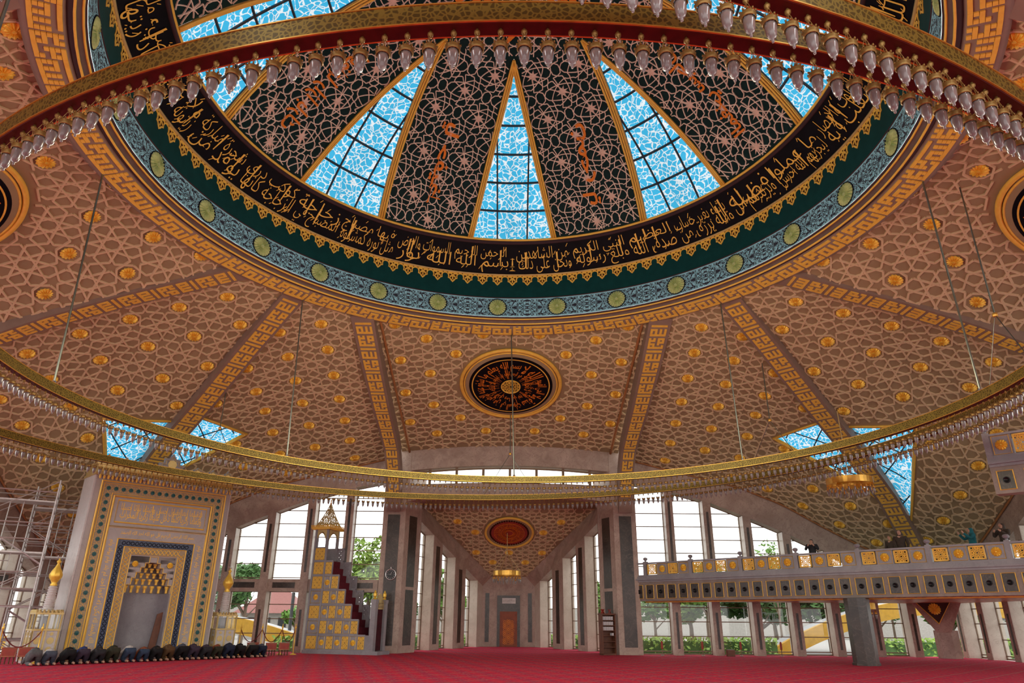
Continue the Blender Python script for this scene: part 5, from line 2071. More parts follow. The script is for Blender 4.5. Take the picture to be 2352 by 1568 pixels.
# concentric frames; each is a flat band with gold fillets
def frame_band(name, x_in, x_out, z_in, z_out, mat, y=-.02, z0=0.0):
    mb = MB()
    mb.bbox((-x_out, y, z0), (-x_in, .02, z_out)).bbox((x_in, y, z0), (x_out, .02, z_out)).bbox((-x_in, y, z_in), (x_in, .02, z_out))
    return mb.obj(name, mat, mih)
def fillet(parent, x, z, t=.022, y=-.03, z0=0.0, mat='gold_leaf', name='gold_fillet'):
    return MB().tube([(-x, y, z0), (-x, y, z), (x, y, z), (x, y, z0)], t, 5).obj(name, mat, parent)
def pair_fillets(parent, x0, x1, z0, z1, t=.02, y=-.03):
    mb = MB()
    for x, z in ((x0, z0), (x1, z1)):
        mb.tube([(-x, y, 0), (-x, y, z), (x, y, z), (x, y, 0)], t, 5)
    return mb.obj('gold_fillets', 'gold_leaf', parent)
ob_ = frame_band('outer_border', 2.02, 2.60, 6.22, 6.80, 'mihrab_tan')
pair_fillets(ob_, 2.03, 2.59, 6.23, 6.79, .045, -.04)
pair_fillets(ob_, 2.13, 2.49, 6.33, 6.69, .02, -.035)
# fine gold knotwork and teal stars along the outer border
star8 = MB()
V = []
for k in range(16):
    r_ = .092 if k % 2 == 0 else .066
    V.append((r_ * math.cos(PI * k / 8), r_ * math.sin(PI * k / 8), 0))
V2 = [(x, y, .02) for x, y, z in V]
star8.add(V + V2 + [(0, 0, .03)], [(i, (i + 1) % 16, 16 + (i + 1) % 16, 16 + i) for i in range(16)] + [(16 + i, 16 + (i + 1) % 16, 32) for i in range(16)])
star8_me = star8.mesh('teal_star', 'teal_tile')
sp = []
for k in range(17):
    sp.append((-2.31 + 4.62 * k / 16, 6.51))
for k in range(1, 22):
    sp += [(-2.31, 6.51 - .29 * k), (2.31, 6.51 - .29 * k)]
kn = MB()
for x, z in sp:
    o = link_obj('teal_star', star8_me, ob_, M=Matrix.Translation((x, -.025, z)) @ Matrix.Rotation(R(90), 4, 'X'))
    o['group'] = 'teal stars of the mihrab border'
    for k in range(8):
        a = PI * k / 4 + PI / 8
        c_, s_ = math.cos(a), math.sin(a)
        kn.tube([(x + .11 * c_, -.024, z + .11 * s_), (x + .155 * math.cos(a + .5), -.024, z + .155 * math.sin(a + .5))], .008, 3)
kn.obj('gold_knotwork', 'gold_leaf', ob_)
# upper inscription panel
MB().bbox((-1.98, -.02, 5.05), (1.98, .02, 6.2)).obj('inscription_field', 'mihrab_stone', mih)
ip = MB().bbox((-1.82, -.03, 5.22), (1.82, .02, 6.05)).obj('inscription_panel', 'mihrab_stone', mih)
MB().tube([(-1.84, -.035, 5.2), (1.84, -.035, 5.2), (1.84, -.035, 6.08), (-1.84, -.035, 6.08)], .03, 5, closed=True).obj('gold_border', 'gold_leaf', ip)
MB().tube([(-1.99, -.03, 5.04), (1.99, -.03, 5.04), (1.99, -.03, 6.2), (-1.99, -.03, 6.2)], .02, 5, closed=True).obj('outer_gold_border', 'gold_pale', ip)
mb = MB()
text_on(mb, 'وكفلها زكريا كلما دخل عليها زكريا المحراب', lambda s_, h_: (-1.68 + s_, -.036, 5.3 + h_), 3.36, .38, off=.012)
text_on(mb, 'فتقبلها ربها بقبول حسن وانبتها نباتا حسنا', lambda s_, h_: (-1.68 + s_, -.036, 5.62 + h_), 3.36, .36, off=.008)
for k in range(12):
    x = -1.6 + 3.2 * k / 11
    mb.bbox((x, -.038, 5.5), (x + .025, -.036, 5.98))
mb.obj('inscription', 'gold_leaf', ip)
# lettered band round the niche frame
lb = frame_band('lettered_band', 1.56, 2.0, 4.56, 5.0, 'mihrab_stone')
pair_fillets(lb, 1.57, 1.99, 4.57, 4.99, .014)
mb = MB()
text_on(mb, 'بسم الله الرحمن الرحيم قل هو الله احد الله الصمد', lambda s_, h_: (-1.5 + s_, -.026, 4.66 + h_), 3.0, .25, off=.008)
for sg in (-1, 1):
    for q, t in enumerate(('لم يلد ولم يولد ولم', 'يكن له كفوا احد', 'سبحان الله والحمد لله')):
        if sg < 0:
            fn = lambda s_, h_: (-1.66 - h_, -.026, 4.55 - 1.48 * q - 1.42 + s_)
            fn2 = lambda s_, h_: (-1.90 + h_, -.026, 4.5 - 1.48 * q - s_)
            text_on(mb, t, lambda s_, h_: (-1.66 - h_, -.026, 4.5 - 1.48 * q - 1.4 + s_) if False else (-1.90 + h_, -.026, 4.5 - 1.48 * q - s_), 1.4, .25, off=.008)
        else:
            text_on(mb, t, lambda s_, h_: (1.66 + h_, -.026, 4.5 - 1.48 * q - s_), 1.4, .25, off=.008)
mb.obj('inscription', 'gold_leaf', lb)
bb_ = frame_band('blue_chain_band', 1.26, 1.54, 4.27, 4.54, 'blue_tile')
pair_fillets(bb_, 1.26, 1.545, 4.27, 4.545, .016)
mb = MB()
def along(x_, z_, step):
    pts = []
    z = .15
    while z < z_ - .1:
        pts.append((-x_, z, 0))
        pts.append((x_, z, 0))
        z += step
    x = -x_ + .1
    while x < x_ - .05:
        pts.append((x, z_, 1))
        x += step
    return pts
for x, z, h in along(1.40, 4.40, .17):
    mb.tube([(x + .07 * math.cos(2 * PI * k / 8), -.026, z + .07 * math.sin(2 * PI * k / 8)) for k in range(8)], .014, 3, closed=True)
mb.obj('chain_links', 'band_black', bb_)
zb_ = frame_band('zigzag_band', .95, 1.24, 3.98, 4.25, 'mihrab_tan')
pair_fillets(zb_, .95, 1.245, 3.98, 4.255, .02)
mb = MB()
for x, z, h in along(1.095, 4.115, .16):
    for sg in (-1, 1):
        if h:
            mb.tube([(x - .08, -.026, z - sg * .1), (x + .08, -.026, z + sg * .1)], .016, 3)
        else:
            mb.tube([(x - .1, -.026, z - sg * .08), (x + .1, -.026, z + sg * .08)], .016, 3)
mb.obj('zigzag', 'gold_leaf', zb_)
# cornice and cresting
co_ = MB().bbox((-HALF - .10, -.10, MTOP), (HALF + .10, DEEP, MTOP + .10)).bbox((-HALF - .05, -.05, MTOP + .10), (HALF + .05, DEEP, MTOP + .42)).bbox((-HALF - .12, -.12, MTOP + .42), (HALF + .12, DEEP, MTOP + .50)).obj('cornice', 'gold_pale', mih)
mb = MB()
for k in range(36):
    x = -HALF + 2 * HALF * (k + .5) / 36
    mb.lathe([(.0, -.0), (.035, -.02), (.05, -.1), (.03, -.17), (0, -.19)], (x, -.13, MTOP + .02), 6)
    mb.tube([(x - .07, -.065, MTOP + .14), (x, -.065, MTOP + .38), (x + .07, -.065, MTOP + .14)], .012, 3)
mb.obj('gilded_pendants', 'gold_leaf', co_)
def merlon(xc, w, h):
    P = [(-1, 0), (1, 0), (1, .22), (.72, .22), (.72, .45), (.45, .45), (.45, .72), (.2, .72), (0, 1.0), (-.2, .72), (-.45, .72), (-.45, .45), (-.72, .45), (-.72, .22), (-1, .22)]
    m_ = MB().extrude([(xc + x * w / 2, -.05, MTOP + .5 + z * h) for x, z in P], (0, .12, 0))
    o = m_.obj('cresting', 'stone_grey', mih)
    k_ = MB()
    s_ = .78
    k_.tube([(xc + x * w / 2 * s_, -.06, MTOP + .52 + z * h * s_) for x, z in P], .018, 4, closed=True)
    k_.disc((xc, -.055, MTOP + .5 + h * .4), w * .13, 8, Matrix.Rotation(R(90), 3, 'X'), .015)
    k_.obj('gold_ornament', 'gold_pale', o)
merlon(.0, 1.5, .80)
for sg in (-1, 1):
    merlon(sg * 1.15, .72, .36)
    merlon(sg * 1.85, .72, .36)
    merlon(sg * 2.55, .62, .40)
# wooden staff leaning in the niche
st = MB().bbox((-.05, -.02, 0), (.22, .03, 1.55)).prism([(-.05, -.02), (.22, -.02), (.22, .03), (-.05, .03)], 1.55, [1.7, 1.85, 1.85, 1.7])
so = st.obj('reading_board', 'wood')
M_ = Matrix.Translation(MH) @ Matrix.Rotation(MRZ, 4, 'Z') @ Matrix.Translation((.52, .30, 0)) @ Matrix.Rotation(R(6), 4, 'Y')
so.matrix_world = M_
tag(so, 'tall carved dark wooden board standing in the mihrab niche', 'board')

# ================================================================== candle towers on cabinets
def candle_tower(local, label):
    p = Matrix.Rotation(MRZ, 3, 'Z') @ Vector(local) + MH
    e = empty('candle_tower', p, MRZ)
    tag(e, label, 'candle tower', 'candle towers beside the mihrab')
    MB().bbox((-.48, -.48, 0), (.48, .48, .08)).bbox((-.42, -.42, .08), (.42, .42, 1.12)).obj('cabinet', 'stone_white', e)
    mb = MB()
    for x in (-.42, 0, .42):
        for y in (-.43, .43):
            mb.bbox((x - .03, y - .02, .08), (x + .03, y + .02, 1.7))
    for y in (-.42, 0, .42):
        for x in (-.43, .43):
            mb.bbox((x - .02, y - .03, .08), (x + .02, y + .03, 1.7))
    for z in (.1, 1.12, 1.68):
        mb.bbox((-.46, -.46, z - .03), (.46, .46, z + .03))
    fr = mb.obj('gilded_frame', 'gold_pale', e)
    mb = MB()
    for x in (-.21, .21):
        mb.lathe([(0, 0), (.09, 0), (.09, .01), (0, .012)], (0, 0, 0), 12)
    for x in (-.21, .21):
        for z, r_ in ((.45, .10), (.75, .12), (.98, .06)):
            MB().disc((x, -.425, z), r_, 10, Matrix.Rotation(R(90), 3, 'X'), .012).obj('gilded_ornament', 'gold_pale', fr)
            MB().disc((-.425, x, z), r_, 10, Matrix.Rotation(R(-90), 3, 'Y'), .012).obj('gilded_ornament', 'gold_pale', fr)
    gp = MB().bbox((-.39, -.39, 1.16), (.39, .39, 1.64)).obj('lantern_glass', 'window_glass', e)
    MB().bbox((-.12, -.12, 1.15), (.12, .12, 1.6)).obj('lantern_core', 'stone_grey', gp)
    mb = MB()
    for k in range(6):
        for sx_, sy_ in ((1, 0), (-1, 0), (0, 1), (0, -1)):
            u = -.4 + .8 * (k + .5) / 6
            x, y = (sx_ * .42, u) if sx_ else (u, sy_ * .42)
            mb.lathe([(.05, 0), (.055, .06), (.02, .11), (0, .13)], (x, y, 1.70), 6)
    mb.obj('cresting', 'gold_pale', e)
    prof = [(.2, 1.7)]
    nr = 11
    for k in range(nr):
        z = 1.72 + .92 * k / nr
        r_ = .19 - .05 * k / nr
        prof += [(r_ - .02, z), (r_ + .012, z + .03), (r_ + .012, z + .055), (r_ - .02, z + .08)]
    prof += [(.12, 2.66)]
    MB().lathe(prof, seg=16).obj('ribbed_shaft', 'stone_white', e, True)
    fin = MB()
    n = 24
    prof = [(.10, 2.64), (.13, 2.70), (.09, 2.76), (.13, 2.84), (.2, 2.96), (.215, 3.06), (.17, 3.2), (.09, 3.34), (.05, 3.44), (.04, 3.47), (.075, 3.52), (.075, 3.56), (.03, 3.60), (.02, 3.66)]
    V, F = [], []
    for i, (r_, z) in enumerate(prof):
        for k in range(n):
            a = 2 * PI * k / n
            rr = r_ * (1 + (.08 * math.cos(8 * a + 3 * z) if 3 < i < 9 else 0))
            V.append((rr * math.cos(a), rr * math.sin(a), z))
    for i in range(len(prof) - 1):
        for k in range(n):
            F.append((i * n + k, i * n + (k + 1) % n, (i + 1) * n + (k + 1) % n, (i + 1) * n + k))
    fo = fin.add(V, F).obj('gilded_flame', 'gold_bright', e, True)
    MB().tube([(.075 * math.cos(R(a)), 0, 3.74 + .075 * math.sin(R(a))) for a in range(-235, 55, 20)], [.006 + .011 * math.sin(PI * k / 14) for k in range(15)], 6).obj('crescent', 'chrome', fo)
    return e
candle_tower((-3.45, .0, 0), 'candle tower with gold bulb on the left of the mihrab, beside the scaffold')
candle_tower((3.48, .3, 0), 'candle tower with gold bulb on the right of the mihrab, before the windows')

# ================================================================== minbar (stepped pulpit)
MA = R(-20)
mn = empty('minbar', (-10.02, 19.85 - .06, 0), MA)
tag(mn, 'stepped grey and gold minbar pulpit with pierced panels and pointed roof', 'pulpit')
TW, PWD, NPAN, ROWH, Z0, WID = .74, .44, 6, .69, .16, 1.05
DL = TW + NPAN * PWD
MB().bbox((-.06, -.06, 0), (DL + .75, WID + .06, Z0)).obj('plinth', 'stone_grey', mn)
def xe(r_):
    return TW + (NPAN - r_) * PWD
# solid flanks
for y0, y1, nm in ((0, .08, 'near_flank'), (WID - .08, WID, 'far_flank')):
    mb = MB().bbox((0, y0, Z0), (TW, y1, Z0 + 7 * ROWH))
    for r_ in range(6):
        mb.bbox((TW, y0, Z0 + r_ * ROWH), (xe(r_), y1, Z0 + (r_ + 1) * ROWH))
    fo = mb.obj(nm, 'stone_grey', mn)
    if nm == 'near_flank':
        ml = MB()
        # mouldings between the fields
        for r_ in range(6):
            ml.bbox((-.01, -.02, Z0 + (r_ + 1) * ROWH - .03), (xe(r_) + .01, .01, Z0 + (r_ + 1) * ROWH + .03))
        for x in (.0, TW - .04):
            ml.bbox((x - .02, -.035, Z0), (x + .08, .01, Z0 + 8.3 * ROWH))
        ml.obj('mouldings', 'stone_grey', fo)
        near = fo
gl_panel_n = 0
for r_ in range(7):
    cells = [(0.08, TW - .06)] if r_ == 6 else [(0.08, TW - .06)] + [(TW + .04 + k * PWD, TW + (k + 1) * PWD - .02) for k in range(NPAN - r_)]
    for k, (xa, xb) in enumerate(cells):
        zc = Z0 + (r_ + .5) * ROWH
        hh = ROWH - .14
        xm = (xa + xb) / 2
        grille = (r_ + k) % 2 == 0 if k == 0 else ((NPAN - r_ - k) % 2 == 0)
        if r_ >= 5:
            grille = True
        fr = MB().tube([(xa + .03, -.012, zc - hh / 2), (xb - .03, -.012, zc - hh / 2), (xb - .03, -.012, zc + hh / 2), (xa + .03, -.012, zc + hh / 2)], .018, 4, closed=True)
        if grille:
            bk = MB().bbox((xa + .03, -.006, zc - hh / 2), (xb - .03, .0, zc + hh / 2)).obj('grille_panel', 'moulding_brown', mn)
            lt = MB()
            lattice_panel(lt, lambda x, y: (xm + x, -.016, zc + y), xb - xa - .06, hh - .02, .13, .012)
            lt.obj('grille', 'gold_leaf', bk)
            fr.obj('gold_border', 'gold_leaf', bk)
        else:
            so_ = MB().bbox((xa + .03, -.008, zc - hh / 2), (xb - .03, .0, zc + hh / 2)).obj('solid_panel', 'stone_grey', mn)
            fr.obj('gold_border', 'gold_pale', so_)
            link_obj('gilded_flower', gros, so_, M=Matrix.Translation((xm, -.008, zc)) @ Matrix.Rotation(R(90), 4, 'X') @ Matrix.Scale(.8, 4))
# steps with dark red carpet
mb = MB()
nst = 12
for k in range(nst):
    x1 = DL - (DL - TW) * k / nst
    x0 = DL - (DL - TW) * (k + 1) / nst
    mb.bbox((x0, .08, Z0), (x1 + .03, WID - .08, Z0 + (k + 1) * 6 * ROWH / nst))
mb.bbox((.04, .08, Z0), (TW, WID - .08, Z0 + 6 * ROWH))
mb.obj('carpeted_steps', 'stair_carpet', mn)
# far parapet of pierced grey panels that shows above the steps
for r_ in range(6):
    x0, x1 = xe(r_ + 1) if r_ < 5 else TW, xe(r_) + (.0 if r_ else .0)
    x0 = xe(r_) - PWD
    z0 = Z0 + (r_ + 1) * ROWH
    mb = MB()
    for a0_, a1_, b0_, b1_ in ((x0, x0 + .06, 0, 1), (x0 + PWD - .06, x0 + PWD, 0, 1), (x0, x0 + PWD, 0, .12), (x0, x0 + PWD, .88, 1)):
        mb.bbox((a0_, WID - .07, z0 + ROWH * b0_), (a1_, WID - .01, z0 + ROWH * b1_))
    po_ = mb.obj('parapet_panel', 'stone_grey', mn)
    lt = MB()
    lattice_panel(lt, lambda x, y: (x0 + PWD / 2 + x, WID - .04, z0 + ROWH / 2 + y), PWD - .1, ROWH * .8, .10, .016)
    lt.obj('parapet_grille', 'stone_grey', po_)
# canopy
mb = MB()
for x in (.05, TW - .07):
    for y in (.05, WID - .07):
        mb.bbox((x - .05, y - .05, Z0 + 6 * ROWH), (x + .07, y + .07, 5.85))
mb.obj('canopy_posts', 'stone_grey', mn)
mb = MB()
for (ax, ay, bx, by) in ((.1, .02, TW - .1, .02), (.1, WID - .02, TW - .1, WID - .02), (TW - .02, .1, TW - .02, WID - .1), (.02, .1, .02, WID - .1)):
    for k in range(10):
        t0, t1 = k / 10, (k + 1) / 10
        f_ = lambda t: 5.85 - .10 - .34 * abs(2 * t - 1) ** 2.2
        p0, p1 = (ax + (bx - ax) * t0, ay + (by - ay) * t0), (ax + (bx - ax) * t1, ay + (by - ay) * t1)
        dx, dy = (0, .03) if ay == by else (.03, 0)
        mb.hexa([(p0[0] - dx, p0[1] - dy, f_(t0)), (p1[0] - dx, p1[1] - dy, f_(t1)), (p1[0] + dx, p1[1] + dy, f_(t1)), (p0[0] + dx, p0[1] + dy, f_(t0)),
                 (p0[0] - dx, p0[1] - dy, 5.86), (p1[0] - dx, p1[1] - dy, 5.86), (p1[0] + dx, p1[1] + dy, 5.86), (p0[0] + dx, p0[1] + dy, 5.86)])
mb.obj('canopy_arches', 'gold_pale', mn)
mb = MB().bbox((-.16, -.16, 5.86), (TW + .16, WID + .16, 6.0)).bbox((-.20, -.20, 5.92), (TW + .20, WID + .20, 5.97))
ev = mb.obj('eave', 'gold_leaf', mn)
mb = MB()
for k in range(14):
    for x, y in ((-.18 + (TW + .36) * k / 13, -.2), (TW + .2, -.18 + (WID + .36) * k / 13)):
        mb.lathe([(.03, 0), (.03, .05), (0, .09)], (x, y, 6.0), 5)
mb.obj('eave_cresting', 'gold_leaf', ev)
cx_, cy_ = TW / 2, WID / 2
def ring8(s_, z):
    return [(cx_ + (TW / 2 + .08) * s_ * X_, cy_ + (WID / 2 + .0) * s_ * Y_, z) for X_, Y_ in ((-1, -1), (1, -1), (1, 1), (-1, 1))]
prof = [(1.0, 6.0), (.70, 6.3), (.45, 6.6), (.20, 6.95), (.02, 7.25)]
rfm = MB()
for (s0, z0), (s1, z1) in zip(prof, prof[1:]):
    a_, b_ = ring8(s0, z0), ring8(s1, z1)
    for i in range(4):
        P00, P10, P01, P11 = Vector(a_[i]), Vector(a_[(i + 1) % 4]), Vector(b_[i]), Vector(b_[(i + 1) % 4])
        rfm.tube([P00, P01], .022, 4)
        nn = max(2, int((P10 - P00).length / .13))
        for k in range(nn):
            q = [P00.lerp(P10, k / nn), P00.lerp(P10, (k + 1) / nn), P01.lerp(P11, k / nn), P01.lerp(P11, (k + 1) / nn)]
            rfm.tube([q[0], q[3]], .014, 4)
            rfm.tube([q[1], q[2]], .014, 4)
            rfm.tube([q[2], q[3]], .014, 4)
rf = rfm.obj('pierced_roof', 'gold_pale', mn)
MB().lathe([(.03, 7.2), (.05, 7.26), (.02, 7.32), (.035, 7.4), (.01, 7.48), (0, 7.72)], (cx_, cy_, 0), 8).obj('roof_finial', 'gold', rf)
# portal with curtain
px0 = DL + .34
mb = MB()
for y in (.06, WID - .06):
    mb.bbox((px0 - .12, y - .12, Z0), (px0 + .14, y + .12, 2.42))
    mb.bbox((px0 - .14, y - .14, 2.3), (px0 + .16, y + .14, 2.46))
mb.bbox((DL, .0, Z0), (px0 - .1, .08, Z0 + ROWH)).bbox((DL, WID - .08, Z0), (px0 - .1, WID, Z0 + ROWH))
pt = mb.obj('portal', 'stone_grey', mn)
for y in (.06, WID - .06):
    mb = MB()
    mb.lathe([(.07, 2.46), (.09, 2.5), (.05, 2.56), (.09, 2.62), (.09, 2.74), (.05, 2.8), (.03, 2.86), (0, 2.9)], (px0, y, 0), 10)
    mb.obj('portal_finial', 'gold_bright', pt)
V, F = [], []
for k in range(25):
    y = .17 + (WID - .34) * k / 24
    V += [(px0 + .03 * math.cos(k * 1.6), y, Z0 + .02), (px0 + .02 * math.cos(k * 1.6), y, 2.05)]
MB().add(V, [(2 * k, 2 * k + 2, 2 * k + 3, 2 * k + 1) for k in range(24)]).obj('curtain', 'curtain', mn, True)
mb = MB().bbox((px0 - .03, .16, 2.02), (px0 + .05, WID - .16, 2.40))
pn = [(px0 - .02, .22 + (WID - .44) * k / 12, 2.40 + .34 * math.sin(PI * k / 12) ** .8) for k in range(13)]
mb.extrude(pn + [(px0 - .02, WID - .22, 2.38), (px0 - .02, .22, 2.38)], (.05, 0, 0))
cr_ = mb.obj('portal_crest', 'gold_pale', mn)
mb = MB()
text_on(mb, 'لا اله الا الله', lambda s_, h_: (px0 + .056, .24 + s_, 2.07 + h_), WID - .48, .14, off=.01)
text_on(mb, 'محمد رسول الله', lambda s_, h_: (px0 + .056, .24 + s_, 2.23 + h_), WID - .48, .14, off=.01)
mb.obj('inscription', 'moulding_brown', cr_)
# ================================================================== people
def skin_obj(name, verts, edges, radii, mat, parent, root=0, sub=1):
    me = bpy.data.meshes.new(name)
    me.from_pydata(verts, edges, [])
    o = bpy.data.objects.new(name, me)
    COL.objects.link(o)
    o.modifiers.new('skin', 'SKIN').use_smooth_shade = True
    for i, v in enumerate(me.skin_vertices[0].data):
        r_ = radii[i]
        v.radius = r_ if hasattr(r_, '__len__') else (r_, r_)
        v.use_root = (i == root)
    s_ = o.modifiers.new('sub', 'SUBSURF')
    s_.levels = s_.render_levels = sub
    bpy.context.view_layer.update()
    dg = bpy.context.evaluated_depsgraph_get()
    m2 = bpy.data.meshes.new_from_object(o.evaluated_get(dg))
    m2.name = name
    m2.materials.clear()
    m2.materials.append(MATS[mat])
    m2.polygons.foreach_set('use_smooth', [True] * len(m2.polygons))
    bpy.data.objects.remove(o)
    bpy.data.meshes.remove(me)
    return link_obj(name, m2, parent)
def set_mat(o, mat):
    o.data = o.data.copy()
    o.data.materials.clear()
    o.data.materials.append(MATS[mat])
# bowing worshipper: kneeling with the forehead on the carpet; +y is the direction he faces
def worshipper(name='person'):
    e = empty(name)
    J = [(0, .02, .40), (0, .16, .40), (0, .34, .32), (0, .48, .22), (0, .60, .14), (0, .70, .11), (0, .76, .105),
         (.10, .02, .36), (.13, .14, .22), (.145, .26, .075), (.13, .05, .06), (.11, -.16, .055), (.105, -.24, .06), (.105, -.27, .025),
         (-.10, .02, .36), (-.13, .14, .22), (-.145, .26, .075), (-.13, .05, .06), (-.11, -.16, .055), (-.105, -.24, .06), (-.105, -.27, .025),
         (.17, .46, .20), (.215, .48, .10), (.20, .60, .035), (.20, .70, .025), (-.17, .46, .20), (-.215, .48, .10), (-.20, .60, .035), (-.20, .70, .025)]
    E_ = [(0, 1), (1, 2), (2, 3), (3, 4), (4, 5), (5, 6), (0, 7), (7, 8), (8, 9), (9, 10), (10, 11), (11, 12), (12, 13), (0, 14), (14, 15), (15, 16), (16, 17), (17, 18), (18, 19), (19, 20),
          (3, 21), (21, 22), (22, 23), (23, 24), (3, 25), (25, 26), (26, 27), (27, 28)]
    RD = [.13, .145, .15, .13, .065, .085, .07, .10, .085, .06, .055, .045, .042, .022, .10, .085, .06, .055, .045, .042, .022, .065, .045, .035, .025, .065, .045, .035, .025]
    body = skin_obj('body', J, E_, RD, 'skin', e)
    tr = skin_obj('trousers', [J[0], J[1], (.10, .0, .37), J[8], J[9], J[10], (.11, -.12, .055), (-.10, .0, .37), J[15], J[16], J[17], (-.11, -.12, .055)],
                  [(0, 1), (0, 2), (2, 3), (3, 4), (4, 5), (5, 6), (0, 7), (7, 8), (8, 9), (9, 10), (10, 11)],
                  [.16, .155, .135, .11, .075, .068, .06, .135, .11, .075, .068, .06], 'cloth_black', e)
    sh = skin_obj('shirt', [(0, .06, .42), (0, .18, .41), (0, .34, .33), (0, .48, .23), (0, .55, .18), J[21], J[22], (.205, .57, .05), J[25], J[26], (-.205, .57, .05)],
                  [(0, 1), (1, 2), (2, 3), (3, 4), (3, 5), (5, 6), (6, 7), (3, 8), (8, 9), (9, 10)],
                  [.165, .17, .17, .155, .08, .085, .062, .05, .085, .062, .05], 'cloth_charcoal', e)
    hr = skin_obj('hair', [(0, .63, .15), (0, .70, .155), (0, .745, .14)], [(0, 1), (1, 2)], [.055, .078, .06], 'hair', e)
    return e
WA, WB = Vector((-16.3, 8.95, 0)), Vector((-10.75, 15.95, 0))
SPEC = [('grey', 'grey', 'in grey shirt and trousers, first of the row from the left'),
        ('slate', 'white', 'in a pale shirt and dark trousers, second in the bowing row'),
        ('black', 'black', 'all in black, third in the bowing row from the left'),
        ('plum', 'blue', 'in a blue patterned shirt and reddish trousers, fourth in the bowing row'),
        ('charcoal', 'charcoal', 'in charcoal, fifth of the row, at the left edge of the niche frame'),
        ('olive', 'olive', 'in dark olive, sixth in the bowing row, before the niche'),
        ('denim', 'white', 'in a white shirt and blue jeans, before the niche'),
        ('denim', 'rust', 'in blue jeans and a rust top, before the niche board'),
        ('black', 'black', 'all in black, right of the man in jeans and rust top'),
        ('brown', 'brown', 'all in brown, below the right side of the niche frame'),
        ('black', 'slate', 'in black with bare soles showing, right of the man in brown'),
        ('plum', 'plum', 'in plum grey, below the teal stars of the right mihrab border'),
        ('charcoal', 'plum', 'in charcoal trousers and plum shirt, in front of the right mihrab edge'),
        ('olive', 'rust', 'in an olive sweater with rusty collar, before the right candle tower'),
        ('navy', 'navy', 'in navy clothes, before the right candle tower, next to the olive sweater'),
        ('black', 'black', 'in black with bare soles, third from the right end of the bowing row'),
        ('black', 'taupe', 'in a taupe shirt, second from the right end of the bowing row'),
        ('navy', 'slate', 'in a slate blue shirt, last at the right end of the bowing row')]
w0 = worshipper()
faces_dir = math.atan2(1, -1) - PI / 2
rw = random.Random(3)
for i, (tr_, sh_, lab) in enumerate(SPEC):
    o = w0 if i == 0 else dup(w0, (0, 0, 0))
    p = WA.lerp(WB, i / 17)
    o.location = p + Vector((rw.uniform(-.04, .04), rw.uniform(-.04, .04), 0))
    o.rotation_euler = (0, 0, R(45) + rw.uniform(-.06, .06))
    sc_ = rw.uniform(.96, 1.08)
    o.scale = (sc_, sc_, sc_ * rw.uniform(.96, 1.06))
    tag(o, 'bowing man ' + lab, 'person', 'worshippers bowing in a row before the mihrab')
    for c_ in o.children:
        if c_.name.startswith('trousers'):
            set_mat(c_, 'cloth_' + tr_)
        elif c_.name.startswith('shirt'):
            set_mat(c_, 'cloth_' + sh_)
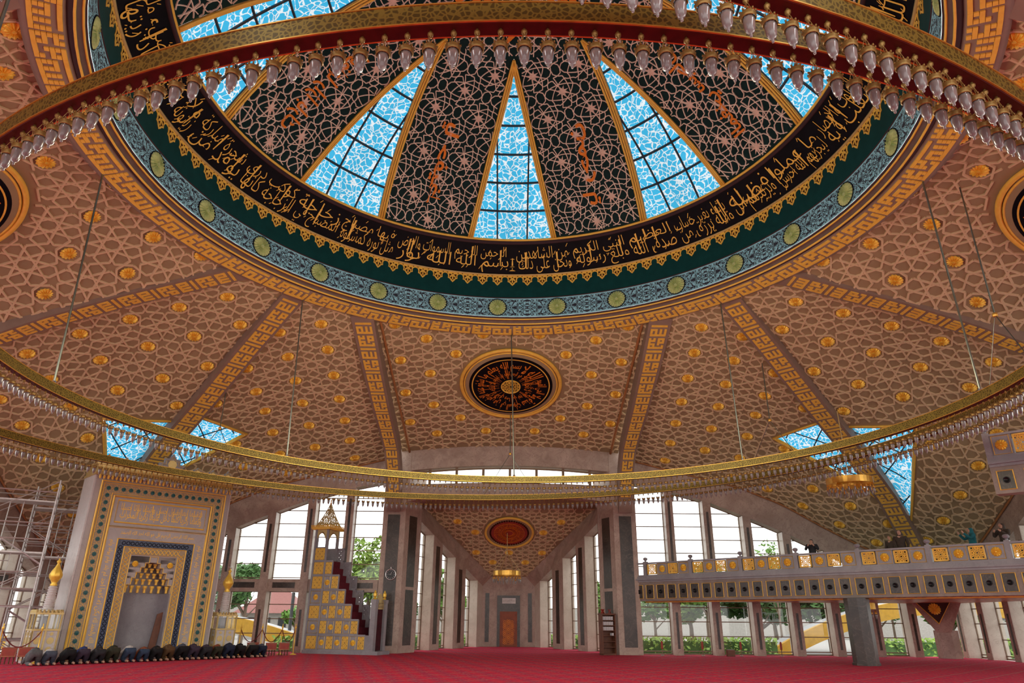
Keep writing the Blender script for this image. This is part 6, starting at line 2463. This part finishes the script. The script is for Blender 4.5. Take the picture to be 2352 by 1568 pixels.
# standing visitors on the gallery
def visitor(p, face, h, robe, scarf, pose, label):
    e = empty('person', p, face)
    k = h / 1.65
    e.scale = (k, k, k)
    tag(e, label, 'person', 'visitors on the gallery')
    arms = {'down': [(.20, .0, 1.36), (.25, -.02, 1.10), (.22, -.16, .92), (.20, -.22, .86)], 'raised': [(.20, 0, 1.36), (.27, -.16, 1.20), (.20, -.36, 1.42), (.18, -.40, 1.52)],
            'phone': [(.20, 0, 1.36), (.27, -.14, 1.16), (.12, -.30, 1.34), (.07, -.34, 1.40)]}[pose]
    J = [(0, 0, .92), (0, 0, 1.12), (0, 0, 1.32), (0, -.01, 1.44), (0, -.03, 1.52), (0, -.03, 1.60)]
    E_ = [(0, 1), (1, 2), (2, 3), (3, 4), (4, 5)]
    RD = [(.15, .12), (.13, .10), (.15, .10), .055, .085, .075]
    for sg in (-1, 1):
        b_ = len(J)
        J += [(sg * x, y, z) for x, y, z in arms]
        E_ += [(2, b_), (b_, b_ + 1), (b_ + 1, b_ + 2), (b_ + 2, b_ + 3)]
        RD += [.055, .042, .033, .030]
        b_ = len(J)
        J += [(sg * .10, 0, .85), (sg * .10, 0, .46), (sg * .10, .01, .08), (sg * .10, -.10, .03)]
        E_ += [(0, b_), (b_, b_ + 1), (b_ + 1, b_ + 2), (b_ + 2, b_ + 3)]
        RD += [.095, .062, .045, .035]
    body = skin_obj('body', J, E_, RD, 'skin', e, sub=1)
    # nose, eyes and mouth
    MB().box((0, -.118, 1.565), (.022, .03, .04)).obj('nose', 'skin', body)
    MB().box((-.03, -.108, 1.592), (.026, .012, .010)).box((.03, -.108, 1.592), (.026, .012, .010)).obj('eyes', 'hair', body)
    MB().box((0, -.108, 1.525), (.04, .012, .010)).obj('mouth', 'wood_red', body)
    J2 = [(0, 0, .90), (0, 0, 1.12), (0, 0, 1.32), (0, 0, 1.40), (0, 0, .50), (0, 0, .12)]
    E2 = [(0, 1), (1, 2), (2, 3), (0, 4), (4, 5)]
    R2 = [(.185, .15), (.16, .13), (.18, .13), .08, (.19, .17), (.21, .19)]
    for sg in (-1, 1):
        b_ = len(J2)
        J2 += [(sg * x, y, z) for x, y, z in arms[:3]]
        E2 += [(2, b_), (b_, b_ + 1), (b_ + 1, b_ + 2)]
        R2 += [.078, .062, .05]
    skin_obj('robe', J2, E2, R2, 'cloth_' + robe, e, sub=1)
    if scarf == 'hair':
        skin_obj('hair', [(0, .03, 1.64), (0, .05, 1.55), (0, .06, 1.40), (0, .05, 1.30)], [(0, 1), (1, 2), (2, 3)], [.075, .095, .085, .05], 'hair', e)
    else:
        skin_obj('head_scarf', [(0, .0, 1.64), (0, .02, 1.56), (0, .02, 1.44), (0, .03, 1.32)], [(0, 1), (1, 2), (2, 3)], [.085, .105, .10, .14], 'cloth_' + scarf, e)
        MB().lathe([(0, 0), (.062, 0), (.05, .012), (0, .016)], seg=12).obj('face_opening', 'skin', e).matrix_basis = Matrix.Translation((0, -.095, 1.565)) @ Matrix.Rotation(R(90), 4, 'X')
    return e
GF = 3.42
hall_face = math.atan2(-GN.x * -1, GN.y * -1) if False else math.atan2(-GN.x, -GN.y) * -1
def vpos(x, off):
    return Vector((x, 27.1 - x, GF)) - GN * off
visitor(vpos(12.95, .75), R(-30), 1.62, 'charcoal', 'hair', 'phone', 'dark-haired woman holding up a phone, leftmost visitor on the gallery')
visitor(vpos(15.55, .75), R(-35), 1.72, 'umber', 'umber', 'down', 'person in a dark brown shawl standing by the mustard scarf on the gallery')
visitor(vpos(15.28, .72), R(-60), 1.52, 'umber', 'mustard', 'down', 'shorter person in a mustard scarf looking over the gallery rail')
visitor(vpos(17.35, .75), R(-100), 1.62, 'teal', 'teal', 'raised', 'woman in teal with a teal head scarf raising both hands on the gallery')
visitor(vpos(18.1, .75), R(-70), 1.70, 'umber', 'umber', 'phone', 'person in a brown coat and dark hood, rightmost on the gallery')

# ================================================================== furnishings
def floor_obj(mb, name, mat, label, cat, group=None):
    return tag(mb.obj(name, mat), label, cat, group)
# bookcase by the right column
bc = empty('bookcase', (5.02, 20.15, 0), R(22))
tag(bc, 'dark wooden bookcase with white books leaning against the right column', 'bookcase')
mb = MB().bbox((-.36, .34, 0), (.36, .38, 1.85)).bbox((-.38, 0, 0), (-.34, .38, 1.85)).bbox((.34, 0, 0), (.38, .38, 1.85)).bbox((-.40, -.02, 1.85), (.40, .40, 1.92)).bbox((-.38, 0, 0), (.38, .38, .08))
mb.obj('case', 'wood', bc)
SHZ = [.08, .36, .62, .88, 1.12, 1.36, 1.6]
for z in SHZ[1:]:
    MB().bbox((-.34, .02, z - .012), (.34, .34, z + .012)).obj('shelf', 'wood', bc)
bk_me = [MB().bbox((0, 0, 0), (.05, .2, .17)).mesh('book', 'paper'), MB().bbox((0, 0, 0), (.06, .2, .16)).mesh('book', 'paper')]
def at_bc(x, y, z):
    return Matrix.Rotation(R(22), 3, 'Z') @ Vector((x, y, z)) + bc.location
for zi, rown in ((6, 'top'), (5, 'second'), (4, 'third')):
    for k in range(9):
        o = link_obj('book', bk_me[k % 2], None, at_bc(-.32 + .068 * k, .06, SHZ[zi] + .012))
        o.rotation_euler = (0, 0, R(22))
        tag(o, 'white-bound book standing on the %s shelf of the bookcase' % rown, 'book', 'white books on the %s shelf' % rown)
o = link_obj('book', MB().bbox((0, 0, 0), (.1, .2, .12)).mesh('book', 'paper'), None, at_bc(.18, .05, SHZ[3] + .012))
o.rotation_euler = (0, 0, R(22))
tag(o, 'single white box-like book alone on the fourth shelf of the bookcase', 'book')
def folding_stand(loc, rz, label):
    e = empty('book_rest', loc, rz)
    tag(e, label, 'book rest', 'folded wooden book rests on the bookcase')
    for s_ in (-1, 1):
        MB().add([(s_ * .06, -.08, .0), (s_ * .06, .08, .0), (-s_ * .07, .08, .2), (-s_ * .07, -.08, .2), (s_ * .075, -.08, .0), (s_ * .075, .08, .0), (-s_ * .055, .08, .2), (-s_ * .055, -.08, .2)],
                 [(0, 1, 2, 3), (7, 6, 5, 4), (0, 3, 7, 4), (1, 5, 6, 2), (0, 4, 5, 1), (3, 2, 6, 7)]).obj('leaf', 'wood_red', e)
    return e
folding_stand(at_bc(-.22, .2, 1.92), R(30), 'left wooden book rest on top of the bookcase')
folding_stand(at_bc(.18, .2, 1.92), R(10), 'right wooden book rest on top of the bookcase')
# wall clock on the left column
ck = empty('wall_clock', (-6.1, 20.36, 3.72))
tag(ck, 'round black-faced clock with chrome rim hanging on the left column', 'clock')
MT = Matrix.Rotation(R(90), 4, 'X')
def mx(mb):
    return mb.xform(lambda p: MT @ p)
mx(MB().lathe([(0, .05), (.24, .05), (.24, .0)], seg=32)).obj('face', 'black_face', ck)
mx(MB().tube([(.26 * math.cos(2 * PI * k / 36), .26 * math.sin(2 * PI * k / 36), .04) for k in range(36)], .028, 8, closed=True)).obj('rim', 'chrome', ck, True)
mb = MB()
for k in range(12):
    a = R(30 * k)
    mb.box((.19 * math.cos(a), .19 * math.sin(a), .055), (.05, .014, .006), a)
mb.box((.02, .05, .058), (.14, .014, .006), R(65)).box((-.06, .0, .058), (.16, .010, .006), R(170))
mx(mb).obj('hands_and_marks', 'paper', ck)
mx(MB().tube([(.0, .28, .03), (-.02, .36, .03), (0, .40, .03), (.02, .36, .03), (0, .28, .03)], .012, 5)).obj('hook', 'chrome', ck)
# stands for reading the Quran: low red box desks on turned legs
def desk(loc, rz, label):
    e = empty('reading_desk', loc, rz)
    e.scale = (.68, .68, .68)
    tag(e, label, 'reading desk', 'red reading desks on carved legs')
    MB().bbox((-.33, -.16, .34), (.33, .16, .78)).bbox((-.35, -.18, .76), (.35, .18, .80)).obj('desk_box', 'wood_red', e)
    for x in (-.27, -.09, .09, .27):
        for y in (-.11, .11):
            MB().lathe([(.03, .34), (.035, .28), (.018, .2), (.03, .1), (.02, .04), (.035, 0)], (x, y, 0), 7).obj('leg', 'wood', e)
    MB().tube([(-.30, -.165, .38), (.30, -.165, .38), (.30, -.165, .74), (-.30, -.165, .74)], .01, 4, closed=True).obj('gilt_line', 'gold_pale', e)
    return e
desk((-17.78, 9.75, 0), R(30), 'left red reading desk at the left edge, beside the gold rope post')
desk((-17.34, 10.0, 0), R(30), 'right red reading desk at the left edge, next to the first worshipper')
desk((-10.85, 17.3, 0), R(30), 'red reading desk half hidden by the last bowing man, before the right windows')
desk((-10.35, 17.6, 0), R(25), 'red reading desk standing clear between the bowing men and the minbar')
desk((-11.7, 17.3, 0), R(35), 'red reading desk behind the last bowing men, under the window')
# rope barrier
def post(loc, label):
    e = empty('rope_post', loc)
    tag(e, label, 'rope post', 'gold rope posts')
    MB().lathe([(.16, 0), (.15, .03), (.05, .06), (.022, .09), (.022, 1.12), (.04, 1.15), (.05, 1.19), (.015, 1.25), (.02, 1.3), (.0, 1.36)], seg=12).obj('stem', 'gold_bright', e, True)
    return e
RP = [((-18.1, 9.6, 0), 'gold rope post at the far left edge of the picture'), ((-17.0, 10.1, 0), 'gold rope post left of the left candle tower'),
      ((-12.5, 17.8, 0), 'gold rope post first from the right candle tower'), ((-11.6, 18.1, 0), 'gold rope post second from the right candle tower'),
      ((-10.75, 18.4, 0), 'gold rope post third from the right candle tower, behind the desks'), ((-10.1, 18.3, 0), 'gold rope post nearest the minbar')]
for p, l in RP:
    post(p, l)
for i, (a, b_) in enumerate(((0, 1), (2, 3), (3, 4), (4, 5))):
    A_, B_ = Vector(RP[a][0]) + Vector((0, 0, 1.1)), Vector(RP[b_][0]) + Vector((0, 0, 1.1))
    o = MB().tube([A_.lerp(B_, k / 12) - Vector((0, 0, .55 * 4 * (k / 12) * (1 - k / 12))) for k in range(13)], .02, 6).obj('barrier_rope', 'rope')
    tag(o, ['dark red rope sagging between the two gold posts at the left edge', 'dark red rope between the first and second post by the right candle tower', 'dark red rope between the second and third post by the windows', 'dark red rope between the third post and the one nearest the minbar'][i], 'rope', 'ropes of the barriers')
# small red extinguishers or posts by the windows
for i, (x, y, l) in enumerate(((7.6, 20.1, 'small red post on a stand before the first right window'), (9.6, 20.1, 'small red post on a stand before the second right window'), (11.5, 20.1, 'small red post on a stand before the third right window'),
                               (13.5, 20.1, 'small red post on a stand before the fourth right window'), (17.6, 20.1, 'small red post on a stand before the sixth right window'))):
    e = empty('window_post', (x, y, 0))
    tag(e, l, 'post', 'small posts before the right windows')
    MB().lathe([(.10, 0), (.10, .02), (.02, .04), (.02, .3)], seg=8).obj('foot', 'frame_bronze', e)
    MB().lathe([(.05, .3), (.055, .33), (.055, .62), (.03, .66), (0, .67)], seg=10).obj('red_body', 'wood_red', e)
bx = MB().bbox((10.75, 19.8, 0), (11.1, 20.1, .30)).obj('storage_box', 'wood')
tag(bx, 'small dark box on the floor against the second right pier', 'box')
# scaffold
sc = empty('scaffold', (-20.0, 11.4, 0), R(30))
tag(sc, 'tall aluminium scaffold tower at the left edge behind the candle tower', 'scaffold')
SW, SD, SH = 2.6, 1.3, 6.6
for x in (-SW / 2, SW / 2):
    for y in (-SD / 2, SD / 2):
        MB().tube([(x, y, 0), (x, y, SH + .2)], .038, 6).obj('standard', 'steel', sc)
mb = MB()
for k in range(1, 11):
    z = k * .62
    for x in (-SW / 2, SW / 2):
        mb.tube([(x, -SD / 2, z), (x, SD / 2, z)], .028, 5)
mb.obj('rungs', 'steel', sc)
for k in (1, 3, 4, 5, 7, 8, 10):
    z = k * .62 + .1
    for y in (-SD / 2, SD / 2):
        MB().tube([(-SW / 2, y, z), (SW / 2, y, z)], .026, 5).obj('guard_rail', 'steel', sc)
mb = MB()
for k in range(4):
    z0, z1 = k * 1.65 + .2, k * 1.65 + 1.8
    sg = 1 if k % 2 else -1
    for y in (-SD / 2, SD / 2):
        mb.tube([(-sg * SW / 2, y, z0), (sg * SW / 2, y, z1)], .02, 5)
mb.obj('diagonal_braces', 'steel', sc)
for z in (1.9, 3.9, 5.9):
    MB().bbox((-SW / 2, -SD / 2 + .1, z), (SW / 2, SD / 2 - .1, z + .06)).obj('platform', 'steel', sc)
mb = MB()
for k in range(10):
    z = .3 + k * .55
    mb.tube([(-.25, -SD / 2 + .2 + k * .02, z), (.2, -SD / 2 + .2 + k * .02, z)], .018, 5)
for x in (-.25, .2):
    mb.tube([(x, -SD / 2 + .2, 0), (x, -SD / 2 + .45, 6.0)], .02, 5)
mb.obj('ladder', 'steel', sc)
s2 = dup(sc, (-19.6, 14.2, 0), R(30), 'second scaffold tower, partly hidden behind the first and the mihrab')
# ================================================================== outside things
def leaf_crown(center, radii, n, mat, seed, leaf=.22):
    rr = random.Random(seed)
    mb = MB()
    lumps = []
    for k in range(9):
        a, b_ = rr.uniform(0, 2 * PI), rr.uniform(-.7, 1)
        lumps.append((Vector((math.cos(a) * rr.uniform(.25, .62) * radii[0], math.sin(a) * rr.uniform(.25, .62) * radii[1], b_ * radii[2] * .62)), rr.uniform(.38, .58)))
    for k in range(n):
        c_, s_ = lumps[rr.randrange(9)]
        v = Vector((rr.gauss(0, 1), rr.gauss(0, 1), rr.gauss(0, 1))).normalized() * rr.uniform(.65, 1.0)
        p = Vector(center) + c_ + Vector((v.x * radii[0] * s_, v.y * radii[1] * s_, v.z * radii[2] * s_))
        ax = Vector((rr.gauss(0, 1), rr.gauss(0, 1), rr.gauss(0, .6))).normalized()
        bx_ = ax.orthogonal().normalized()
        l_ = leaf * rr.uniform(.6, 1.3)
        mb.add([p - ax * l_, p + bx_ * l_ * .55 + Vector((0, 0, -.1 * l_)), p + ax * l_, p - bx_ * l_ * .55 + Vector((0, 0, -.1 * l_))], [(0, 1, 2, 3)])
    return mb
def tree(x, y, h, rad, mat, seed, label, n=1500, leaf=.25, trunk=.18, z0=-.32, crown_lo=.35):
    e = empty('tree', (x, y, z0))
    tag(e, label, 'tree', 'trees outside the windows')
    rr = random.Random(seed)
    mb = MB().tube([(0, 0, 0), (rr.uniform(-.1, .1), 0, h * .3), (rr.uniform(-.2, .2), rr.uniform(-.2, .2), h * .7)], [trunk, trunk * .8, trunk * .35], 7)
    for k in range(6):
        a = 2 * PI * k / 6 + rr.random()
        z1 = h * rr.uniform(.3, .5)
        mb.tube([(0, 0, z1), (math.cos(a) * rad * .45, math.sin(a) * rad * .45, z1 + h * .18)], [trunk * .4, trunk * .12], 5)
    mb.obj('trunk', 'bark', e)
    leaf_crown((0, 0, h * (1 + crown_lo) / 2), (rad, rad, h * (1 - crown_lo) / 2), n, mat, seed, leaf).obj('crown', mat, e)
    return e
tree(-9.7, 34, 7.6, 2.2, 'leaf_c', 5, 'light green leafy tree right of the minbar roof, behind the first left window', 2600, .2)
tree(-18.9, 36, 5.9, 2.0, 'leaf_b', 6, 'dark green tree seen right of the mihrab', 2200)
tree(-22.5, 40, 6.0, 2.6, 'leaf_b', 17, 'taller dark tree close behind the right mihrab edge', 2000)
tree(-19.0, 50, 3.4, 1.6, 'leaf_a', 7, 'small green tree beside the red-roofed house', 900)
tree(13.5, 33, 5.6, 1.8, 'leaf_a', 8, 'green bushy tree right of the right column', 1500, .2)
tree(17.6, 31, 7.1, 1.5, 'leaf_a', 9, 'slender loose tree above the gallery in the second upper window', 650, .16, .08)
tree(28.5, 38, 6.4, .9, 'leaf_b', 10, 'dark narrow conifer above the gallery in the fourth upper window', 1200, .18, .1, crown_lo=.15)
tree(33, 37, 6.6, 2.2, 'leaf_a', 11, 'round green tree above the gallery beside the phone-holding visitor', 1500)
tree(17.5, 34.5, 4.6, 3.0, 'leaf_b', 12, 'broad dark tree low under the gallery, second window', 2400)
tree(22.0, 34.0, 4.9, 2.8, 'leaf_b', 13, 'broad dark tree low under the gallery, third window', 2400)
tree(26.0, 35, 4.8, 2.8, 'leaf_b', 14, 'dark tree behind the yellow arch', 2200)
tree(36.0, 36, 4.5, 2.2, 'leaf_c', 15, 'light green tree right of the gallery pier', 1500)
tree(-4.7, 37, 5.2, 1.6, 'leaf_a', 16, 'pale green tree behind the left windows of the far bay', 1400)
tree(6.9, 38, 5.0, 1.7, 'leaf_a', 18, 'pale green tree behind the right windows of the far bay', 1400)
tree(9.5, 31, 4.2, 1.9, 'leaf_a', 41, 'light green spreading tree low in the first window under the gallery', 1500, .2, .12)
tree(13.0, 36, 4.8, 2.6, 'leaf_c', 42, 'yellow-green tree far behind the first lower window under the gallery', 1800)
tree(19.8, 38, 5.2, 2.6, 'leaf_a', 43, 'mid green tree between the two dark trees under the gallery', 1800)
tree(30.5, 34, 4.2, 2.0, 'leaf_a', 44, 'mid green tree just right of the gallery pier', 1500)
tree(-24.5, 33, 4.4, 2.2, 'leaf_b', 45, 'dark low tree behind the right candle tower', 1500)
tree(-14.8, 47, 3.8, 1.8, 'leaf_c', 46, 'yellow-green tree behind the second lower window left of the minbar', 1400)
tree(-8.0, 37, 4.4, 1.6, 'leaf_b', 47, 'dark green bush-like tree low behind the minbar stairs', 1400)
def hedge(x0, x1, y, h, label, seed):
    rr = random.Random(seed)
    mb = MB()
    n = int((x1 - x0) * 160)
    for k in range(n):
        p = Vector((rr.uniform(x0, x1), y + rr.gauss(0, .35), -.32 + h * rr.random() ** .7))
        ax = Vector((rr.gauss(0, 1), rr.gauss(0, 1), rr.gauss(0, .6))).normalized()
        bx_ = ax.orthogonal().normalized()
        l_ = .13 * rr.uniform(.6, 1.3)
        mb.add([p - ax * l_, p + bx_ * l_ * .6, p + ax * l_, p - bx_ * l_ * .6], [(0, 1, 2, 3)])
    e = empty('hedge', ((x0 + x1) / 2, y, -.32))
    tag(e, label, 'hedge')
    rel(mb, e).obj('hedge_leaves', 'leaf_c', e)
    rel(MB().bbox((x0, y - .3, -.32), (x1, y + .3, -.32 + h * .8)), e).obj('hedge_core', 'leaf_b', e)
hedge(7.5, 15.5, 26.5, 1.05, 'clipped green hedge outside the first three right windows', 31)
hedge(21.5, 32, 27.5, 1.05, 'clipped green hedge outside the windows right of the gallery pier', 32)
hedge(-13.5, -9.5, 26.5, .95, 'bright green hedge outside the windows behind the red desks', 33)
hedge(2.6, 6.6, 33.5, 1.0, 'low hedge behind the right windows of the far bay', 34)
hedge(-6.6, -2.8, 33.5, 1.0, 'low hedge behind the left windows of the far bay', 35)
def yellow_arch(x0, x1, y, h, label):
    e = empty('yellow_arch', ((x0 + x1) / 2, y, -.32))
    tag(e, label, 'arch')
    n = 28
    for nm, mat, a, b_, ya, yb in (('arch_face', 'arch_white', 0.0, .9, .3, 1.6), ('arch_edge', 'arch_yellow', .0, .95, -.1, .3)):
        mb = MB()
        for k in range(n):
            P = []
            for t in (k / n, (k + 1) / n):
                x = (x0 + (x1 - x0) * t) - (x0 + x1) / 2
                z = h * (1 - (2 * t - 1) ** 2)
                P.append((x, z))
            (xa, za), (xb, zb) = P
            mb.hexa([(xa, ya, za - b_ + .0), (xb, ya, zb - b_), (xb, yb, zb - b_), (xa, yb, za - b_), (xa, ya, za), (xb, ya, zb), (xb, yb, zb), (xa, yb, za)])
        mb.obj(nm, mat, e)
    return e
yellow_arch(15.5, 40, 29.0, 3.4, 'long low yellow and white arch outside the windows under the gallery')
yellow_arch(-34, -11.0, 31.0, 2.4, 'yellow and white arch end outside the windows right of the mihrab')
hs = empty('house', (-24, 60, -.32))
tag(hs, 'white house with red hipped roof far outside the left windows', 'house')
MB().bbox((-2.6, -3, 0), (2.6, 3, 2.4)).obj('walls', 'render_white', hs)
MB().hexa([(-3.2, -3.8, 2.4), (3.2, -3.8, 2.4), (3.2, 3.8, 2.4), (-3.2, 3.8, 2.4), (-1.2, -.05, 4.5), (1.2, -.05, 4.5), (1.2, .05, 4.5), (-1.2, .05, 4.5)]).obj('roof', 'roof_red', hs)
for x in (-1.6, 0, 1.6):
    MB().bbox((x - .4, -3.06, .9), (x + .4, -2.98, 2.0)).obj('house_window', 'black_face', hs)
lp = MB().tube([(-14.35, 32, -.32), (-14.35, 32, 3.2)], .11, 8).obj('lamp_post', 'asphalt_post')
tag(lp, 'dark grey post outside the left windows before the red-roofed house', 'post')
fw = MB()
fw.bbox((-60, 75, -.3), (70, 75.5, 3.0))
fo = fw.obj('wall_boundary', 'render_white')
struct(fo, 'pale boundary wall far outside', 'wall')
small_chandelier((14.35, 12.0, 7.1), .9, .9, 'gilded chandelier with glass drops hanging before the right skylight', 2.2)
small_chandelier((15.6, 15.2, 2.25), .45, .1, 'small low chandelier close under the gallery beside its dark pier', .15, 14, 1)
